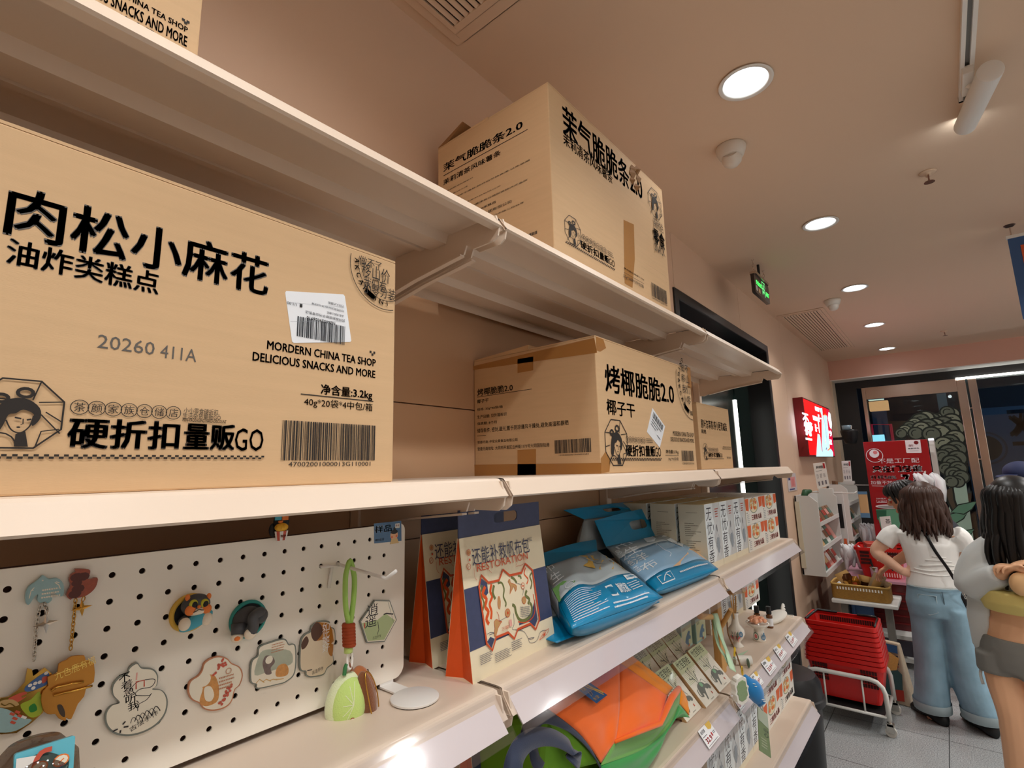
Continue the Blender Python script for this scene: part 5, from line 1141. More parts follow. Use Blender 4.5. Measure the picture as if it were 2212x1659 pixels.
    for (x0, y0, x1, y1, n, sd) in ((648, 1445, 745, 1340, 6, 1), (768, 1425, 895, 1285, 6, 2), (900, 1330, 985, 1235, 5, 3)):
        a = g(x0, y0); b = g(x1, y1); ik.lines(m_pink_, a[0], a[1]+.003, b[0], max(b[1], a[1]+.02), n, sd)
    ik.lines(m_pink_, *g(1020, 445), *g(1060, 405), 3, 5)
    ik.stroke(m_pred, spline(G([(1115, 1225), (1150, 1165), (1190, 1135), (1170, 1180), (1115, 1225)]), 3), .001); ik.poly(m_pred, G([(1145, 1180), (1165, 1160), (1160, 1185), (1148, 1195)]))
    ik.text(m_pred, '三国', *g(815, 1155), g(870, 1135)[0], None, h=.006, bold=0); u, v = g(878, 1120); ik.rect(mat('seal_pink', (232, 170, 160), .5), u, v, u+.008, v+.012)
    ik.build('printed_art', t); return t
p1_ = make_pack()
A2 = onZ(934.6, 1444.7, D3)
copy_thing(p1_, A2, WM[p1_].to_euler().z, 'cream and navy gift pack standing behind the other, close to the pegboard')
pf = on_plane(860+988/3.686, 1050+795/3.686, A, V(0, -1, 0)); dd = ray(1113, 1582)
u0_, v0_ = Frame(A, uX, (0, 0, 1)).at(860+988/3.686, 1050+795/3.686)
upv = V(0, dp*.5, hR).normalized()
P1 = A+uX*u0_+V(0, dp*.5, hR)*((v0_)/hR)*.97
q3 = EYE+dd*((P1.z-(D3-DZ[3])-EYE.z)/dd.z); d3 = q3-P1
copy_thing(p1_, (A.x+d3.x, A.y+d3.y, DZ[3]), WM[p1_].to_euler().z, 'cream and navy gift pack down on the fourth shelf, half hidden under the rail', 'gift packs with handle slots')

# ------------------------------------------------------------------ soft blue pouches
m_pblue = mat('pouch_blue', (0, 136, 186), .3, coat=.3); m_phaze = mat('pouch_haze', (172, 182, 186), .25, coat=.4, noise=(14, .12)); m_psky = mat('pouch_sky', (150, 190, 222), .25, coat=.4, noise=(14, .1)); m_ppeach = mat('pouch_peach', (228, 186, 140), .3, coat=.3); m_pgold = mat('pouch_gold', (216, 176, 84), .35, noise=(90, .25)); m_pwht = mat('pouch_print', (232, 240, 244), .4); m_pgrn = mat('pouch_leaf', (104, 150, 84), .4); m_pshade = mat('pouch_shadow_blue', (10, 70, 110), .35, coat=.3)  # pouch_shadow_blue is the pouch blue with shade mixed into the colour
def pouch(name, label, FL, FR, BR, BL, T, bands, flap=None, slot=True, bulge=.02, draw=None, nv=18, nu=16, group='blue gift pouches', wr=.004):
    """a soft pouch lying on its back: FL, FR front corners of the top side, BL, BR back corners; T thickness; bands: [(v_end, material)]"""
    FL, FR, BR, BL = map(Vector, (FL, FR, BR, BL)); c = (FL+FR+BL+BR)/4
    n = ((FR-FL).cross(BL-FL)).normalized()
    if n.z < 0 and abs(n.z) > .3: n = -n
    zb = min(p.z for p in (FL, FR, BR, BL))-T
    t = thing(name, label, 'gift pouch', (c.x, c.y, min(p.z for p in (FL, FR, BR, BL))), group=group)
    rg = random.Random(len(label)); ph = [rg.uniform(0, 6) for _ in range(6)]
    def top(u, v, e=0.0):
        p = (FL*(1-u)+FR*u)*(1-v)+(BL*(1-u)+BR*u)*v
        b = (1-(2*u-1)**4)*(1-(2*v-1)**4); r_ = wr*(math.sin(7*u+3*v+ph[0])*math.sin(5*v+ph[1])+.6*math.sin(13*u-9*v+ph[2]))
        return p+n*(bulge*b+r_*b+e)
    def bot(u, v):
        b = (1-(2*u-1)**4)*(1-(2*v-1)**4)
        return (FL*(1-u)+FR*u)*(1-v)+(BL*(1-u)+BR*u)*v-n*(T*b**.5+.001)
    v0 = 0.0
    for vend, m_, nm in bands:
        k = max(2, int(nv*(vend-v0)+.5)); mb = MB()
        mb.grid(lambda a, b: top(a, v0+(vend-v0)*b), nu, k); mb.grid(lambda a, b: bot(1-a, v0+(vend-v0)*b), nu, k)
        mb.build(nm, m_, t, smooth=True, solid=.0006); v0 = vend
    if flap:
        TL, TR = map(Vector, flap[:2]); m_ = m_pblue
        f = lambda u, v: (BL*(1-u)+BR*u)*(1-v)+(TL*(1-u)+TR*u)*v + n*.006*math.sin(math.pi*u)*v
        cu_, cv_, a_, b_ = .52, .5, .12, .16
        hole = [(cu_+a_*q[0], cv_+b_*q[1]) for q in rrect(-1, -1, 1, 1, .5, 5)][::-1]
        outer = [(i/8, 0) for i in range(9)]+[(1, 1)]+[(1-i/8, 1) for i in range(1, 9)]
        pl = [[Vector((u, v, 0)) for u, v in outer]]+([[Vector((u, v, 0)) for u, v in hole]] if slot else [])
        pts_ = outer+(hole if slot else [])
        mb = MB(); mb.add([f(u, v) for u, v in pts_], [tuple(q) for q in tessellate_polygon(pl)]); mb.build('handle_flap', m_, t, solid=.0016)
    if draw:
        ik = Ink(top, .0012, .00006); draw(ik); ik.build('print', t)
    return t
# right front pouch
Yb = .885
FL = onZ(1420, 1278, D3+.03); FR = onZ(1552, 1229, D3+.025); TL = onY(1309, 1181, Yb); TR = onY(1453, 1149, Yb)
def dr_right(ik):
    m = m_pwht
    W = (Vector(FR)-Vector(FL)).length
    for i, ch in enumerate('布洋生巾'[::1]): ik.text(m, ch, .06, .30+.17*i, .24, .44+.17*i, bold=-.005)
    for i, ch in enumerate('蓝色之息'): ik.text(m, ch, .01, .36+.13*i, .06, .46+.13*i, bold=-.006)
    ik.poly(m_ppeach, [(.36, .2), (.98, .2), (.98, .46), (.86, .45), (.7, .33), (.5, .25)])
    for q in ([(.4, .78), (.47, .95), (.6, .93), (.56, .82), (.48, .74)], [(.63, .95), (.78, .93), (.8, .82), (.68, .8)], [(.66, .72), (.8, .78), (.96, .72), (.88, .6), (.78, .5), (.73, .62)], [(.84, .92), (.95, .86), (.94, .78), (.86, .82)]): ik.poly(m_pwht, q)
    for q in ([(.56, .9), (.62, .84), (.68, .7)], [(.78, .9), (.82, .8), (.83, .6)], [(.72, .66), (.78, .62), (.84, .68)]): ik.stroke(mat('pouch_line', (120, 140, 150), .4), spline(q, 4), .012)
    ik.stroke(m, spline([(.42, .62), (.46, .66), (.45, .5), (.5, .42), (.44, .36)], 5), .006)
    a = [(.1, .05), (.28, .05), (.28, .15), (.1, .15)]
    ik.stroke(m, a, .012, True); ik.stroke(m, spline([(.14, .07), (.2, .13), (.24, .08)], 4), .01); ik.lines(m, .4, .08, .92, .13, 1, 4)
pouch('gift_pouch', 'blue handled pouch lying at the right, showing white brush writing and a peach band', FL, FR, TR, TL, .05, [(.2, m_pblue, 'blue_base'), (.7, m_psky, 'clear_front'), (1.0, m_phaze, 'clear_front')],
      (onY(1284, 1125, Yb+.05), onY(1426.7, 1093, Yb+.05)), True, .022, dr_right)
# left front pouch
FL2 = onZ(1236, 1358, D3+.045); FR2 = onZ(1432, 1290, D3+.03); TL2 = onY(1168, 1226, .85); TR2 = onY(1290, 1189, .87)
def dr_left(ik):
    m = m_pwht
    for q in ([(.42, .66), (.52, .9), (.7, .92), (.62, .74), (.56, .6)], [(.64, .74), (.74, .9), (.9, .78), (.8, .66)], [(.58, .56), (.7, .66), (.8, .56), (.7, .46)], [(.76, .6), (.9, .7), (.97, .55), (.88, .44)]): ik.poly(m_pgold, q)
    ik.stroke(m_phaze, spline([(.5, .84), (.6, .74), (.7, .7), (.82, .8)], 4), .02); ik.stroke(m_phaze, spline([(.66, .86), (.62, .7), (.68, .58)], 4), .015)
    ik.text(m, '生', .02, .62, .14, .78, bold=-.005); ik.text(m, '巾', .02, .82, .12, .95, bold=-.005)
    ik.poly(m_pgrn, [(.0, .36), (.1, .38), (.18, .44), (.1, .56), (.0, .58)]); ik.stroke(m, arc((.12, .44), .04, 0, 320, 10), .006)
    for q in ((.44, .12, .52, .27), (.76, .29, .92, .36)): ik.rect(m, *q); ik.bars(m_pblue, q[0]+.01, q[1]+.02, q[2]-.01, q[3]-.02, 14, 3)
    ik.text(m, '颜悦家', .56, .14, .7, .27, bold=.02); ik.lines(m, .72, .14, .86, .26, 4, 3); ik.lines(m, .03, .04, .38, .33, 13, 1, .38, rag=.45); ik.lines(m, .42, .02, .9, .08, 2, 7)
pouch('gift_pouch', 'blue pouch in front beside the gift packs, with gold figure and white small print', FL2, FR2, TR2, TL2, .07, [(.38, m_pblue, 'blue_base'), (1.0, m_phaze, 'clear_front')],
      (onY(1173, 1195, .9), onY(1288, 1166, .92)), False, .026, dr_left, wr=.008)
# a flat pouch under it and the ones leaning behind
FL4 = onZ(1203, 1388, D3+.012); FR4 = onZ(1425, 1300, D3+.012)
pouch('gift_pouch', 'flat blue pouch lying underneath the small-print pouch', FL4, FR4, FR4+V(.0, .2, .015), FL4+V(.0, .2, .015), .012, [(.5, m_pblue, 'blue_base'), (1.0, m_phaze, 'clear_front')], None, False, .004)
bl = onY(1215, 1192, .95); br_ = onY(1400, 1150, .95)
pouch('gift_pouch', 'blue pouch propped at the back with its slotted flap folded forward', V(bl.x+.02, .93, D3+.06), V(br_.x-.02, .93, D3+.06), onY(1396, 1104, .97), onY(1262, 1122, .97), .05, [(.25, m_pshade, 'blue_base'), (1.0, m_phaze, 'clear_front')], (onY(1218, 1102, .99), onY(1366, 1083, 1.03)), True, .02)
for i, (xa, xb, y, zt, lab) in enumerate(((.965, 1.06, .93, 1.435, 'blue pouch edge-on at the back left, just behind the gift pack'), (1.075, 1.15, .955, 1.44, 'dark blue pouch edge-on at the back, second from the gift pack'), (1.16, 1.22, .94, 1.445, 'dark blue pouch edge-on at the back, third from the gift pack'))):
    pouch('gift_pouch', lab, V(xa, y, D3+.04), V(xa+.1, y+.08, D3+.04), V(xa+.11, y+.085, zt-.05), V(xa, y+.01, zt-.05), .04, [(.3, m_pshade, 'blue_base'), (1.0, m_pblue if i == 0 else m_pshade, 'blue_front')], (V(xa-.01, y-.02, zt), V(xa+.12, y+.06, zt)), i == 0, .015)

# ------------------------------------------------------------------ cartons of incense and of fish balls
m_icream = mat('incense_cream', (232, 224, 200), .5); m_iart = mat('incense_art', (206, 210, 212), .5, noise=(36, .14, (1, 1, .5))); m_iink = mat('incense_ink', (38, 42, 56), .5); m_igrey = mat('incense_grey', (146, 156, 166), .5); m_kraft = mat('carton_yellow', (224, 204, 150), .4)
IY = .69
xs = [onY(1460+x/7.9, 980+y/7.9, IY).x for x, y in ((495, 1100), (715, 1050), (945, 1020), (1180, 1000))]
ix0 = xs[0]; iw = (xs[3]-xs[0])/3; itop = onY(1521.4, 1090, IY).z; idep = .098
def incense():
    t = thing('incense_box', 'x', 'box', (0, 0, 0), 0, 'tall incense boxes on the third shelf')
    w, d, h = iw-.002, idep, itop-D3
    MB().box(0, w, 0, d, 0, h-.0006).build('carton', m_icream, t, bevel=.001)
    MB().box(.0015, w-.0015, .0015, d-.0015, h-.0006, h).build('lid', m_kraft, t)
    fr = Frame((0, 0, 0), (1, 0, 0), (0, 0, 1)); ik = Ink(fr.P, .0003, .00003)
    ik.rect(m_iart, 0, 0, w, h); ik.rect(m_icream, .0, .0, w, h*.1)
    zs = spline([(w*.5, h*.1), (w*.62, h*.25), (w*.5, h*.45), (w*.6, h*.62), (w*.52, h*.8), (w*.54, h)], 4)
    ik.poly(m_pwht, [(0, h*.1)]+zs+[(0, h)])
    for i, ch in enumerate('无忧有香'):
        ik.text(m_iink, ch, w*.06, h*(.74-.215*i), w*.4, h*(.94-.215*i), bold=.0, skew=.12)
    rg = random.Random(9)
    for k in range(9):
        u = w*rg.uniform(.58, .92); v = h*rg.uniform(.12, .55); ik.stroke(m_igrey, spline([(u, v), (u+w*.06, v+h*.06), (u, v+h*.12), (u-w*.05, v+h*.18)], 4), .0012)
    ik.disc(m_iink, w*.5, h*.62, .003, 8, .012); ik.disc(m_iink, w*.72, h*.6, .0035, 8, .014); ik.lines(m_redd, w*.66, h*.76, w*.9, h*.92, 4, 3)
    ik.stroke(m_igrey, arc((w*.75, h*.34), w*.16, 0, 200, 10), .0014); ik.disc(m_igrey, w*.74, h*.33, w*.1, 12, w*.18)
    ik.build('front_print', t)
    fr = Frame((0, d, 0), (0, -1, 0), (0, 0, 1)); ik = Ink(fr.P, .0003)
    ik.lines(m_inks, d*.3, h*.86, d*.75, h*.88, 1, 4); ik.lines(m_inks, d*.22, h*.5, d*.84, h*.72, 7, 5, .35, rag=.7); ik.lines(m_inks, d*.25, h*.12, d*.86, h*.45, 10, 8, .35, rag=.6)
    ik.build('side_print', t); return t
inc = incense()
pos = [(i, j) for j in range(3) for i in range(3)]
names = {0: 'first', 1: 'second', 2: 'third'}
for k, (i, j) in enumerate(pos):
    o = inc if k == 0 else copy_tree(inc)
    o.location = (ix0+iw*i, IY+(idep+(.012 if j else .0))*j+(.0 if j < 2 else .004), D3)
    o['label'] = 'tall white incense box with black calligraphy, %s column, %s on the third shelf' % (('left', 'middle', 'right')[i], ('front row', 'middle row', 'back row')[j])
NX = [xs[3]+.004, onY(1460+1470/7.9, 980+900/7.9, IY).x, onY(1460+1725/7.9, 980+1000/7.9, IY).x]
nw = (NX[2]-NX[0])/2
nz1 = onY(1460+1690/7.9, 980+668/7.9, IY).z; nh = (nz1-D3)/2
m_nora = mat('noodle_orange', (224, 104, 56), .5); m_nfood = mat('noodle_food', (222, 166, 92), .5, noise=(200, .3)); m_nrim = mat('noodle_rim', (150, 160, 140), .5); m_nred = mat('noodle_red', (212, 120, 120), .5); m_nwhite = mat('noodle_white', (236, 234, 226), .5)
def noodle(w, d, h):
    t = thing('snack_carton', 'x', 'box', (0, 0, 0), 0, 'orange and white snack cartons')
    MB().box(0, w-.002, 0, d-.002, 0, h-.001).build('carton', m_nwhite, t, bevel=.001)
    ik = Ink(Frame((0, 0, 0), (1, 0, 0), (0, 0, 1)).P, .0003, .00003); w_ = w-.002
    ik.poly(m_nora, [(.01*w, h*.55), (.16*w, h*.5), (.2*w, h*.97), (.0, h*.97)]); ik.poly(m_nora, [(.8*w, h*.56), (.97*w, h*.6), (.99*w, h*.97), (.78*w, h*.97)])
    ik.disc(m_nrim, w*.47, h*.68, w*.25, 24, h*.3); ik.disc(m_pcream, w*.47, h*.69, w*.225, 24, h*.275)
    rg = random.Random(5)
    for k in range(14): ik.disc(m_nfood if k % 4 else m_nora, w*(.47+rg.uniform(-.15, .15)), h*(.72+rg.uniform(-.2, .2)), w*.05, 8, h*.07)
    ik.stroke(m_igrey, arc((w*.45, h*.86), w*.06, 0, 250, 8), .004)
    ik.text(m_nred, '三鲜鱼丸面', w*.28, h*.12, w*.88, h*.34, bold=.02); ik.lines(m_igrey, w*.04, h*.06, w*.18, h*.4, 5, 4); ik.rect(m_iink, w*.03, h*.43, w*.08, h*.46)
    ik.build('front_print', t); return t
nd = noodle(nw, .12, nh); k = 0
for j in range(3):
    for i in range(2):
        for l in range(2):
            if j > 0 and l == 0 and False: continue
            o = nd if k == 0 else copy_tree(nd); k += 1
            o.location = (NX[0]+nw*i, IY-.002+.121*j, D3+nh*l)
            o['label'] = 'orange and white snack carton, %s %s stack, %s on the third shelf' % (('lower', 'upper')[l], ('left', 'right')[i], ('front', 'middle row', 'back row')[j])
# ------------------------------------------------------------------ fourth shelf
D4, D5 = DZ[3], DZ[4]
# canvas tote bag, folded, lying tilted under the rail
m_tor = mat('canvas_orange', (255, 112, 14), .75, sheen=.3, bump=(700, .25)); m_tye = mat('canvas_yellow', (246, 146, 10), .75, sheen=.3, bump=(700, .25)); m_tgr = mat('canvas_green', (50, 158, 74), .75, sheen=.3, bump=(700, .25)); m_tgl = mat('canvas_lightgreen', (112, 172, 84), .75, sheen=.3, bump=(700, .25)); m_navy = mat('strap_navy', (38, 50, 76), .7, sheen=.3, bump=(700, .25)); m_tgd = mat('canvas_lime', (104, 160, 30), .75)
T = lambda x, y, Y: onY(1100+x/5.267, 1380+y/5.267, Y if Y < .632 else .632+(Y-.632)*.4)
def patch(P, n=8, bulge=0.0, amp=.004, seed=0, nrm=None):
    """quad patch, subdivided, with gentle creases; P: 4 corners or 2 polylines (a row, b row)"""
    a, b = P; mb = MB(); rg = random.Random(seed); ph = [rg.uniform(0, 6) for _ in range(4)]
    a = [Vector(q) for q in spline(a, 6)]; b = [Vector(q) for q in spline(b, 6)]
    def smp(L, u): x = u*(len(L)-1); i = min(int(x), len(L)-2); return L[i]+(L[i+1]-L[i])*(x-i)
    nn = nrm or ((a[-1]-a[0]).cross(b[0]-a[0])).normalized()
    def f(u, v):
        w = (1-(2*u-1)**4)*(1-(2*v-1)**4)
        return smp(a, u)*(1-v)+smp(b, u)*v + nn*w*(bulge+amp*math.sin(5*u+4*v+ph[0])*math.sin(7*v-3*u+ph[1])+amp*.5*math.sin(15*u+ph[2])*math.sin(9*v+ph[3]))
    mb.grid(f, n*2, n*2); return mb
ob = T(1050, 1405, .64); tg_ = T(435, 790, .70); tt = T(1250, 270, .83); tr_ = T(1795, 650, .76); br2 = T(1720, 965, .655); bm2 = T(1205, 1165, .638)
t = thing('tote_bag', 'orange, yellow and green canvas bag with navy straps slumped on the fourth shelf', 'bag', ((tg_.x+tr_.x)/2, .74, D4))
nv_ = V(-.2, -.8, .5).normalized()
patch(([T(1040, 1410, .645), T(800, 1080, .665), tg_], [bm2, T(1250, 800, .70), tt]), 8, .006, .004, 1, nv_).build('front_panel', m_tor, t, smooth=True, solid=.003)
patch(([bm2, T(1250, 800, .70), tt], [T(1725, 975, .655), T(1770, 800, .70), tr_]), 8, .008, .005, 2, nv_).build('front_panel', m_tor, t, smooth=True, solid=.003)
patch(([tt, T(1500, 440, .80), tr_], [T(1390, 190, .86), T(1620, 370, .84), T(1862, 560, .80)]), 7, .004, .003, 3, nv_).build('top_panel', m_tye, t, smooth=True, solid=.003)
MB().tube([T(1200, 1170, .632), T(1450, 1070, .628), T(1720, 965, .636), T(1790, 800, .66), T(1850, 670, .70), T(1930, 565, .75)], [.004, .005, .006, .008, .009, .008], 10).build('rolled_hem', m_tor, t, smooth=True)
patch(([T(1200, 1175, .634), T(1500, 1060, .634), T(1725, 985, .642), T(1860, 740, .69), T(1950, 590, .75)], [T(1040, 1440, .64), T(1450, 1290, .655), T(1690, 1140, .69), T(1850, 950, .72), T(1930, 760, .77)]), 8, -.01, .003, 4, nv_).build('lining', m_tgl, t, smooth=True, solid=.002)
patch(([T(1040, 1430, .645), T(1450, 1290, .66), T(1690, 1140, .69), T(1850, 950, .72), T(1930, 740, .77)], [V(T(1040, 1560, .64).x, .65, D4+.004), V(T(1500, 1480, .655).x, .655, D4+.004), V(T(1760, 1290, .67).x, .67, D4+.004), V(T(2000, 1000, .69).x, .70, D4+.02), T(2050, 890, .74)]), 8, .012, .005, 5, nv_).build('side_panel', m_tgr, t, smooth=True, solid=.003)
patch(([T(1930, 740, .77), T(1990, 800, .76), T(2045, 870, .745)], [T(1955, 570, .77), T(2000, 640, .79), T(2030, 740, .77)]), 4, .004, .002, 6, nv_).build('side_fold', m_tye, t, smooth=True, solid=.003)
patch(([T(435, 790, .705), T(700, 1080, .672), T(1030, 1400, .65)], [T(380, 800, .74), T(560, 1150, .72), T(760, 1469, .69)]), 5, .0, .003, 7).build('side_panel', m_tgd, t, smooth=True, solid=.003)
MB().hexa([V(tg_.x, .7, D4+.002), V(tr_.x-.1, .7, D4+.002), V(tr_.x-.1, .86, D4+.002), V(tg_.x, .86, D4+.002), T(435, 790, .735), T(1795, 660, .79), V(tr_.x-.1, .86, D4+.2), V(tg_.x, .86, D4+.2)]).build('body_stuffing', m_tgd, t, bevel=.02, seg=3)
# patch with a picture
c0, c1, c2, c3 = T(730, 580, .703), T(960, 750, .69), T(1085, 655, .706), T(870, 500, .725)
pf_ = lambda u, v, e: (c1*(1-u)+c2*u)*(1-v)+(c0*(1-u)+c3*u)*v+nv_*(.010+e)
ik = Ink(pf_, .0006, .0001); m_pb = mat('patch_blue', (30, 84, 140), .6); m_py = mat('patch_gold', (216, 168, 54), .5)
n_ = 6; ik._f(m_pb, [(i/n_, j/n_) for j in range(n_+1) for i in range(n_+1)], [(j*7+i, j*7+i+1, j*7+i+8, j*7+i+7) for j in range(6) for i in range(6)])
ik.stroke(m_py, spline([(.5, .95), (.62, .7), (.75, .45), (.85, .12)], 4), .06); ik.stroke(m_py, spline([(.7, .9), (.78, .6), (.9, .4), (.96, .2)], 4), .1); ik.text(m_py, '长安', .1, .12, .55, .3, bold=.01); ik.text(m_py, '大唐', .1, .72, .4, .95, bold=.01); ik.stroke(m_py, [(.2, .35), (.3, .62), (.36, .4), (.46, .6)], .025)
ik.build('patch', t)
def strap(pts, w, name, wd=(0, .6, .8)):
    P = [Vector(q) for q in spline(pts, 7)]; mb = MB(); n = len(P); wd = Vector(wd).normalized(); vs = []
    for i, p in enumerate(P):
        tn = (P[min(i+1, n-1)]-P[max(i-1, 0)]).normalized(); s_ = (wd-tn*wd.dot(tn)).normalized()*w/2; vs += [p-s_, p+s_]
    mb.add(vs, [(2*i, 2*i+1, 2*i+3, 2*i+2) for i in range(n-1)]); mb.build(name, m_navy, t, smooth=True, solid=.003)
strap([T(30, 1560, .60), T(70, 1350, .605), T(170, 1190, .612), T(330, 1115, .617), T(520, 1130, .617), T(690, 1230, .612), T(735, 1330, .607), T(720, 1420, .602)], .031, 'strap')
strap([T(200, 1180, .66), T(250, 1000, .67), T(330, 880, .68), T(450, 880, .685), T(640, 960, .68), T(800, 1090, .668), T(930, 1260, .655), T(1010, 1420, .645)], .03, 'strap')
strap([T(270, 1240, .645), T(300, 1380, .64), T(370, 1480, .635)], .022, 'strap', (1, 0, .2))

# slanted boxes of dried-fruit tea: fronts leaning back
BLa = onZ(1525.5, 1530.5, D4+.001); BRa = onZ(1553, 1500.8, D4+.001)
TLa = onX(1452.5, 1434.3, BLa.x)
wA = abs(BRa.x-BLa.x); LA = (TLa-V(BLa.x, BLa.y, BLa.z)).length; tilt = math.atan2(TLa.y-BLa.y, TLa.z-BLa.z)
m_bgreen = mat('tea_green', (206, 216, 178), .22, coat=.5); m_bcream = mat('tea_cream', (238, 234, 220), .25, coat=.5); m_bkraft = mat('tea_kraft', (190, 152, 108), .6); m_bink = mat('tea_ink', (78, 84, 70), .5); m_bink2 = mat('tea_ink_grey', (112, 116, 110), .5); m_bbrown = mat('tea_brown', (84, 52, 36), .6); m_bleaf = mat('tea_leaf', (130, 176, 140), .5)
DA = .045
def teabox():
    t = thing('tea_box', 'x', 'box', (0, 0, 0), 0, 'green and white tea boxes leaning on the fourth shelf')
    w, d, h = wA-.004, DA, LA
    MB().box(0, w, 0, d, 0, h).build('carton', m_bkraft, t, bevel=.0015)
    ik = Ink(Frame((0, 0, 0), (1, 0, 0), (0, 0, 1)).P, .0006, .00004)
    ik.rect(m_bcream, 0, 0, w, h); ik.rect(m_bgreen, 0, h*.72, w, h)
    for i in range(9): ik.rect(m_bgreen, w*.04, h*(.70-.028*i), w*(.9-.05*i), h*(.712-.028*i))
    ik.text(m_bink, '竹笙野桂', w*.08, h*.8, w*.86, h*.97, bold=-.008)
    S = lambda L: [(w*x, h*y) for x, y in L]
    for L in ([(.3, .72), (.36, .6), (.42, .48), (.5, .4)], [(.46, .74), (.48, .6), (.52, .48)], [(.22, .56), (.34, .54), (.44, .5)], [(.62, .62), (.56, .5), (.52, .44)]): ik.stroke(m_bink2, spline(S(L), 3), .0022)
    for x, y in ((.3, .73), (.46, .75), (.22, .57), (.64, .63), (.36, .55), (.58, .56)): ik.poly(m_bink2, S([(x-.05, y-.01), (x, y+.012), (x+.05, y+.02), (x+.01, y-.012)]))
    ik.poly(m_bink2, spline(S([(.25, .34), (.35, .4), (.5, .42), (.62, .4), (.72, .33), (.78, .26), (.7, .22), (.6, .27), (.5, .2), (.42, .1), (.36, .08), (.4, .18), (.34, .22), (.28, .16), (.22, .2)]), 3, True))
    ik.poly(m_bink2, spline(S([(.7, .32), (.86, .3), (.9, .22), (.8, .2)]), 3, True)); ik.poly(m_bleaf, spline(S([(.45, .4), (.58, .4), (.6, .33), (.48, .32)]), 3, True))
    ik.stroke(m_bink2, spline(S([(.2, .34), (.14, .28), (.16, .2), (.24, .18)]), 4), .0025); ik.stroke(m_bink2, spline(S([(.6, .42), (.72, .44), (.78, .38), (.84, .33)]), 4), .0014)
    ik.rect(m_redd, w*.74, h*.1, w*.78, h*.15); ik.lines(m_bink2, w*.5, h*.03, w*.7, h*.06, 1, 3)
    ik.build('front_print', t)
    ik = Ink(Frame((0, d, 0), (0, -1, 0), (0, 0, 1)).P, .0006, .00004)
    ik.stroke(m_bbrown, [(d*.25, h*.88), (d*.75, h*.88), (d*.75, h*.97), (d*.25, h*.97)], .0008, True); ik.text(m_bbrown, '竹笙', d*.3, h*.9, d*.7, h*.955, bold=0); ik.disc(m_bbrown, d*.45, h*.68, d*.18, 12, h*.04); ik.disc(m_bbrown, d*.62, h*.67, d*.14, 12, h*.035)
    for k in range(5): ik.stroke(m_bbrown, [(d*.5, h*.42), (d*(.5+.35*math.cos(k*1.2)), h*(.42+.06*math.sin(k*1.2)))], .0015)
    ik.stroke(m_bbrown, [(d*.5, h*.42), (d*.6, h*.32)], .0015); ik.stroke(m_bbrown, [(d*.3, h*.24), (d*.45, h*.15), (d*.7, h*.1)], .0014); ik.disc(m_bbrown, d*.42, h*.13, d*.09, 8); ik.disc(m_bbrown, d*.7, h*.08, d*.09, 8)
    ik.build('side_print', t); return t
tb = teabox(); k = 0
BLb = onZ(1544, 1507, D4+.001)
step = onZ(1556, 1497, D4+.001).x-BLa.x
tier = [(0, BLa.x, BLa.y), (0, BLa.x+step, BLa.y+.004)]+[(0, BLa.x-wA*1.02*i, BLa.y+.012) for i in (1,)]
back = V(0, DA*1.02/math.cos(tilt), 0)
tier += [(1, BLa.x+step*.9-wA*1.02*i-.02, BLa.y+.085) for i in range(5)]
lab = {0: 'front row', 1: 'back row'}
cnt = [0, 0]
ordn = ['nearest the wooden peg stand', 'touching the orange bag at its right', 'second leftward, behind the orange bag', 'third leftward, behind the orange bag', 'farthest left']
for (r_, x, y) in tier:
    o = tb if k == 0 else copy_tree(tb); k += 1
    lift = .0015 if r_ == 0 else .045
    o.location = (x, y, D4+.001+lift); o.rotation_euler = (-tilt, 0, 0)
    if r_ == 0: q_ = ['largest in view, beside the orange bag', 'right next to the wooden peg stand', 'first behind the orange bag', 'second behind the orange bag', 'third behind the orange bag'][cnt[0]]
    else: q_ = ['at the right end', 'second from right', 'third from right', 'fourth from right', 'fifth from right'][cnt[1]]
    cnt[r_] += 1
    o['label'] = 'green and white tea box leaning back, %s, %s' % (lab[r_], q_)
# white riser under the second row
ry = BLa.y+.085
MBr = MB().box(BLa.x-wA*4.5, BLa.x+step*.9+wA, ry+.02, ry+.25, D4+.0005, D4+.045); o = MBr.build('display_riser', m_bkraft); tag(o, 'low kraft riser under the back row of green tea boxes', 'display riser')
# dolphin boxes standing at the back
m_dol = mat('dolphin_box', (160, 198, 192), .3, coat=.3); m_dolb = mat('dolphin_blue', (92, 128, 156), .4)
def dbox(x, y, w, h, label, rz=0.0):
    t = thing('gift_box', label, 'box', (x, y, D4+.046), rz, group='pale blue-green gift boxes at the back of the fourth shelf'); M = WM[t]
    MB(M).box(0, w, 0, .04, 0, h).build('carton', m_bgreen if w < .05 else m_dol, t, bevel=.001)
    ik = Ink(Frame(M @ V(0, 0, 0), M.to_3x3() @ V(1, 0, 0), (0, 0, 1)).P, .0005); ik.rect(m_bgreen, w*.04, h*.1, w*.96, h*.9); ik.text(m_bink, '海豚', w*.12, h*.74, w*.4, h*.86, bold=-.005)
    ik.poly(m_dolb, [(w*a, h*b) for a, b in spline([(.3, .2), (.36, .4), (.5, .56), (.66, .66), (.8, .6), (.74, .48), (.84, .42), (.8, .3), (.66, .34), (.62, .2), (.7, .1), (.56, .08), (.48, .18)], 3, True)]); ik.poly(m_cop, [(w*a, h*b) for a, b in spline([(.56, .1), (.7, .14), (.74, .06), (.6, .03)], 3, True)])
    ik.build('front_print', t)
dxa = onY(1503, 1360, .84); dxb = onY(1531, 1398, .84); dtop = onY(1515, 1331, .84).z
dw = dxb.x-dxa.x
for i, s_ in enumerate(('nearest the peg stand', 'second from the peg stand', 'third from the peg stand', 'fourth from the peg stand')):
    dbox(dxa.x-(dw*.95)*i, .84+.012*i, dw*.86, dtop-D4-.046, 'pale green-blue gift box with blue dolphin, '+s_)

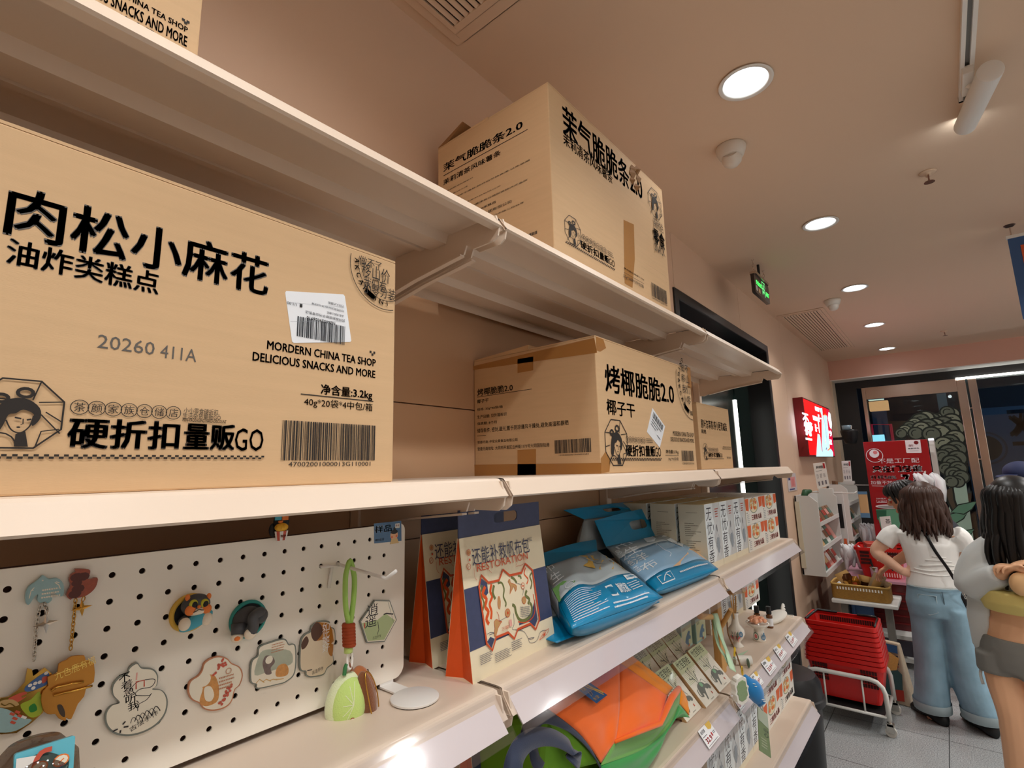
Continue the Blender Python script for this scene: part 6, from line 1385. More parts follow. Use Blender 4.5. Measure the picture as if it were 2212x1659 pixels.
# wooden peg stand with two keychains
m_wood = mat('peg_wood', (206, 160, 98), .5, noise=(14, .14, (8, 8, 1)))
wb = onZ(1558, 1452, D4); wtop = onY(1556, 1262, wb.y).z
wx = wb.x
t = thing('peg_stand', 'light wooden peg stand holding keychains on the fourth shelf', 'wooden stand', (wx, wb.y, D4))
MB().box(wx-.02, wx+.02, wb.y-.014, wb.y+.014, D4, wtop).build('post', m_wood, t, bevel=.003)
MB().box(wx-.075, wx+.075, wb.y-.0, wb.y+.075, D4, D4+.012).build('base', m_wood, t, bevel=.003)
pga = onY(1512, 1331, wb.y-.11); pgb = V(wx-.006, wb.y-.014, onY(1543, 1346, wb.y-.02).z)
MB().tube([pga, pgb+V(.0, .01, 0)], .009, 12).build('peg', m_wood, t, smooth=False, auto=40)
pgc = onY(1579, 1317, wb.y-.06); pgd = V(wx+.012, wb.y-.012, onY(1560, 1351, wb.y-.012).z)
MB().tube([pgd, pgc], .0085, 12).build('peg', m_wood, t, auto=40)
pge = onY(1572, 1282, wb.y-.02); pgf = onY(1607, 1275, wb.y-.09)
MB().tube([pge, pgf], .009, 12).build('peg', m_wood, t, auto=40)
# green ribbon charm
RY = .577
m_rib = mat('ribbon_mint', (180, 214, 178), .5, sheen=.3); m_sagep = mat('charm_sage', (142, 166, 126), .8, bump=(500, .4)); m_charm = mat('charm_white', (238, 236, 228), .5)
cc = onY(1598, 1489, RY)
t = thing('charm_keychain', 'white framed sage charm hanging by mint ribbon from the peg stand', 'keychain', cc)
ra = pga*.35+pgb*.65+V(0, 0, .01)
q_ = [ra+V(-.004, .004, -.012), ra+V(-.002, -.006, 0), onY(1558, 1375, wb.y-.1), onY(1572, 1412, wb.y-.115), onY(1583, 1448, RY-.004)]
def ribbon(P, w, m_, name, t, wd=(1, 0, 0), sol=.0015):
    P = [Vector(p) for p in spline(P, 6)]; n = len(P); vs = []; wd = Vector(wd)
    for i, p in enumerate(P):
        tn = (P[min(i+1, n-1)]-P[max(i-1, 0)]).normalized(); s_ = (wd-tn*wd.dot(tn)).normalized()*w/2; vs += [p-s_, p+s_]
    MB().add(vs, [(2*i, 2*i+1, 2*i+3, 2*i+2) for i in range(n-1)]).build(name, m_, t, smooth=True, solid=sol)
ribbon(q_, .021, m_rib, 'ribbon', t)
ribbon([q_[0]+V(.01, 0, 0), q_[2]+V(-.012, .008, -.02), q_[3]+V(-.008, .004, -.01), q_[4]+V(.004, .002, 0)], .014, m_rib, 'ribbon', t)
Mc = Matrix.Translation(cc) @ Matrix.Rotation(R(-16), 4, 'Y') @ Matrix.Rotation(R(-25), 4, 'Z')
fp_ = lambda x, y, c: on_plane(x, y, c, V(c.x-EYE.x, c.y-EYE.y, 0))
ua = (fp_(1612, 1520, cc)-cc).length
def plaque(k): return spline([(k*x, k*y) for x, y in ((-.3, 1.0), (.3, 1.0), (.42, .82), (.62, .7), (.6, .2), (.74, 0), (.6, -.2), (.62, -.7), (.42, -.82), (.3, -1.0), (-.3, -1.0), (-.42, -.82), (-.62, -.7), (-.6, -.2), (-.74, 0), (-.6, .2), (-.62, .7), (-.42, .82))], 2, True)
ch = ua*1.0
MB(Mc).prism(plaque(ch), lambda u, v, k: V(u, .009-.018*k, v)).build('frame', m_charm, t, bevel=.002)
MB(Mc).prism(plaque(ch*.74), lambda u, v, k: V(u, -.0085-.002*k, v)).build('sage_face', m_sagep, t, bevel=.001)
# blue plush keychain
SY = .572
sc = onY(1626, 1490, SY); t = thing('plush_keychain', 'blue plush seal keychain with yellow ring hanging over the price rail', 'plush keychain', sc)
m_seal = mat('plush_blue', (20, 124, 192), .85, sheen=.5, bump=(600, .3)); m_cordd = mat('cord_brown', (120, 84, 50), .7)
MB().tube([Vector(p) for p in spline([pgd*.4+pgc*.6+V(0, 0, .01), pgd+V(.0, -.02, -.02), onY(1588, 1405, wb.y-.08), onY(1603, 1448, SY)], 6)], .0024, 6).build('cord', m_cordd, t, smooth=True)
p = onY(1587, 1408, wb.y-.085); MB(Matrix.Translation(p) @ Matrix.Rotation(R(25), 4, 'Y')).box(-.008, .008, -.001, .001, -.014, .014).build('yellow_tag', mat('tag_yellow', (226, 190, 30), .5), t)
p = onY(1604, 1449, SY); MB().tube([p+V(.006*math.cos(a*math.pi/8), .001, .013*math.sin(a*math.pi/8)) for a in range(16)], .0018, 6, True).build('ring', mat('ring_yellow', (214, 176, 60), .35, .5), t, smooth=True)
sp = [fp_(x, y, sc) for x, y in ((1608, 1458), (1616, 1472), (1626, 1488), (1633, 1500), (1638, 1512), (1641, 1518))]
MB().tube([sp[0]]+[Vector(q) for q in spline(sp[1:], 4)]+[], [.005]+[.017, .022, .026, .028, .029, .0285, .028, .027, .0255, .024, .022, .02, .018, .016, .014, .013, .01][:len(spline(sp[1:], 4))], 16).build('body', m_seal, t, smooth=True)
MB().tube([fp_(1631, 1498, sc), fp_(1641, 1506, sc), fp_(1646, 1514, sc), fp_(1638, 1523, sc)], [.014, .013, .012, .008], 12).build('flipper', m_seal, t, smooth=True)
for x, y in ((1618, 1472), (1622, 1478), (1637, 1506), (1640, 1510)):
    p = fp_(x, y, sc)+V(-.012, -.02, 0); MB().tube([p+V(-.009, .002, .004), p+V(0, -.003, .001), p+V(.009, .002, -.004)], .0011, 5).build('stitch', m_charm, t, smooth=True)
# card hanging under it
Q = [onY(x, y, SY+.004) for x, y in ((1636.5, 1527), (1657.5, 1543), (1666, 1638), (1640.5, 1621))]
t = thing('swing_tag', 'tall sage green swing tag hanging below the blue plush', 'tag', Q[3])
MB().hexa([Q[3], Q[2], Q[2]+V(0, .0016, 0), Q[3]+V(0, .0016, 0), Q[0], Q[1], Q[1]+V(0, .0016, 0), Q[0]+V(0, .0016, 0)]).build('card', mat('tag_sage', (118, 138, 92), .4), t)
ik = Ink(lambda u, v, e: (Q[3]*(1-u)+Q[2]*u)*(1-v)+(Q[0]*(1-u)+Q[1]*u)*v-V(0, e, 0), .0004); ik.poly(mat('tag_sky', (178, 190, 170), .4), [(0, .72), (1, .66), (1, 1), (0, 1)]); ik.text(m_iink, '心', .5, .42, .9, .52, bold=0); ik.text(m_iink, '山', .5, .54, .9, .62, bold=0); ik.lines(m_bgreen, .2, .12, .8, .36, 4, 2); ik.build('card_print', t)
MB().tube([onY(1636, 1520, SY), Q[0]*.5+Q[1]*.5], .001, 5).build('string', m_black, t)

# vase, salt dish, bottles, pouch, cloth roll
m_porc = mat('porcelain', (240, 236, 226), .15, coat=.6); m_motif = mat('motif_green', (96, 130, 112), .4); m_motifb = mat('motif_blue', (90, 130, 162), .4)
vb = onZ(1593, 1396, D4); k_ = (fp_(1609, 1368, vb)-fp_(1571, 1368, vb)).length/2; vz = lambda y: onY(1590, y, vb.y).z-D4
t = thing('reed_vase', 'white porcelain bud vase with painted flowers and reed sticks', 'vase', (vb.x, vb.y, D4))
z1, z2, z3 = vz(1386), vz(1368), vz(1350); z4 = vz(1321)
MB().lathe([(0, 0), (k_*.72, 0), (k_*.74, .004), (k_*.4, z1*.7), (k_*.42, z1), (k_*.75, z1+(z2-z1)*.4), (k_, z2), (k_*.93, z2+(z3-z2)*.55), (k_*.5, z3+.004), (k_*.38, z3+.02), (k_*.4, z4-.01), (k_*.5, z4), (k_*.44, z4+.001), (k_*.32, z4-.012), (0, z4-.02)], 36, (vb.x, vb.y, D4)).build('vase', m_porc, t, smooth=True)
ik = Ink(lambda u, v, e: V(vb.x+(k_+e)*math.cos(u)*math.sqrt(max(.05, 1-((v-z2)/(z2-z1)/1.25)**2)), vb.y+(k_+e)*math.sin(u)*math.sqrt(max(.05, 1-((v-z2)/(z2-z1)/1.25)**2)), D4+v), .0008)
a0 = math.atan2(-vb.y, -vb.x)
ik.disc(m_motifb, a0+.55, z2+.004, .26, 16, .011); ik.lines(m_porc, a0+.4, z2, a0+.7, z2+.008, 2, 3)
for i in range(7): ik.stroke(m_motif if i % 2 else m_nred, spline([(a0-.6+.14*i, z2-.016), (a0-.5+.1*i, z2-.004), (a0-.75+.2*i, z2+.006)], 3), .02 if i % 2 else .03)
ik.build('painting', t)
for i, (dx, tx, ty) in enumerate(((-.006, 1577, 1286), (0, 1583, 1284), (.005, 1589, 1287))): MB().tube([V(vb.x+dx, vb.y, D4+z4-.04), onY(tx, ty, vb.y)], .0032, 6).build('reed', m_wood, t)
db = onZ(1641, 1383, D4); dk = (fp_(1665, 1345, db)-fp_(1611, 1345, db)).length/2; dzt = onY(1638, 1344, db.y).z-D4; fk = dk*.52
t = thing('salt_dish', 'white footed dish heaped with pink salt crystals', 'dish', (db.x, db.y, D4))
MB().lathe([(0, 0), (fk, 0), (fk*1.02, .004), (fk*.8, dzt*.5), (fk*.78, dzt*.66), (dk*.8, dzt*.86), (dk, dzt), (dk*.97, dzt+.001), (dk*.7, dzt*.92), (0, dzt*.88)], 36, (db.x, db.y, D4)).build('dish', m_porc, t, smooth=True)
ik = Ink(lambda u, v, e: V(db.x+(fk*.9+.004+e)*math.cos(u), db.y+(fk*.9+.004+e)*math.sin(u), D4+v), .0008); a0 = math.atan2(-db.y, -db.x)
ik.disc(m_motif, a0-.5, dzt*.3, .42, 18, dzt*.22); ik.disc(m_porc, a0-.5, dzt*.3, .33, 18, dzt*.17); ik.disc(m_nred, a0-.5, dzt*.3, .22, 14, dzt*.12); ik.disc(m_motifb, a0+.65, dzt*.26, .4, 14, dzt*.15); ik.disc(m_motifb, a0+.7, dzt*.42, .14, 10, dzt*.12); ik.lines(m_porc, a0+.4, dzt*.2, a0+.9, dzt*.32, 2, 3)
ik.build('painting', t)
mb = MB(); rg = random.Random(8)
for i in range(26):
    a = rg.uniform(0, 6.28); r_ = dk*.72*math.sqrt(rg.random()); s_ = rg.uniform(.008, .015)
    mb.ell((db.x+r_*math.cos(a), db.y+r_*math.sin(a), D4+dzt+.003+.014*(1-(r_/dk)**2)), (s_, s_*.8, s_*.7), 6, 4, Matrix.Rotation(rg.uniform(0, 3), 4, Vector((rg.random(), rg.random(), 1)).normalized()))
o = mb.build('pink_salt', mat('salt_pink', (246, 182, 146), .4), t); o['kind'] = 'stuff'
m_amb = mat('amber_glass', (104, 60, 22), .12, coat=.5)
for x, y, lab, dy in ((1664, 1356, 'small amber oil bottle with black cap and white label, right of the pair', 0), (1647, 1352, 'small amber oil bottle with black cap, half hidden behind the salt dish', .02)):
    b_ = onZ(x, y, D4)
    b_ = V(b_.x, b_.y+dy, D4); h_ = .092 if dy == 0 else .085; br_ = .0135
    t = thing('oil_bottle', lab, 'bottle', b_, group='oil bottles on the fourth shelf')
    MB().lathe([(0, 0), (br_, 0), (br_*1.02, .003), (br_*1.02, h_*.58), (br_*.5, h_*.66), (br_*.5, h_*.7), (0, h_*.7)], 24, b_).build('bottle', m_amb, t, auto=40)
    MB().lathe([(br_*.82, h_*.66), (br_*.86, h_*.665), (br_*.8, h_), (0, h_)], 24, b_).build('cap', m_black, t, auto=40)
    MB().lathe([(br_*1.04, h_*.1), (br_*1.04, h_*.46)], 24, b_, cap=False).build('label', m_label, t)
sb = onZ(1690, 1338, D4); t = thing('drawstring_pouch', 'white drawstring pouch lying by the oil bottles', 'pouch', sb)
MB(Matrix.Translation(sb+V(-.06, .02, .02)) @ Matrix.Rotation(R(-12), 4, 'Y') @ Matrix.Rotation(R(-20), 4, 'Z')).ell((0, 0, 0), (.085, .04, .018), 20, 10).build('bag', m_charm, t, smooth=True)
mb = MB()
for i in range(9):
    a = i*.7; mb.tube([sb+V(.02, .005, .03), sb+V(.034+.008*math.cos(a), .004, .034+.014*math.sin(a)), sb+V(.05+.01*math.cos(a), .002, .034+.024*math.sin(a))], [.003, .005, .007], 6)
mb.build('gathered_neck', m_charm, t, smooth=True)
MB().tube([Vector(p) for p in spline([sb+V(.02, 0, .03), sb+V(.05, -.03, .004), sb+V(.09, -.03, .003), sb+V(.08, 0, .004), sb+V(.06, .02, .02)], 5)], .0016, 6).build('string', m_charm, t, smooth=True)
rb = onZ(1606, 1436, D4); t = thing('cloth_roll', 'small rolled mint cloth pouch by the price rail', 'cloth', rb)
MB(Matrix.Translation(rb+V(0, .0, .016)) @ Matrix.Rotation(R(35), 4, 'Z')).lathe([(0, -.03), (.016, -.03), (.017, 0), (.016, .03), (0, .03)], 20, (0, 0, 0), Matrix.Rotation(R(90), 4, 'X')).build('roll', m_charm, t, auto=40)
MB(Matrix.Translation(rb+V(-.02, -.024, .016)) @ Matrix.Rotation(R(35), 4, 'Z')).lathe([(0, -.001), (.0155, -.001), (.0155, .001), (0, .001)], 20, (0, 0, 0), Matrix.Rotation(R(90), 4, 'X')).build('roll_end', m_motif, t)
e0 = rb+V(.0, .01, .03)
MB().add([rb+V(-.03, .0, .024), rb+V(.03, .012, .022), onY(1618, 1404, rb.y+.012), onY(1602, 1417, rb.y+.02), rb+V(-.03, .03, .024), rb+V(.03, .03, .022)], [(0, 1, 2, 3), (1, 5, 2), (0, 3, 4), (4, 5, 1, 0), (3, 2, 5, 4)]).build('folded_end', m_rib, t)

# cartons at the back of the fourth shelf and on the fifth
fx = onY(1562, 1330, .93).x
def put(src, x, y, z, label, group=None, rz=0):
    o = copy_tree(src); o.location = (x, y, z); o['label'] = label
    if group: o['group'] = group
    return o
ia = onY(1575, 1340, .86).x
for i in range(3): put(inc, ia+iw*(i-1), .89, D4, 'tall incense box at the fourth shelf back, '+('behind the wooden stand', 'behind the reed vase', 'at the right, nearest the snack cartons')[i], 'incense boxes on the fourth shelf')
na = onY(1622, 1310, .86).x
for i in range(2):
    for l in range(2): put(nd, na+nw*i*.55-.0+(.02 if l else 0), .885+.0, D4+nh*l, 'snack carton at the back of the fourth shelf, %s one of the %s stack' % (('lower', 'upper')[l], ('left', 'right')[i]), 'snack cartons on the fourth shelf') if i == 0 else None
# fifth shelf
b5 = onZ(1717, 1496, D5); a5 = onZ(1687.6, 1540, D5)
w5 = b5.x-a5.x; y5 = (a5.y+b5.y)/2; n5h = (onY(1717, 1440, y5).z-D5)
n5 = noodle(nw, .12, nh); n5.location = (b5.x-nw, y5, D5); n5['label'] = 'snack carton on the fifth shelf, lower one at the right end'; n5['group'] = 'snack cartons on the fifth shelf'
k = 0
for i in range(2):
    for l in range(2):
        if i == 0 and l == 0: continue
        put(nd, b5.x-nw*(i+1)-.002*i, y5, D5+nh*l, 'snack carton on the fifth shelf, %s one of the %s stack' % (('lower', 'upper')[l], ('right', 'left')[i]), 'snack cartons on the fifth shelf')
for i in range(4): put(inc, b5.x-nw*2-.006-iw*(i+1), y5+.004, D5, 'tall incense box on the fifth shelf, %s leftward from the snack cartons' % ('first', 'second', 'third', 'fourth')[i], 'incense boxes on the fifth shelf')
# price tickets in the rails
m_tick = mat('ticket_white', (236, 238, 240), .3); m_tgold = mat('ticket_gold', (214, 178, 84), .35); m_tred = mat('ticket_red', (176, 44, 50), .4)
def ticket(Q, label, price, name_):
    P = [ray(*q) for q in Q]
    # the rail's plane on this level
    A_ = V(0, .6315, D4-.014); nn = V(0, -.77, .63).normalized(); o_ = A_+nn*.0058
    c = [EYE+d*((o_-EYE).dot(nn)/d.dot(nn)) for d in P]
    bl, br, tr, tl = c
    t = thing('price_ticket', label, 'price tag', (bl+br+tr+tl)/4, group='price tickets on the fourth shelf rail')
    MB().hexa([bl-nn*.0008, br-nn*.0008, br, bl, tl-nn*.0008, tr-nn*.0008, tr, tl]).build('card', m_tick, t)
    ik = Ink(lambda u, v, e: (bl*(1-u)+br*u)*(1-v)+(tl*(1-u)+tr*u)*v+nn*e, .0003, .00004)
    ik.poly(m_tgold, [(.6, 1.0), (.62, .72), (.8, .62), (.97, .72), (1.0, 1.0)]); ik.text(m_tred, price, .1, .2, .56, .46, bold=.03); ik.text(m_iink, name_, .06, .72, .4, .9, bold=.01); ik.lines(m_iink, .06, .54, .4, .62, 1, 3); ik.rect(m_tred, .62, .3, .7, .5); ik.lines(m_iink, .76, .34, .96, .5, 2, 4); ik.lines(m_iink, .08, .05, .92, .11, 1, 5, rag=.02)
    ik.build('ticket_print', t)
ticket(((1532.5, 1618.5), (1555, 1591), (1530.5, 1556), (1507.5, 1580)), 'price ticket reading 32.9, lowest and nearest of the row', '32.9', '桂花茶')
ticket(((1602, 1536), (1610, 1525), (1589, 1497), (1579, 1503)), 'price ticket mostly hidden behind the sage charm', '12.9', '香囊')
ticket(((1640, 1485), (1650, 1474), (1633, 1449), (1620, 1461)), 'price ticket beside the blue plush keychain', '18.9', '挂件')
ticket(((1664, 1459), (1678, 1441), (1660, 1417), (1643.5, 1431)), 'price ticket in the middle of the fourth shelf rail, right of the blue plush', '23.9', '香薰瓶')
ticket(((1688.5, 1428), (1700, 1411), (1682, 1390), (1670, 1401)), 'price ticket second from the right end of the rail', '19.9', '香石')
ticket(((1713.5, 1398), (1723.5, 1383), (1705.5, 1363), (1696, 1375)), 'price ticket at the right end of the fourth shelf rail', '15.9', '精油')
# ------------------------------------------------------------------ the far end of the room
def on_plane2(px, py, c):
    """point seen at a pixel on the upright plane through c that faces the viewer's side"""
    n = V(c.x-EYE.x, c.y-EYE.y, 0); return on_plane(px, py, c, n)
m_red = mat('signal_red', (206, 24, 18), .4, coat=.2); m_dred = mat('dark_red', (112, 10, 14), .5); m_rack = mat('rack_white', (216, 216, 212), .45); m_rackb = mat('rack_ivory', (210, 204, 182), .5)
# wall notice
q0, q1 = onY(1704, 1062, YW-.004), onY(1718, 1022, YW-.004)
t = thing('wall_notice', 'small printed notice on the pink wall beside the shelf end', 'notice', q0)
MB().box(q0.x, q1.x, YW-.005, YW-.001, q0.z, q1.z).build('sheet', mat('notice_paper', (214, 206, 208), .3), t)
ik = Ink(Frame((q0.x, YW-.0052, q0.z), (1, 0, 0), (0, 0, 1)).P, .0006); w_, h_ = q1.x-q0.x, q1.z-q0.z
ik.rect(mat('notice_blue', (60, 64, 120), .5), w_*.08, h_*.62, w_*.4, h_*.94); ik.rect(mat('notice_pink', (220, 150, 150), .5), w_*.3, h_*.2, w_*.85, h_*.8); ik.rect(m_nred, w_*.42, h_*.28, w_*.72, h_*.7); ik.rect(mat('notice_blue', (60, 64, 120), .5), w_*.1, h_*.06, w_*.7, h_*.14); ik.build('notice_print', t)
# red lightbox
lx0 = 5.645; lx1 = 7.15; ly = 1.0; lz0, lz1 = onX(1741, 986, lx0).z, onX(1727, 858, lx0).z
t = thing('lightbox', 'glowing red advertising lightbox on the wall above the white racks', 'lightbox', ((lx0+lx1)/2, YW-.04, lz0))
MB().box(lx0, lx1, ly, YW-.001, lz0, lz1).build('case', m_dred, t, bevel=.004)
m_lred = mat('lit_red', (240, 8, 14), .4, emit=1.1); m_lmag = mat('lit_magenta', (214, 10, 60), .4, emit=.9); m_lwhite = mat('lit_white', (240, 245, 255), .4, emit=1.6); m_lcyan = mat('lit_cyan', (180, 232, 245), .4, emit=1.3); m_lgrey = mat('lit_grey', (150, 140, 170), .4, emit=.7); m_lor = mat('lit_orange', (250, 130, 40), .4, emit=1.0)
fr = Frame((0, ly, 0), (1, 0, 0), (0, 0, 1)); ik = Ink(fr.P, .0005, .0001); g = lambda L: [fr.at(1700+x/9.217, 830+y/9.217) for x, y in L]
ik.rect(m_lred, lx0+.02, lz0+.015, lx1-.02, lz1-.015); ik.rect(m_lmag, lx1-.24, lz0+.015, lx1-.02, lz1-.015)
a = g([(345, 1030)])[0]; b = g([(490, 900)])[0]
for i, (ch, x0, y0, x1, y1) in enumerate((('不', 320, 780, 420, 600), ('卷', 340, 880, 440, 760), ('价', 360, 1010, 470, 880), ('格', 430, 900, 500, 760), ('了', 440, 1030, 505, 900))): p, q = g([(x0, y0), (x1, y1)]); ik.text(m_lwhite, ch, p[0], p[1], q[0], q[1], bold=.04)
for L in ([(365, 1060), (500, 1085), (500, 1125), (370, 1105)], [(550, 440), (640, 470), (640, 555), (560, 520)], [(505, 620), (600, 650), (600, 740), (520, 710)], [(600, 660), (625, 700), (655, 980), (635, 960)]): ik.poly(m_lwhite, g(L))
for tx, x0, y0, x1, y1 in (('买一', 625, 750, 670, 620), ('送一', 565, 940, 605, 800), ('19', 820, 1030, 880, 930), ('元起', 845, 1200, 880, 1100)): p, q = g([(x0, y0), (x1, y1)]); ik.text(m_lwhite, tx, p[0], p[1], q[0], q[1], bold=.03)
ik.poly(m_lcyan, g([(640, 480), (695, 475), (710, 640), (760, 1150), (840, 1440), (700, 1440), (690, 1000), (685, 620)])); ik.poly(m_lcyan, g([(720, 620), (790, 625), (835, 1100), (850, 1300), (790, 1300), (745, 1000)])); ik.poly(m_lcyan, g([(605, 985), (650, 1010), (690, 1330), (760, 1440), (580, 1440), (595, 1200)])); ik.poly(m_lcyan, g([(760, 1440), (800, 1330), (870, 1285), (915, 1360), (915, 1440)]))
ik.poly(m_lwhite, g([(825, 550), (860, 590), (890, 800), (880, 900), (850, 850), (810, 680)])); ik.poly(m_lor, g([(820, 1300), (850, 1250), (860, 1280), (830, 1320)])); ik.poly(m_lor, g([(735, 600), (760, 585), (768, 620), (740, 622)]))
for L in ([(740, 700), (770, 950), (790, 1100)], [(690, 1200), (700, 1350)], [(770, 1300), (790, 1260)], [(660, 1050), (690, 1250)]): ik.stroke(m_lgrey, g(L), .02)
ik.build('lit_picture', t)
# black pot on the wall with a white handled mug
bc = onY(1838, 945, 1.0); bc = V(bc.x if bc.x < 7.9 else 7.9, .93, 0); bc = onX(1838, 958, 7.7)
t = thing('wall_pot', 'round black pot fixed near the corner with a white handled jug on top', 'pot', bc)
rr_ = (on_plane2(1858, 935, bc)-on_plane2(1818, 935, bc)).length/2; zt = on_plane2(1838, 929, bc).z-bc.z
MB().lathe([(0, 0), (rr_*.6, 0), (rr_*.8, zt*.3), (rr_, zt*.85), (rr_, zt), (rr_*.92, zt), (rr_*.9, zt*.8), (0, zt*.7)], 28, bc).build('pot', m_black, t, smooth=True)
MB().box(bc.x-.03, bc.x+.03, bc.y, YW, bc.z+zt*.3, bc.z+zt*.5).build('bracket', m_black, t)
c = on_plane2(1829, 929, bc); hj = on_plane2(1829, 919, bc).z-c.z
MB().lathe([(0, 0), (.045, 0), (.05, hj), (.044, hj), (.04, .01), (0, .008)], 20, c).build('jug', mat('jug_blue', (150, 180, 200), .3), t, smooth=True)
MB().tube([c+V(-.02, -.03, hj*.9), on_plane2(1839, 920, bc), on_plane2(1839, 926, bc), c+V(-.02, -.03, .02)], .008, 8).build('jug_handle', m_white, t, smooth=True)

# white wall racks with leaflets and snacks
m_sn = [mat('snack_%s' % n, c, .4) for n, c in (('brown', (130, 90, 62)), ('red', (176, 58, 44)), ('pink', (214, 150, 140)), ('teal', (74, 110, 96)), ('tan', (200, 164, 116)), ('white', (222, 220, 214)))]
def rack(x0, x1, yf, z0, z1, label, group):
    t = thing('display_rack', label, 'rack', ((x0+x1)/2, YW-.1, z0), group=group)
    yb = YW-.012
    P = [(yb, z0), (yf, z0), (yf, z1-.055), (yf+.06, z1), (yb, z1)]
    for x in (x0, x1-.012): MB().prism(P, lambda u, v, k: V(x+.012*k, u, v)).build('side_panel', m_rack, t, bevel=.002)
    MB().box(x0-.012, x0, yb-.035, yb, z0+.06, z1-.05).build('back_batten', m_rackb, t)
    MB().box(x0, x1, yb-.012, yb, z0, z1).build('back_panel', m_rack, t)
    for k in range(3):
        zz = z0+(z1-z0)*.31*k
        MB().hexa([(x0+.012, yf, zz), (x1-.012, yf, zz), (x1-.012, yb-.012, zz), (x0+.012, yb-.012, zz), (x0+.012, yf, zz+.014), (x1-.012, yf, zz+.014), (x1-.012, yb-.012, zz+.014), (x0+.012, yb-.012, zz+.014)]).build('shelf', m_rack, t)
        MB().box(x0+.012, x1-.012, yf-.004, yf, zz, zz+.035).build('shelf_lip', m_rack, t)
    return t
rx0, rx1, ryf, rz0, rz1 = 5.2, 6.2, .9, .7, 1.372
rack(rx0, rx1, ryf, rz0, rz1, 'white wall rack with three tiers of snacks, nearest the shelf end', 'white wall racks')
rack(6.9, 7.75, .89, .8, 1.41, 'white wall rack farther along the wall, near the dark corner', 'white wall racks')
rg = random.Random(12)
def packet(x, y, z, w, h, d, m1, m2, tilt_, label):
    t = thing('snack_packet', label, 'packet', (x, y, z), group='snack packets in the white racks')
    M = Matrix.Translation((x, y, z)) @ Matrix.Rotation(tilt_, 4, 'X')
    MB(M).box(-w/2, w/2, 0, d, 0, h).build('packet', m1, t, bevel=.006); MB(M).box(-w/2+.005, w/2-.005, -.001, 0, h*.3, h*.75).build('panel', m2, t)
tn = ['bottom', 'middle', 'top']
for k in range(3):
    zz = rz0+(rz1-rz0)*.31*k+.016
    for i in range(6):
        x = rx0+.1+.155*i; m1 = m_sn[[1, 3, 0][k] if i % 2 == 0 else rg.randrange(6)]
        packet(x, ryf+.03, zz, .13, .15 if k < 2 else .12, .035, m1, m_sn[(k+i+2) % 6], R(-28), 'snack packet on the %s tier of the near white rack, %s from its near end' % (tn[k], ('first', 'second', 'third', 'fourth', 'fifth', 'sixth')[i]))
    if k < 2:
        for i in range(4): packet(6.99+.2*i, .92, .8+.61*.31*k+.016, .15, .15, .035, m_sn[(i*2+k+4) % 6], m_sn[(i+k) % 6], R(-28), 'snack packet on the %s tier of the farther white rack, %s from its near end' % (tn[k], ('first', 'second', 'third', 'fourth')[i]))
t = thing('folded_leaves', 'dark green packet sticking out of the top of the near white rack', 'packet', (rx0+.1, 1.02, rz1))
MB().tube([V(rx0+.06, 1.03, rz1-.05), V(rx0+.08, 1.0, rz1+.03), V(rx0+.14, .97, rz1+.035)], [.02, .03, .016], 8).build('packet', mat('leaf_green', (40, 84, 52), .4), t, smooth=True)
t = thing('brown_packets', 'brown snack pack sticking out of the top of the farther white rack', 'packet', (7.0, 1.0, 1.41))
MB(Matrix.Translation((6.98, .98, 1.36)) @ Matrix.Rotation(R(20), 4, 'Z')).box(0, .16, 0, .03, 0, .085).build('packet', m_sn[0], t, bevel=.006)
# cards on top of the racks
def card(x, Q, z_on, label):
    c = [onX(*q, x) for q in Q]; bl, br, tr, tl = c
    t = thing('menu_card', label, 'sign', ((bl.x), (bl.y+br.y)/2, z_on), group='printed cards on the white racks')
    k = V(.006, 0, 0)
    MB().hexa([bl, br, br+k, bl+k, tl, tr, tr+k, tl+k]).build('card', m_white, t)
    MB().box(x-.02, x+.05, br.y-.02, br.y+.09, z_on, min(bl.z, br.z)+.004).build('stand', m_rack, t)
    ik = Ink(lambda u, v, e: (bl*(1-u)+br*u)*(1-v)+(tl*(1-u)+tr*u)*v-V(e, 0, 0), .001, .0002)
    ik.text(m_black, '多件多优惠', .2, .76, .75, .88, bold=.03); ik.rect(m_tred, .78, .74, .94, .96); ik.lines(m_black, .12, .66, .8, .69, 1, 2)
    for i in range(3): ik.lines(mat('card_grey', (120, 116, 124), .5), .12+.28*i, .38, .3+.28*i, .56, 4, i); ik.rect(mat('card_grey', (120, 116, 124), .5), .16+.28*i, .1, .28+.28*i, .26)
    ik.build('card_print', t)
card(5.6, ((1766, 1056), (1792, 1049), (1782, 998), (1756, 1001)), rz1, 'white printed card standing on the near white rack')
card(7.15, ((1822.5, 1040), (1841, 1039), (1837, 995), (1817.5, 996)), 1.41, 'white printed card standing on the farther white rack')
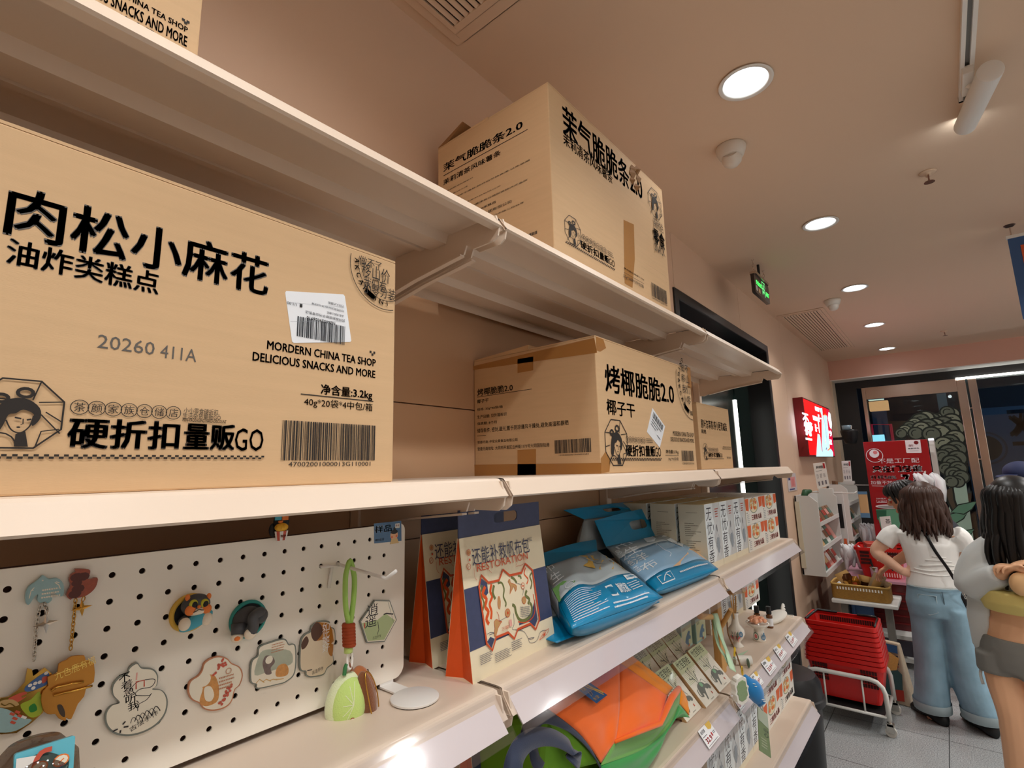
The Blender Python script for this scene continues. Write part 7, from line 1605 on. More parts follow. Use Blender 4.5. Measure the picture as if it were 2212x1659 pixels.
# wire hooks in front of the racks, with carrier bags
m_bagw = mat('bag_white', (226, 228, 230), .5)
def wire_hook(x, y0, z, L, label):
    t = thing('wire_hook', label, 'hook', (x, y0, z), group='white wire hooks on the racks')
    MB().tube([V(x, y0, z), V(x, y0-L+.02, z-.006), V(x, y0-L, z+.012)], .005, 8).build('wire', m_white, t, smooth=True)
zh1 = onX(1795, 1064, 5.75).z; wire_hook(5.75, YW-.02, zh1, .4, 'white wire hook sticking out of the near rack')
wire_hook(7.3, YW-.02, onX(1870, 1047, 7.3).z, .4, 'white wire hook sticking out of the farther rack')
def bag_bunch(c, r, label, n=22, seed=1, group='bunches of white carrier bags'):
    t = thing('carrier_bags', label, 'carrier bag', c, group=group); mb = MB(); rg = random.Random(seed)
    for i in range(n):
        a = rg.uniform(-1.4, 1.4); p0 = c+V(rg.uniform(-.4, .4)*r, rg.uniform(-.6, .6)*r, rg.uniform(-.05, .1)*r); L = rg.uniform(.7, 1.5)*r
        mb.tube([p0+V(0, 0, .3*r), p0+V(.2*r*math.sin(a), -.3*r*math.cos(a), -.1*r), p0+V(.35*r*math.sin(a*2), -.35*r*math.cos(a), -.5*L), p0+V(.4*r*math.sin(a*3), -.3*r*math.cos(a), -L)], [.05*r, .2*r, .18*r, .1*r], 7)
    mb.build('bags', m_bagw, t, smooth=True); return t
bag_bunch(onX(1836, 1187, 5.95), .13, 'bunch of white plastic carrier bags hanging below the near rack')
bag_bunch(onX(1878, 1142, 7.2), .15, 'bunch of white plastic carrier bags hanging below the farther rack', seed=4)
c = onX(2000, 1036, 6.75); MB().tube([V(7.0, c.y, c.z+.1), V(6.74, c.y, c.z+.06)], .006, 6).build('hook_wire', m_white, t, smooth=True) if False else None
th = thing('wire_hook', 'white wire hook on the red poster stand holding a carrier bag', 'hook', V(7.0, c.y, c.z+.08)); MB().tube([V(7.0, c.y, c.z+.08), V(6.72, c.y, c.z+.05), V(6.7, c.y, c.z+.08)], .006, 6).build('wire', m_white, th, smooth=True)
t = bag_bunch(c, .17, 'white carrier bag hanging high in front of the red poster', n=16, seed=6)
# acrylic holder with packets by the near rack
hx = 6.25
t = thing('leaflet_holder', 'white leaflet holder at the far end of the near rack', 'leaflet holder', (hx, .93, .75))
MB().box(hx, hx+.02, .85, 1.05, .72, 1.36).build('panel', m_rack, t, bevel=.003); MB().box(hx-.002, hx, .87, .98, 1.0, 1.24).build('dark_slot', m_black, t); MB().box(hx-.003, hx, .865, .89, .8, .9).build('red_strip', m_lor if False else m_nora, t); MB().box(hx-.06, hx, .85, 1.03, .72, .78).build('tray', m_rack, t)
t = thing('snack_bag', 'blue-topped snack bag hanging at the far rack end', 'packet', onX(1868, 1115, 7.0))
a = onX(1860, 1118, 7.0); b = onX(1872, 1062, 7.0)
MB().box(7.0, 7.03, b.y, a.y, a.z, b.z).build('bag', m_sn[4], t, bevel=.008); MB().box(6.998, 7.032, b.y-.001, a.y+.001, a.z, a.z+.05).build('blue_base', m_motifb, t); MB().box(6.998, 7.032, b.y-.001, a.y+.001, b.z-.03, b.z).build('blue_top', m_motifb, t)

# red poster stand and the white fridge beside it
sx = 7.0; s0, s1_ = onX(1864, 955, sx), onX(2003, 950, sx)
t = thing('poster_stand', 'tall red poster stand with white Chinese lettering before the glass door', 'poster', (sx, (s0.y+s1_.y)/2, 0))
MB().box(sx, sx+.03, s1_.y, s0.y, .05, s0.z).build('board', mat('poster_red', (150, 14, 22), .3, coat=.3), t, bevel=.003); MB().box(sx-.1, sx+.2, s1_.y+.05, s0.y-.05, 0, .05).build('base', m_black, t)
fr = Frame((sx, 0, 0), (0, -1, 0), (0, 0, 1)); ik = Ink(fr.P, .001, .0003); m_pw = mat('poster_white', (226, 218, 220), .4)
G2 = lambda x, y: fr.at(1840+x/7.215, 930+y/7.215)
def pt2(tx, x0, y0, x1, y1, m=m_pw, bold=.01): a = G2(x0, y0); b = G2(x1, y1); ik.text(m, tx, a[0], a[1], b[0], b[1], bold=bold)
ik.poly(m_pw, [G2(*q) for q in ((828, 155), (1065, 145), (1090, 340), (1075, 350), (865, 352), (850, 340))]); ik.disc(m_dred, *G2(1003, 188), .02, 16); pt2('茶颜悦色', 875, 292, 1050, 265, m_black, .02); pt2('茶', 880, 255, 960, 215, m_dred, .0); ik.lines(m_inkg, *G2(905, 325), *G2(1050, 308), 1, 3)
pt2('不是工厂配', 415, 515, 1045, 425, bold=-.006); pt2('只在门店做', 325, 655, 1095, 535, bold=.05); pt2('升杯50%', 295, 760, 690, 695, bold=.03); pt2('加量不加价', 300, 840, 720, 780, bold=0.0); pt2('7.8', 785, 850, 1085, 680, bold=.05); ik.stroke(m_pw, [G2(315, 862), G2(720, 872)], .004)
u, v = G2(350, 360); ik.disc(m_pw, u, v, .045, 18); ik.ring(m_pw, u, v-.02, .075, .006, 24); ik.disc(m_nred, u+.01, v+.012, .02, 10)
pt2('500毫升', 385, 1072, 540, 1048, bold=0); pt2('大满杯', 410, 1118, 530, 1090, bold=0); ik.stroke(m_pw, [G2(390, 1085), G2(390, 1120), G2(545, 1120), G2(545, 1085)], .004)
# cup on the poster
cg = mat('poster_cup_green', (92, 150, 118), .4); cgd = mat('poster_cup_dark', (40, 96, 70), .4)
ik.poly(cg, [G2(*q) for q in ((375, 1230), (800, 1220), (780, 1600), (480, 1610))]); ik.poly(cgd, [G2(*q) for q in ((380, 1240), (540, 1240), (540, 1330), (430, 1340), (400, 1400))]); ik.poly(m_sn[5], [G2(*q) for q in ((435, 1345), (600, 1330), (640, 1600), (480, 1610))])
a = G2(375, 1210); b = G2(800, 1160); ik.disc(m_pw, (a[0]+b[0])/2, (a[1]+b[1])/2, abs(b[0]-a[0])/2, 28, .022); ik.disc(mat('cup_lid', (150, 150, 146), .4), (a[0]+b[0])/2, (a[1]+b[1])/2-.004, abs(b[0]-a[0])/2*.85, 28, .014); pt2('茶', 530, 1450, 600, 1380, m_black, .0)
ik.build('poster_lettering', t)
fy = onX(2006, 955, sx+.12).y; fz = onX(2010, 951, sx+.12).z
fye = onX(2018, 955, sx+.12).y
t = thing('drinks_fridge', 'narrow white drinks fridge with a lit top right of the red poster', 'fridge', (sx+.4, fy-.2, 0))
MB().box(sx+.12, sx+.16, fye, fy, .0, fz).box(sx+.55, sx+.6, fye, fy, 0, fz).box(sx+.12, sx+.6, fye, fy, 0, .12).box(sx+.12, sx+.6, fye, fy, fz-.05, fz).build('cabinet', m_white, t, bevel=.004)
MB().box(sx+.11, sx+.2, fye, fy, fz, fz+.02).build('top_light', m_lwhite, t)
MB().box(sx+.16, sx+.55, fye-.004, fye, .12, fz-.05).build('clear_side', m_clear, t)
for i in range(4): MB().box(sx+.16, sx+.55, fye, fy, .4+.35*i, .42+.35*i).build('fridge_shelf', m_rack, t)
rg = random.Random(3)

# counter with tray, wicker basket and shopping basket
cy0, cy1 = .36, .86
t = thing('counter', 'dark red checkout counter with shelves under the tray', 'counter', (6.2, .6, 0.0))
m_cred = mat('counter_red', (92, 8, 14), .35, coat=.3)
MB().box(5.62, 6.85, cy0, cy1, .1, .62).build('body', m_cred, t, bevel=.004)
MB().box(5.6, 6.85, cy0-.01, cy1, .62, .645).build('top', mat('counter_pink', (206, 150, 170), .25), t, bevel=.003)
for z_ in (.3, .36, .42, .48, .54): MB().box(5.612, 5.62, cy0+.02, cy1-.02, z_, z_+.012).build('slot', m_dred, t)
for z_ in (.22, .05): MB().box(5.45, 5.62, cy0, cy1, z_, z_+.03).build('low_shelf', m_rack, t)
MB().box(5.44, 5.45, cy0+.03, cy1-.03, .1, .215).build('notice', mat('counter_notice', (60, 56, 66), .5), t)
ty0, ty1, tz = onX(1940, 1312, 5.2).y, onX(1795, 1290, 5.2).y, .53
t = thing('tray_shelf', 'white tray shelf carrying the wicker basket in front of the counter', 'tray', (5.45, (ty0+ty1)/2, tz))
MB().box(5.2, 5.62, ty0, ty1, tz-.03, tz).build('tray', m_rack, t, bevel=.008, seg=3); MB().box(5.3, 5.36, ty1-.1, ty1-.05, 0, tz-.03).build('leg', mat('leg_grey', (120, 116, 110), .5), t)
MB().box(5.3, 5.36, ty0+.05, ty0+.1, 0, tz-.03).build('leg', MATS['leg_grey'], t)
# wicker basket
m_wick = mat('wicker', (150, 108, 40), .7, noise=(60, .4, (1, 1, 4)), bump=(240, .8)); m_wickl = mat('wicker_pale', (196, 156, 84), .7)
wy0, wy1 = onX(1922, 1285, 5.25).y, onX(1794, 1262, 5.25).y; wz = tz+.002; wh = .115
t = thing('wicker_basket', 'long wicker basket of gold snack packs on the white tray', 'basket', (5.36, (wy0+wy1)/2, wz))
mb = MB(); o_ = rrect(5.24, wy0, 5.5, wy1, .04, 5); i_ = rrect(5.252, wy0+.012, 5.488, wy1-.012, .034, 5); n = len(o_)
mb.add([(x, y, wz) for x, y in o_]+[(x, y, wz+wh) for x, y in o_]+[(x, y, wz+wh) for x, y in i_]+[(x, y, wz+.01) for x, y in i_], [(i, (i+1) % n, n+(i+1) % n, n+i) for i in range(n)]+[(n+i, n+(i+1) % n, 2*n+(i+1) % n, 2*n+i) for i in range(n)]+[(2*n+i, 2*n+(i+1) % n, 3*n+(i+1) % n, 3*n+i) for i in range(n)]+[tuple(3*n+i for i in range(n))])
mb.build('weave', m_wick, t, auto=40); MB().tube([V(x, y, wz+wh) for x, y in o_], .007, 8, True).build('rim', m_wickl, t, smooth=True)
mb = MB()
for i in range(16): y = wy0+.05+(wy1-wy0-.1)*i/15; mb.box(5.2385, 5.2405, y-.005, y+.005, wz+wh*.66, wz+wh*.84)
mb.build('pale_stitch', m_charm, t)
MB().box(5.26, 5.48, wy1-.12, wy1-.02, wz+.012, wz+.1).build('liner', m_bagw, t, bevel=.02)
m_foil = mat('foil_gold', (196, 140, 62), .22, .8); m_foilb = mat('foil_brown', (96, 58, 30), .25, .6); m_pap = mat('paper_tan', (214, 172, 108), .5); m_papp = mat('paper_pale', (186, 164, 132), .5)
packs = [((1848, 1262), .2, .065, m_foilb, m_foil, R(16), 'brown foil snack pack at the left in the wicker basket'), ((1846, 1244), .2, .07, m_pap, m_nfood, R(30), 'pale yellow paper pack sticking up at the back of the wicker basket'), ((1868, 1262), .19, .06, m_pap, m_foilb, R(-8), 'tan paper pack in the middle of the wicker basket'), ((1880, 1255), .2, .06, m_papp, m_pap, R(-24), 'long pale pack under the reaching hand in the wicker basket'), ((1898, 1268), .16, .07, m_foil, m_foilb, R(-4), 'shiny gold snack pack at the right in the wicker basket'), ((1910, 1262), .17, .06, m_papp, m_foilb, R(-20), 'grey-brown pack at the right end of the wicker basket'), ((1858, 1268), .18, .06, m_foil, m_nora, R(6), 'gold and orange pack second from left in the wicker basket')]
for i, ((x, y), h_, w_, m1, m2, a_, lb) in enumerate(packs):
    c = onX(x, y, 5.36+.02*(i % 3)); c.y = min(max(c.y, wy0+.05), wy1-.06); z0 = wz+.012+(.03 if i in (1, 3) else 0)
    t = thing('snack_pack', lb, 'snack', (c.x, c.y, z0), group='snack packs in the wicker basket')
    M = Matrix.Translation((c.x, c.y, z0)) @ Matrix.Rotation(R(rg.uniform(-25, 25)), 4, 'Z') @ Matrix.Rotation(-a_, 4, 'X') @ Matrix.Rotation(R(-22), 4, 'Y')
    mb = MB(M); mb.grid(lambda u, v: V(-.02*(1-(2*u-1)**2)*(1-(2*v-1)**4)-.001, (u-.5)*w_*1.5, v*h_), 8, 8); mb.grid(lambda u, v: V(.02*(1-(2*u-1)**2)*(1-(2*v-1)**4)+.001, (.5-u)*w_*1.5, v*h_), 8, 8); mb.build('pack', m1, t, smooth=True)
    mb = MB(M); mb.grid(lambda u, v: V(-.0205*(1-(2*(.2+.6*u)-1)**2)*(1-(2*(.25+.5*v)-1)**4)-.0025, (.2+.6*u-.5)*w_*1.5, (.25+.5*v)*h_), 6, 6); mb.build('panel', m2, t, smooth=True)
c = onX(1889, 1235, 5.66); t = thing('drink_cup', 'small silver cup with a black straw behind the wicker basket', 'cup', (c.x, c.y, .646))
MB().lathe([(0, 0), (.026, 0), (.034, .09), (.035, .092), (.03, .1), (0, .1)], 20, (c.x, c.y, .646)).build('cup', m_silver, t, smooth=True); MB().tube([V(c.x, c.y, .7), V(c.x-.0, c.y+.02, .81)], .008, 8).build('straw', m_black, t)

def shopping_basket(x0, x1, y0, y1, z0, z1, label, handle=True, holes=True, taper=.05, group=None):
    t = thing('shopping_basket', label, 'shopping basket', ((x0+x1)/2, (y0+y1)/2, z0), group=group)
    a = rrect(x0, y0, x1, y1, .035, 5); b = rrect(x0+taper, y0+taper, x1-taper, y1-taper, .03, 5); c = rrect(x0+.01, y0+.01, x1-.01, y1-.01, .03, 5); n = len(a)
    mb = MB(); lip = z1-.0215
    mb.add([(x, y, z0) for x, y in b]+[(x, y, lip) for x, y in c]+[(x, y, lip) for x, y in a]+[(x, y, z1) for x, y in a]+[(x, y, z1) for x, y in c], [tuple(range(n-1, -1, -1))]+[(k*n+i, k*n+(i+1) % n, (k+1)*n+(i+1) % n, (k+1)*n+i) for k in range(4) for i in range(n)])
    mb.build('tub', m_red, t, solid=.003, auto=40)
    if holes:
        mh = mat('basket_holes', (60, 6, 6), .8); mb = MB(); h = lip-z0
        for sx_ in (0, 1):
            for r_ in range(4 if holes == 1 else 2):
                v = .92-.13*r_ if holes == 1 else .93-.07*r_
                k = 1-v; xx = (x0+.01+(taper-.01)*k-.0022) if sx_ == 0 else (x1-.01-(taper-.01)*k+.0022)
                for i in range(24):
                    if holes == 1 and 5 < i < 18: continue
                    y = y0+.05+(y1-y0-.1)*i/23; mb.box(xx-.0045, xx+.0045, y-.0055, y+.0055, z0+h*v-.012, z0+h*v+.008)
        mb.build('slots', mh, t)
    if handle:
        for yy in (y0+.03, y1-.03): pass
        MB().tube([V(x1-.012, y0+.02, z1-.005), V(x1-.012, y0+.03, z1+.004), V(x1-.014, (y0+y1)/2-.07, z1+.004)], .008, 8).build('handle', m_black, t, smooth=True)
        MB().tube([V(x1-.014, (y0+y1)/2+.05, z1+.004), V(x1-.012, y1-.03, z1+.004), V(x0+.02, y1-.012, z1+.004)], .008, 8).build('handle', m_black, t, smooth=True)
        MB().tube([V(x1-.012, y0+.02, z1-.004), V(x0+.05, y0+.012, z1+.002)], .006, 8).build('handle', m_black, t, smooth=True)
    return t
bk0, bk1 = onX(1945, 1185, 5.68).y, onX(1843, 1180, 5.68).y
o = shopping_basket(5.66, 6.05, bk0-.02, bk1, .646, .9, 'red shopping basket standing on the counter behind the woman', False, 1, .05)
ik = Ink(Frame((5.672, 0, 0), (0, -1, 0), (0, 0, 1)).P, .0)
mb = MB()
for r_, (za, zb_) in enumerate(((.845, .885), (.79, .815), (.66, .7))):
    for i in range(10): y = bk0+.01+.018*i; k = (.88-za)/.24*.04; mb.box(5.664+k, 5.668+k, y, y+.008, za, zb_)
mb.build('pale_slots', mat('slot_pale', (238, 196, 190), .5), o)
t = thing('snack_carton', 'red and white carton heaped in the shopping basket on the counter', 'box', (5.86, (bk0+bk1)/2, .7)); MB(Matrix.Translation((5.84, (bk0+bk1)/2, .7)) @ Matrix.Rotation(R(14), 4, 'Z')).box(-.1, .1, -.12, .1, 0, .23).build('carton', m_sn[1], t, bevel=.004); MB(Matrix.Translation((5.84, (bk0+bk1)/2, .7)) @ Matrix.Rotation(R(14), 4, 'Z')).box(-.101, .05, -.06, .1, .16, .2).build('label', m_sn[5], t)
# trolley with nested baskets
BX0, BX1, BY0, BY1 = 4.13, 4.45, .475, .885
zr = [.604-.0283*i for i in range(9)]
names9 = ['topmost of the nested stack on the trolley', 'second from the top of the nested stack', 'third from the top of the nested stack', 'fourth from the top of the nested stack', 'fifth from the top of the nested stack', 'sixth from the top of the nested stack', 'seventh from the top of the nested stack', 'eighth from the top of the nested stack', 'lowest of the nested stack on the trolley']
for i in range(9):
    k = .0022*i
    shopping_basket(BX0-k, BX1+k, BY0-k, BY1+k, zr[i]-.235, zr[i], 'red shopping basket, '+names9[i], i == 0, 2 if i == 0 else (1 if i == 8 else 0), .045, 'nested red shopping baskets')
t = thing('basket_trolley', 'white tube trolley on castors carrying the stack of red baskets', 'trolley', ((BX0+BX1)/2, (BY0+BY1)/2, 0))
m_tw = mat('trolley_white', (226, 226, 220), .35)
for x in (4.1, 4.47):
    zt = .308; r_ = .07
    pts = [V(x, BY0-.012, .09), V(x, BY0-.008, zt-r_)]+[V(x, BY0-.006+r_*(1-math.cos(R(a))), zt-r_+r_*math.sin(R(a))) for a in (30, 60, 90)]+[V(x, BY1+.02-r_*(1-math.cos(R(a))), zt-r_+r_*math.sin(R(a))) for a in (90, 60, 30)]+[V(x, BY1+.024, zt-r_), V(x, BY1+.024, .09)]
    MB().tube(pts, .0135, 12).build('end_frame', m_tw, t, smooth=True)
    for y in (BY0+.11, BY1-.09): MB().tube([V(x+(.005 if x < 4.3 else -.005), y, zt-.005), V(x, y, .1)], .0055, 8).build('rod', m_tw, t, smooth=True)
for y in (BY0, BY1): MB().tube([V(4.1, y, .105), V(4.47, y, .105)], .011, 10).build('side_rail', m_tw, t, smooth=True)
for x in (4.1, 4.47): MB().tube([V(x, BY0, .105), V(x, BY1, .105)], .009, 8).build('cross_rail', m_tw, t, smooth=True)
MB().box(4.11, 4.46, BY0+.005, BY1-.005, .1, .112).build('deck', m_blackm, t)
for x in (4.1, 4.47):
    for y in (BY0-.012, BY1+.024):
        w = thing
        MB().tube([V(x, y, .1), V(x, y, .07)], .012, 12).build('castor_stem', m_silver, t, smooth=True)
        MB().tube([V(x-.012, y, .03), V(x+.012, y, .03)], .0295, 20).build('castor_wheel', mat('castor_grey', (206, 204, 196), .4), t, auto=40)
        MB().box(x-.017, x-.013, y-.02, y+.02, .025, .075).box(x+.013, x+.017, y-.02, y+.02, .025, .075).box(x-.017, x+.017, y-.016, y+.016, .062, .078).build('castor_fork', m_silver, t)
# paper bag on the floor
c = onZ(1938, 1522, 0); t = thing('shopping_bag', 'full printed shopping bag standing on the floor behind the trolley', 'bag', (4.72, .46, 0))
bz_ = onX(1925, 1385, 4.72).z
MB(Matrix.Translation((4.72, .47, 0)) @ Matrix.Rotation(R(-18), 4, 'Z')).hexa([(-.06, -.1, 0), (.06, -.1, 0), (.06, .1, 0), (-.06, .1, 0), (-.02, -.06, bz_), (.02, -.06, bz_), (.02, .07, bz_), (-.02, .07, bz_)]).build('bag', mat('bag_print', (196, 176, 152), .4, noise=(22, .3)), t, bevel=.012, seg=3)
ik = Ink(Frame(Matrix.Translation((4.72, .47, 0)) @ Matrix.Rotation(R(-18), 4, 'Z') @ V(-.062, 0, 0), (-.31, -.95, 0), (.08, -.03, 1)).P, .004, .0004)
ik.rect(mat('bag_blue', (44, 84, 130), .5), -.065, bz_*.84, .055, bz_*.97); ik.text(mat('bag_navy', (30, 36, 74), .5), 'ME', -.05, bz_*.66, .055, bz_*.8, bold=.01); ik.lines(m_tred, -.05, bz_*.56, .06, bz_*.64, 2, 3); ik.poly(mat('bag_teal', (60, 90, 92), .5), [(-.07, .04), (.06, .03), (.07, .2), (0, .26), (-.06, .2)]); ik.poly(m_nfood, [(-.02, .2), (.04, .22), (.06, .3), (.0, .33)]); ik.poly(m_sn[1], [(.0, .02), (.07, .03), (.07, .1), (.01, .09)])
ik.build('bag_print', t)
t = thing('blue_bag', 'blue cloth bag with straps hanging under the white tray', 'bag', (5.4, .72, .3)); m_bb = mat('cloth_blue', (64, 96, 140), .7)
MB().box(5.38, 5.44, .62, .8, .2, .5).build('cloth', m_bb, t, bevel=.02, seg=3); MB().tube([V(5.37, .76, .3), V(5.36, .76, .5)], .014, 6).build('strap', m_bb, t)
# black bin next to the shelf end
bc = V(3.19, .8, 0); br_ = .165; bh = onY(1740, 1476, .8).z
bt_ = onY(1738, 1463, .70).z
t = thing('waste_bin', 'round black waste bin on the floor against the end of the shelving', 'bin', bc)
MB().lathe([(0, 0), (br_*.86, 0), (br_*.95, bt_-.13), (br_*1.06, bt_-.13), (br_*1.07, bt_-.1), (br_*1.02, bt_-.095), (br_*.98, bt_-.03), (br_*.86, bt_), (br_*.7, bt_+.004), (0, bt_+.012)], 40, bc).build('bin', m_black, t, smooth=True, auto=35)
# banner hanging from the ceiling at the right edge
hk = onZ(2180, 487, CEIL); by = hk.y
t = thing('hanging_banner', 'blue and orange banner hanging from the ceiling at the right edge', 'banner', (hk.x, by-.3, 2.2))
tl = onX(2176, 516, hk.x); bl_ = onX(2208, 690, hk.x)
MB().box(hk.x-.003, hk.x+.003, tl.y-1.0, tl.y, bl_.z, tl.z).build('sheet', mat('banner_blue', (58, 92, 142), .5), t); MB().box(hk.x-.012, hk.x+.012, tl.y-1.02, tl.y+.006, tl.z-.004, tl.z+.014).build('top_rail', m_white, t)
q = onX(2204, 530, hk.x); MB().box(hk.x-.006, hk.x-.003, tl.y-.6, q.y, onX(2206, 572, hk.x).z, q.z).build('orange_panel', mat('banner_orange', (214, 92, 48), .5), t)
for y in (hk.y, tl.y-.95):
    MB().lathe([(0, -.008), (.02, -.008), (.028, 0)], 16, (hk.x, y, CEIL)).build('ceiling_hook', mat('hook_brown', (74, 54, 48), .4, .6), t)
    MB().tube([V(hk.x, y, CEIL-.006), V(hk.x, y, CEIL-.05), V(hk.x+.004, y, tl.z+.012)], .0035, 6).build('hanger', m_chrome, t)
# ------------------------------------------------------------------ people
m_skin = mat('skin', (226, 178, 150), .5, noise=(30, .05)); m_skin2 = mat('skin_warm', (206, 146, 112), .5); m_hairb = mat('hair_brown', (62, 38, 28), .45, noise=(120, .35, (1, 1, .15))); m_hairk = mat('hair_black', (16, 14, 14), .4, noise=(120, .3, (1, 1, .15)))
m_tee = mat('tee_white', (246, 244, 240), .8, bump=(26, .25, )); m_jean = mat('denim', (134, 166, 184), .8, noise=(7, .4), bump=(34, .5)); m_jeanl = mat('denim_pale', (172, 190, 196), .8); m_shoe = mat('shoe_black', (14, 14, 15), .5)
def loft(mb, rings, n=18, cap=True):
    """rings: (centre, half-width vector, half-depth vector)"""
    vs = []
    for c, a, b in rings:
        for j in range(n):
            t_ = 2*math.pi*j/n; vs.append(Vector(c)+Vector(a)*math.cos(t_)+Vector(b)*math.sin(t_))
    k = len(rings); fs = [(i*n+j, i*n+(j+1) % n, (i+1)*n+(j+1) % n, (i+1)*n+j) for i in range(k-1) for j in range(n)]
    if cap: fs += [tuple(reversed(range(n))), tuple((k-1)*n+j for j in range(n))]
    return mb.add(vs, fs)
def limb(mb, pts, rs, n=14, seg=5):
    P = [Vector(p) for p in spline(pts, seg)]; k = len(pts)-1; out = []
    for i in range(len(P)):
        x = i/seg; j = min(int(x), k-1); f = x-j; out.append(rs[j]*(1-f)+rs[j+1]*f)
    return mb.tube(P, out, n)
def fuse(o, vox, sm=6, f=.6):
    r = o.modifiers.new('r', 'REMESH'); r.mode = 'VOXEL'; r.voxel_size = vox; r.use_smooth_shade = True
    if sm: s_ = o.modifiers.new('s', 'SMOOTH'); s_.iterations = sm; s_.factor = f
    return o
def hand(mb, wrist, d, palm_n, L=.17, curl=.5, side=1):
    """palm and five fingers; d: towards the finger tips, palm_n: out of the palm, side: which way the thumb leaves"""
    d = Vector(d).normalized(); pn = Vector(palm_n); pn = (pn-d*pn.dot(d)).normalized(); s = d.cross(pn)*side; w = Vector(wrist)
    pl = L*.5
    loft(mb, [(w-d*.012, s*.024, pn*.018), (w+d*pl*.3, s*.03, pn*.016), (w+d*pl*.8, s*.038, pn*.014), (w+d*pl, s*.036, pn*.0105)], 14)
    for i, (o_, fl, r_) in enumerate(((.0295, .43, .0078), (.01, .48, .0082), (-.01, .45, .0079), (-.0295, .36, .0068))):
        b = w+d*pl*.95+s*o_; l = L*fl; a = curl*(.8+.12*i); dirs = d.copy(); P = [b-d*.02, b]; spread = s*o_*1.4
        for q in range(3):
            ang = a*(q+.6)*.62; v = d*math.cos(ang)+pn*math.sin(ang); P.append(P[-1]+(v+spread*.6).normalized()*l*(.42, .32, .26)[q])
        limb(mb, P, [r_, r_, r_*.96, r_*.9, r_*.72], 10, 3)
    t0 = w+d*pl*.25+s*.026; limb(mb, [t0-s*.012, t0+s*.014+d*.018, t0+s*.026+d*.042+pn*.012, t0+s*.022+d*.064+pn*.02], [.011, .011, .0095, .007], 10, 3)
def head(mb, c, fwd, up, r=.1, face=True):
    f = Vector(fwd).normalized(); u = Vector(up); u = (u-f*u.dot(f)).normalized(); s = u.cross(f)
    M = Matrix(((s.x, f.x, u.x, 0), (s.y, f.y, u.y, 0), (s.z, f.z, u.z, 0), (0, 0, 0, 1)))
    c = Vector(c)
    mb.ell(c+u*.02-f*.008, (r*.76, r*.95, r*.95), 20, 14, M); mb.ell(c+f*.022-u*.04, (r*.62, r*.7, r*.78), 18, 12, M)
    if face:
        limb(mb, [c+f*.086+u*.022, c+f*.104-u*.008, c+f*.114-u*.024, c+f*.092-u*.032], [.008, .01, .0125, .01], 8, 3)
        mb.ell(c+f*.084-u*.056, (.022, .014, .008), 12, 8, M); mb.ell(c+f*.078-u*.09, (.02, .017, .016), 12, 8, M); mb.ell(c+f*.072+u*.03, (.05, .022, .012), 14, 8, M)
        for k in (-1, 1): mb.ell(c+s*k*r*.78-u*.008-f*.012, (.009, .022, .032), 10, 8, M)
    return f, u, s
def eyes(c, f, u, s, t):
    for k in (-1, 1):
        p = Vector(c)+f*.087+s*k*.031+u*.008
        MB().ell(p, (.0125, .0125, .0085), 12, 8).build('eye', m_white, t, smooth=True); MB().ell(p+f*.009, (.006, .006, .006), 10, 6).build('iris', m_hairk, t, smooth=True)
        MB().tube([p+f*.006+u*.02-s*k*.018, p+f*.01+u*.025, p+f*.0+u*.02+s*k*.02], .0032, 6).build('eyebrow', m_hairk, t, smooth=True)
def locks(mb, c, f, u, s, n, L, r0, seed, wave=.02, amin=35, thick=.014, tip=.004, face_gap=60):
    rg = random.Random(seed)
    for i in range(n):
        a = R(face_gap+(360-2*face_gap)*rg.random()); el = R(rg.uniform(amin, 88)); rr = r0
        d = (f*math.cos(a)+s*math.sin(a)); top = c+u*(.035+rr*.8*math.sin(el))+d*rr*.8*math.cos(el)
        side = c+d*rr*1.03+u*rg.uniform(-.02, .02); l = L*rg.uniform(.82, 1.05); ph = rg.uniform(0, 6)
        pts = [top, c+d*rr*.98+u*.06, side]
        for q in range(1, 5): z = l*q/4; pts.append(side-Vector((0, 0, 1))*z+d*(.012*math.sin(ph+q*1.3)+.006*q)+s*wave*.6*math.sin(ph*1.7+q*1.1))
        limb(mb, pts, [thick*.8, thick*1.2, thick*1.2, thick*1.15, thick, thick*.75, tip], 7, 3)
    return mb

# --- the woman in jeans, seen from behind
WX = 4.52
W = lambda x, y, dx=0.0: onX(x, y, WX+dx)
t = thing('person', 'person with shoulder-length brown hair in white tee and wide jeans, hand on hip', 'person', (WX, .13, 0))
fwd = V(.96, .28, 0).normalized(); sd = V(-fwd.y, fwd.x, 0)      # facing away; sd points to the picture's left
hc_ = W(1990, 1082); neck = W(2006, 1125); 
shl = W(1932, 1150); shr = W(2072, 1152); chest = W(2008, 1175); waist = W(2015, 1225); hips = W(2022, 1290)
lh, rh = W(1996, 1300), W(2052, 1305); lk, rk = W(2010, 1430), W(2086, 1440); la_, ra_ = W(2016, 1535), W(2124, 1558)
elb = W(1893, 1192, -.02); wr_ = W(1950, 1235, -.075)
relb = W(2092, 1215, .05); rwr = W(2080, 1290, .16)
mb = MB()
loft(mb, [(neck+V(0, 0, .05), sd*.05, fwd*.05), (neck, sd*.055, fwd*.055), (neck-V(0, 0, .035), sd*.09, fwd*.06), ((shl+shr)/2+V(0, 0, -.01), sd*.16, fwd*.075), (chest, sd*.15, fwd*.1), (waist, sd*.128, fwd*.095), (hips, sd*.155, fwd*.11), (hips-V(0, 0, .1), sd*.13, fwd*.1)], 20)
head(mb, hc_, fwd+V(0, .25, -.1), V(0, 0, 1))
limb(mb, [shl-sd*.02, (shl+elb)/2+V(0, 0, .005), elb, (elb+wr_)/2+V(-.01, 0, .0), wr_], [.05, .044, .039, .034, .025]); hand(mb, wr_, (-sd*.95+V(.0, 0, -.12)+fwd*.1), fwd, .165, .25, 1)
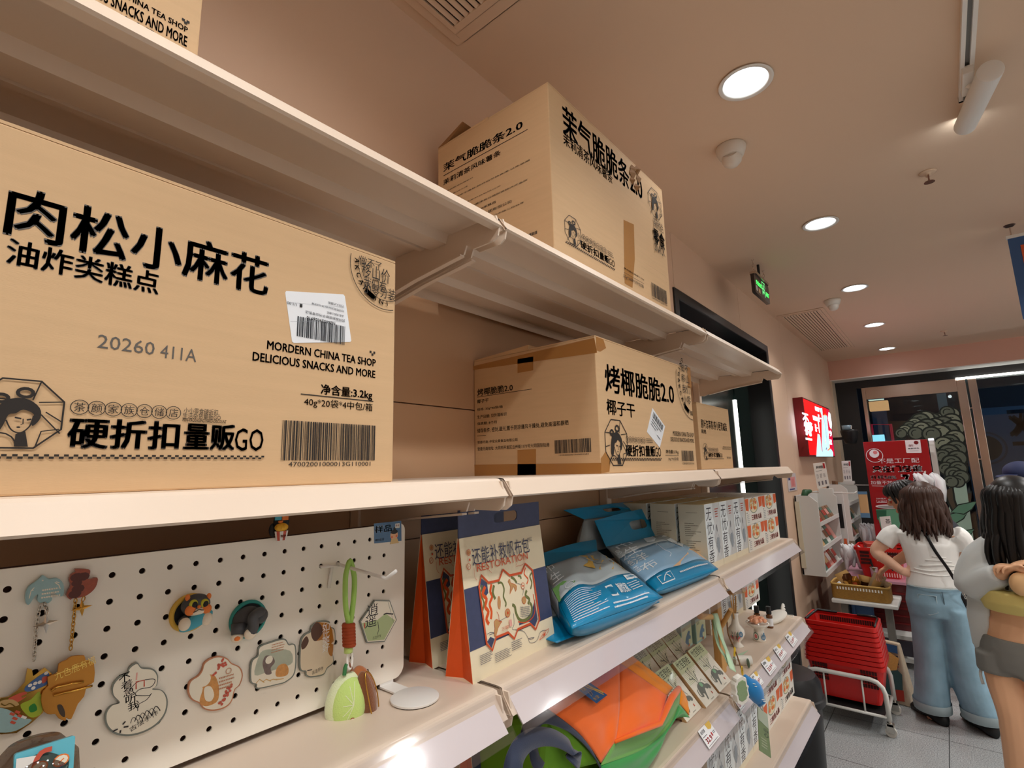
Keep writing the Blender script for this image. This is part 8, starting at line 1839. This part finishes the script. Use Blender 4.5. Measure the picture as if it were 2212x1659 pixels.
limb(mb, [shr+sd*.02, (shr+relb)/2, relb, (relb+rwr)/2, rwr], [.05, .044, .038, .033, .025]); hand(mb, rwr, V(.3, .1, -.9), sd, .165, .5, -1)
limb(mb, [lh, lk, la_, la_-V(0, 0, .04)], [.085, .055, .04, .04]); limb(mb, [rh, rk, ra_, ra_-V(0, 0, .04)], [.085, .055, .04, .04])
fuse(mb.build('body', m_skin, t), .0048, 5, .5)
# tee
mb = MB()
loft(mb, [(neck-V(0, 0, .012), sd*.075, fwd*.07), (neck-V(0, 0, .035), sd*.11, fwd*.075), ((shl+shr)/2+V(0, 0, .0), sd*.168, fwd*.088), (chest, sd*.162, fwd*.112), ((chest+waist)/2, sd*.146, fwd*.108), (waist, sd*.139, fwd*.104), (waist-V(0, 0, .04), sd*.145, fwd*.108), (hips+V(0, 0, .07), sd*.155, fwd*.115)], 24)
ue = shl*.42+elb*.58; limb(mb, [shl-sd*.03, shl*.8+elb*.2+V(0, 0, .005), ue], [.06, .061, .057], 14); ue2 = shr*.45+relb*.55; limb(mb, [shr+sd*.03, shr*.8+relb*.2, ue2], [.06, .061, .057], 14)
fuse(mb.build('tee_shirt', m_tee, t), .007, 5)
mb = MB()
for k in range(5):
    z = waist.z-.03+.028*k; P = [V(waist.x, waist.y, z)+sd*.143*math.cos(R(a))-fwd*.108*math.sin(R(a))+V(0, 0, .006*math.sin(R(a*3+k*70))) for a in range(20+15*k, 150-8*k, 10)]
    mb.tube(P, .0042, 6)
mb.build('tee_creases', m_tee, t, smooth=True)
# jeans
mb = MB()
loft(mb, [(hips+V(0, 0, .085), sd*.148, fwd*.108), (hips+V(0, 0, .04), sd*.155, fwd*.12), (hips-V(0, 0, .03), sd*.168, fwd*.135), (hips-V(0, 0, .11), sd*.16, fwd*.125)], 24)
zf = lambda p: V(p.x, p.y, .075)
loft(mb, [(lh+V(0, 0, -.02), sd*.088, fwd*.125), (lh*.6+lk*.4, sd*.082, fwd*.11), (lk, sd*.086, fwd*.1), (lk*.5+la_*.5, sd*.09, fwd*.106), (V(la_.x, la_.y, .12), sd*.096, fwd*.115), (V(la_.x, la_.y, .085), sd*.094, fwd*.114)], 20)
loft(mb, [(rh+V(0, 0, -.02), sd*.09, fwd*.125), (rh*.6+rk*.4, sd*.09, fwd*.112), (rk, sd*.096, fwd*.105), (rk*.5+ra_*.5, sd*.098, fwd*.108), (V(ra_.x, ra_.y, .12), sd*.1, fwd*.115), (V(ra_.x, ra_.y, .085), sd*.098, fwd*.114)], 20)
fuse(mb.build('jeans', m_jean, t), .009, 5)
for p_, w_ in ((la_, .098), (ra_, .102)):
    mb = MB(); loft(mb, [(V(p_.x, p_.y, .12), sd*w_*1.03, fwd*.12), (V(p_.x, p_.y, .066), sd*w_*1.0, fwd*.117), (V(p_.x, p_.y, .064), sd*w_*.9, fwd*.105), (V(p_.x, p_.y, .12), sd*w_*.94, fwd*.112)], 24, False); mb.build('turn_up', m_jeanl, t, smooth=True)
# back pocket and seams
bp = lambda u, v: hips+sd*(.155*math.sin(u))-fwd*(.128*math.cos(u))+V(0, 0, v)
L = [bp(u, v) for u, v in ((.2, .03), (.85, .03), (.82, -.06), (.5, -.09), (.22, -.07))]
MB().tube(L, .0028, 6, True).build('pocket_seam', m_jeanl, t, smooth=True); MB().tube([bp(u/10, .075) for u in range(-14, 15)], .004, 6).build('waistband_seam', m_jeanl, t, smooth=True)
MB().tube([bp(-.02, .06), bp(-.03, 0)-fwd*.004, bp(-.02, -.08)+fwd*.01], .003, 6).build('centre_seam', mat('denim_dark', (84, 106, 118), .8), t, smooth=True)
for p_, d_ in ((la_, V(.75, .6, 0)), (ra_, V(.85, .5, 0))):
    d_ = d_.normalized(); n_ = V(-d_.y, d_.x, 0); b = V(p_.x, p_.y, 0)
    mb = MB(); loft(mb, [(b-d_*.1+V(0, 0, .03), n_*.02, V(0, 0, .028)), (b-d_*.075+V(0, 0, .035), n_*.042, V(0, 0, .035)), (b+V(0, 0, .042), n_*.046, V(0, 0, .042)), (b+d_*.09+V(0, 0, .034), n_*.05, V(0, 0, .034)), (b+d_*.15+V(0, 0, .026), n_*.042, V(0, 0, .026)), (b+d_*.175+V(0, 0, .02), n_*.02, V(0, 0, .018))], 16); mb.build('shoe', m_shoe, t, smooth=True)
# hair
f_, u_, s_ = fwd+V(0, .25, -.1), V(0, 0, 1), None
f_ = f_.normalized(); s_ = u_.cross(f_)
mb = MB(); M = Matrix(((s_.x, f_.x, 0, 0), (s_.y, f_.y, 0, 0), (0, 0, 1, 0), (0, 0, 0, 1))); mb.ell(hc_+V(0, 0, .025)-f_*.012, (.092, .105, .108), 22, 16, M); mb.ell(hc_-V(0, 0, .075)-f_*.05, (.095, .06, .12), 18, 12, M)
locks(mb, hc_, f_, u_, s_, 90, .235, .1, 5, .012, 25, .015, .004, 62)
mb.build('hair', m_hairb, t, smooth=True)
# strap and bag
bk = lambda x, y, o=.0: W(x, y, -.125+o)
pts = [W(1985, 1142, -.05), bk(1998, 1152, .02), bk(2020, 1190), bk(2045, 1225), bk(2062, 1252)]
ribbon(pts, .018, m_black, 'bag_strap', t, V(.2, 1, .7), .004)
mb = MB(); ch_ = chain(MB(), [bk(2062, 1252, -.0), bk(2074, 1270, .0), W(2088, 1295, -.09)], .014, .003, .006); ch_.build('strap_chain', m_silver, t, smooth=True)
c = W(2104, 1296, -.03); MB(Matrix.Translation(c) @ Matrix.Rotation(R(-20), 4, 'X')).box(-.03, .03, -.07, .075, -.045, .055).build('shoulder_bag', m_black, t, bevel=.03, seg=4)

# --- the man bending behind her, reaching to the wicker basket
MX = 5.1
t = thing('person', 'person with black bowl-cut hair bending behind the woman, hand in the wicker basket', 'person', (MX, .25, 0))
hc_ = onX(1952, 1074, MX); f_ = V(.12, .96, -.3).normalized(); sv = V(-.99, .12, 0)
wrm = onX(1917, 1224, 5.22); hips_ = V(MX+.02, -.06, .82)
chest_ = V(MX+.02, .12, 1.16); nk_ = hc_+V(0, -.07, -.11)
sh_ = V(MX-.16, .12, 1.2); sh2 = V(MX+.19, .12, 1.2)
ax = V(.98, -.1, 0); dpv = V(.05, .6, -.5).normalized()
mb = MB()
loft(mb, [(nk_+V(0, .02, .05), ax*.052, dpv*.052), (nk_, ax*.06, dpv*.056), (chest_+V(0, .03, .06), ax*.17, dpv*.08), (chest_+V(0, -.03, -.06), ax*.16, dpv*.11), ((chest_+hips_)/2, ax*.14, dpv*.1), (hips_, ax*.15, dpv*.12)], 18)
fv, uv, sv_ = head(mb, hc_, f_, V(0, .3, 1))
elm = onX(1958, 1200, 5.12)
limb(mb, [sh_, (sh_+elm)/2+V(-.01, -.02, 0), elm, (elm+wrm)/2, wrm], [.052, .046, .041, .035, .026]); hand(mb, wrm, onX(1892, 1246, 5.28)-wrm, V(.05, 0, -1), .175, .75, 1)
limb(mb, [sh2, V(MX+.26, .18, .98), V(MX+.3, .3, .9)], [.05, .044, .03])
limb(mb, [hips_+V(-.09, 0, -.02), V(MX-.08, -.04, .45), V(MX-.08, -.06, .06)], [.09, .06, .042]); limb(mb, [hips_+V(.09, 0, -.02), V(MX+.12, -.02, .45), V(MX+.12, -.04, .06)], [.09, .06, .042])
fuse(mb.build('body', m_skin2, t), .0046, 4, .5)
eyes(hc_, fv, uv, sv_, t)
mb = MB(); M = Matrix(((sv_.x, fv.x, uv.x, 0), (sv_.y, fv.y, uv.y, 0), (sv_.z, fv.z, uv.z, 0), (0, 0, 0, 1)))
mb.ell(hc_+uv*.045-fv*.02, (.088, .105, .085), 22, 14, M)
rg = random.Random(2)
for i in range(46):
    a = R(rg.uniform(-180, 180)); d_ = fv*math.cos(a)+sv_*math.sin(a); e_ = hc_+d_*(.098 if abs(a) < 1.2 else .092)+uv*(.036 if abs(a) < 1.0 else -.03)
    limb(mb, [hc_+uv*.12-fv*.02, hc_+uv*.1+d_*.075, hc_+uv*.06+d_*.1, e_], [.012, .018, .016, .006], 7, 3)
mb.build('hair', m_hairk, t, smooth=True)
mb = MB(); loft(mb, [(nk_-V(0, -.0, .03), ax*.09, dpv*.07), (chest_+V(0, .03, .06), ax*.18, dpv*.095), (chest_+V(0, -.03, -.06), ax*.172, dpv*.125), ((chest_+hips_)/2, ax*.155, dpv*.115), (hips_+V(0, 0, .02), ax*.16, dpv*.125)], 18); limb(mb, [sh_, sh_*.5+elm*.5+V(-.01, -.02, 0)], [.062, .058]); fuse(mb.build('shirt', mat('shirt_dark', (40, 42, 50), .8), t), .008, 4)
mb = MB(); loft(mb, [(hips_+V(0, 0, .06), ax*.155, dpv*.125), (hips_+V(0, 0, -.05), ax*.165, V(0, .13, 0))], 16)
for s_ in (-1, 1): limb(mb, [hips_+V(s_*.09, 0, -.04), V(MX+.02+s_*.1, -.03, .45), V(MX+.02+s_*.1, -.05, .08)], [.1, .082, .075])
fuse(mb.build('trousers', mat('trousers_black', (20, 20, 24), .8), t), .009, 4)
MB().tube([wrm+V(0, -.03, .012)+V(.03*math.cos(a*math.pi/8), 0, .03*math.sin(a*math.pi/8)-.012) for a in range(16)], .0035, 6, True).build('wrist_cord', m_black, t, smooth=True)
for s_ in (-1, 1): b = V(MX+.02+s_*.1, -.05, 0); mb = MB(); loft(mb, [(b+V(0, -.1, .03), V(.03, 0, 0), V(0, 0, .028)), (b+V(0, 0, .04), V(.045, 0, 0), V(0, 0, .04)), (b+V(0, .14, .028), V(.045, 0, 0), V(0, 0, .027)), (b+V(0, .18, .018), V(.02, 0, 0), V(0, 0, .016))], 14); mb.build('shoe', m_shoe, t, smooth=True)

# --- the girl at the right edge, long black hair, holding food
GX_ = 3.42
Gp = lambda x, y, dx=0.0: onX(x, y, GX_+dx)
t = thing('person', 'person with long black hair in sheer white shirt and yellow top, at the right edge', 'person', (GX_, -.25, 0))
hc_ = Gp(2196, 1092); f_ = V(-.55, -.35, -.6).normalized(); nk_ = Gp(2192, 1150, .04)
ax = V(.45, .89, 0).normalized(); dp_ = V(-.89, .45, 0).normalized()
shl = Gp(2136, 1178, .04); shr = shl-ax*.34; ch_ = Gp(2200, 1225, .02); ws = Gp(2206, 1345, .02); hp_ = Gp(2205, 1400, .02)
elb = Gp(2106, 1262, -.0); wr_ = Gp(2168, 1238, -.12)
wr2 = Gp(2235, 1240, -.14)
mb = MB()
loft(mb, [(nk_+V(0, 0, .05), ax*.05, dp_*.05), (nk_, ax*.054, dp_*.052), ((shl+shr)/2, ax*.16, dp_*.07), (ch_, ax*.135, dp_*.095), (ws, ax*.118, dp_*.088), (hp_, ax*.145, dp_*.105), (hp_-V(0, 0, .09), ax*.15, dp_*.105)], 20)
fv, uv, sv_ = head(mb, hc_, f_, V(-.2, 0, 1))
limb(mb, [shl-ax*.02, (shl+elb)/2, elb, (elb+wr_)/2, wr_], [.048, .043, .038, .032, .024]); hand(mb, wr_, Gp(2192, 1222, -.15)-wr_, V(.0, -.5, -.9), .16, 1.0, 1)
limb(mb, [shr+ax*.02, shr+V(-.05, -.04, -.16), shr+V(-.1, .0, -.27), wr2], [.048, .043, .036, .024]); hand(mb, wr2, V(-.1, .8, .3), V(0, 0, -1), .16, 1.0, -1)
l0 = hp_+ax*.075-V(0, 0, .05); l1 = Gp(2192, 1560, -.02); l2 = Gp(2206, 1690, .0)
limb(mb, [l0, (l0+l1)/2, l1, l2, V(l2.x+.01, l2.y, .06)], [.085, .075, .056, .05, .036]); r0_ = hp_-ax*.075-V(0, 0, .05); limb(mb, [r0_, r0_-V(.03, .02, .38), V(r0_.x, r0_.y-.02, .06)], [.085, .055, .036])
fuse(mb.build('body', mat('skin_light', (238, 186, 146), .5), t), .0048, 5, .5); eyes(hc_, fv, uv, sv_, t)
m_sheer = mat('sheer_white', (206, 212, 212), .6, sheen=.3); m_ytop = mat('yellow_top', (228, 210, 130), .7); m_short = mat('grey_shorts', (132, 132, 128), .8)
mb = MB(); loft(mb, [(nk_-V(0, 0, .03), ax*.08, dp_*.07), ((shl+shr)/2+V(0, 0, .0), ax*.17, dp_*.088), (ch_, ax*.158, dp_*.118), (Gp(2204, 1290, .03), ax*.14, dp_*.11)], 20)
limb(mb, [shl-ax*.03, shl*.6+elb*.4+V(0, .01, 0), elb+V(0, .012, 0), elb*.5+wr_*.5, wr_+(wr_-elb)*-.12], [.066, .075, .07, .06, .044]); limb(mb, [shr+ax*.03, shr+V(-.05, -.04, -.16), shr+V(-.1, .0, -.27)], [.066, .07, .06])
q = Gp(2112, 1330, .02); loft(mb, [(elb+V(.03, -.02, .02), ax*.05, dp_*.03), (q, ax*.05, dp_*.014), (Gp(2118, 1395, .03), ax*.035, dp_*.01), (Gp(2122, 1420, .03), ax*.008, dp_*.006)], 12)
o = mb.build('shirt', m_sheer, t); fuse(o, .008, 5)
ribbon([Gp(2118, 1390, .03), Gp(2122, 1430, .03), Gp(2118, 1455, .02), Gp(2124, 1478, .02)], .012, m_sheer, 'shirt_tie', t, V(0, 1, 0), .003)
mb = MB(); loft(mb, [(Gp(2203, 1275, -.03), ax*.145, dp_*.12), (Gp(2205, 1300, -.03), ax*.15, dp_*.12), (Gp(2206, 1322, -.02), ax*.13, dp_*.1)], 22); fuse(mb.build('yellow_top', m_ytop, t), .007, 3)
mb = MB(); loft(mb, [(hp_+V(0, 0, .045), ax*.138, dp_*.106), (hp_, ax*.154, dp_*.116), (hp_-V(0, 0, .05), ax*.16, dp_*.118), (hp_-V(0, 0, .1), ax*.155, dp_*.112)], 22)
for k in (1, -1): b = hp_+ax*.078*k; loft(mb, [(b-V(0, 0, .03), ax*.09, dp_*.115), (b-V(0, 0, .12), ax*.096, dp_*.112)], 18)
fuse(mb.build('shorts', m_short, t), .008, 3)
for k, p_ in ((1, V(l2.x+.01, l2.y, 0)), (-1, V(r0_.x, r0_.y-.02, 0))):
    d_ = dp_; mb = MB(); loft(mb, [(p_-d_*.07+V(0, 0, .03), ax*.03, V(0, 0, .03)), (p_+V(0, 0, .045), ax*.042, V(0, 0, .045)), (p_+d_*.12+V(0, 0, .028), ax*.042, V(0, 0, .028)), (p_+d_*.16+V(0, 0, .02), ax*.02, V(0, 0, .016))], 14); mb.build('shoe', m_shoe, t, smooth=True)
mb = MB(); M = Matrix(((sv_.x, fv.x, uv.x, 0), (sv_.y, fv.y, uv.y, 0), (sv_.z, fv.z, uv.z, 0), (0, 0, 0, 1)))
mb.ell(hc_+uv*.035-fv*.018, (.094, .108, .1), 22, 14, M)
fh = V(fv.x, fv.y, 0).normalized(); sh3 = V(0, 0, 1).cross(fh)
locks(mb, hc_, fh, V(0, 0, 1), sh3, 90, .36, .1, 9, .02, 25, .017, .006, 28)
mb.build('hair', m_hairk, t, smooth=True)
fd = Gp(2206, 1262, -.17); t = thing('bread_roll', 'pale bread roll held up by the person at the right edge', 'food', fd)
MB().ell(fd, (.03, .04, .05), 16, 12).ell(fd+V(0, -.06, .005), (.028, .034, .046), 16, 12).build('roll', mat('bread_peach', (236, 192, 140), .6), t, smooth=True)

# --- someone in a dark blue cap beyond
CXp = 5.6; c = onX(2204, 1035, CXp)
t = thing('person', 'person in dark blue cap and pale mask, far right beyond the long-haired person', 'person', (CXp, c.y, 0))
mb = MB(); f_ = V(-.6, .55, -.15).normalized(); sdv = V(.67, .74, 0); dv = V(-.74, .67, 0)
b = V(c.x+.02, c.y-.02, 0); z = c.z
loft(mb, [(b+V(0, 0, z-.08), sdv*.052, dv*.052), (b+V(0, 0, z-.14), sdv*.06, dv*.056), (b+V(0, 0, z-.2), sdv*.17, dv*.08), (b+V(0, 0, z-.36), sdv*.16, dv*.11), (b+V(0, 0, z-.56), sdv*.14, dv*.1), (b+V(0, 0, z-.74), sdv*.16, dv*.12)], 18)
fv, uv, sv_ = head(mb, c, f_, V(0, 0, 1))
for k in (1, -1): limb(mb, [b+sdv*.15*k+V(0, 0, z-.22), b+sdv*.21*k+V(0, 0, z-.46), b+sdv*.2*k+dv*.12+V(0, 0, z-.66)], [.05, .04, .026]); hand(mb, b+sdv*.2*k+dv*.12+V(0, 0, z-.66), dv+V(0, 0, -.5), -sdv*k, .16, .6, 1); limb(mb, [b+sdv*.09*k+V(0, 0, z-.74), b+sdv*.09*k+V(0, 0, .45), b+sdv*.09*k+V(0, 0, .05)], [.09, .06, .042])
fuse(mb.build('body', m_skin, t), .006, 4, .5); eyes(c, fv, uv, sv_, t)
mb = MB(); loft(mb, [(b+V(0, 0, z-.16), sdv*.09, dv*.075), (b+V(0, 0, z-.2), sdv*.18, dv*.095), (b+V(0, 0, z-.36), sdv*.17, dv*.125), (b+V(0, 0, z-.72), sdv*.165, dv*.13)], 18)
for k in (1, -1): limb(mb, [b+sdv*.14*k+V(0, 0, z-.22), b+sdv*.21*k+V(0, 0, z-.46), b+sdv*.2*k+dv*.1+V(0, 0, z-.63)], [.065, .055, .045])
fuse(mb.build('jacket', mat('jacket_navy', (24, 30, 48), .8), t), .009, 4)
mb = MB()
for k in (1, -1): limb(mb, [b+sdv*.09*k+V(0, 0, z-.7), b+sdv*.09*k+V(0, 0, .45), b+sdv*.09*k+V(0, 0, .06)], [.11, .08, .07])
fuse(mb.build('trousers', MATS['trousers_black'], t), .009, 4)
for k in (1, -1): p_ = b+sdv*.09*k; mb = MB(); loft(mb, [(p_-dv*.08+V(0, 0, .03), sdv*.03, V(0, 0, .03)), (p_+V(0, 0, .045), sdv*.045, V(0, 0, .045)), (p_+dv*.15+V(0, 0, .024), sdv*.04, V(0, 0, .023))], 14); mb.build('shoe', m_shoe, t, smooth=True)
m_cap = mat('cap_navy', (26, 36, 74), .7)
mb = MB(); M = Matrix(((sv_.x, fv.x, uv.x, 0), (sv_.y, fv.y, uv.y, 0), (sv_.z, fv.z, uv.z, 0), (0, 0, 0, 1))); mb.ell(c+uv*.06-fv*.012, (.092, .108, .075), 22, 12, M); mb.ell(c+uv*.05+fv*.11, (.07, .06, .008), 18, 8, M); mb.build('cap', m_cap, t, smooth=True)
mb = MB(); mb.ell(c+fv*.055-uv*.05, (.07, .062, .052), 18, 12, M); mb.build('face_mask', mat('mask_pale', (226, 196, 198), .7), t, smooth=True)
mb = MB(); mb.ell(c+uv*.0-fv*.04, (.085, .08, .085), 18, 12, M); mb.build('hair', m_hairk, t, smooth=True)
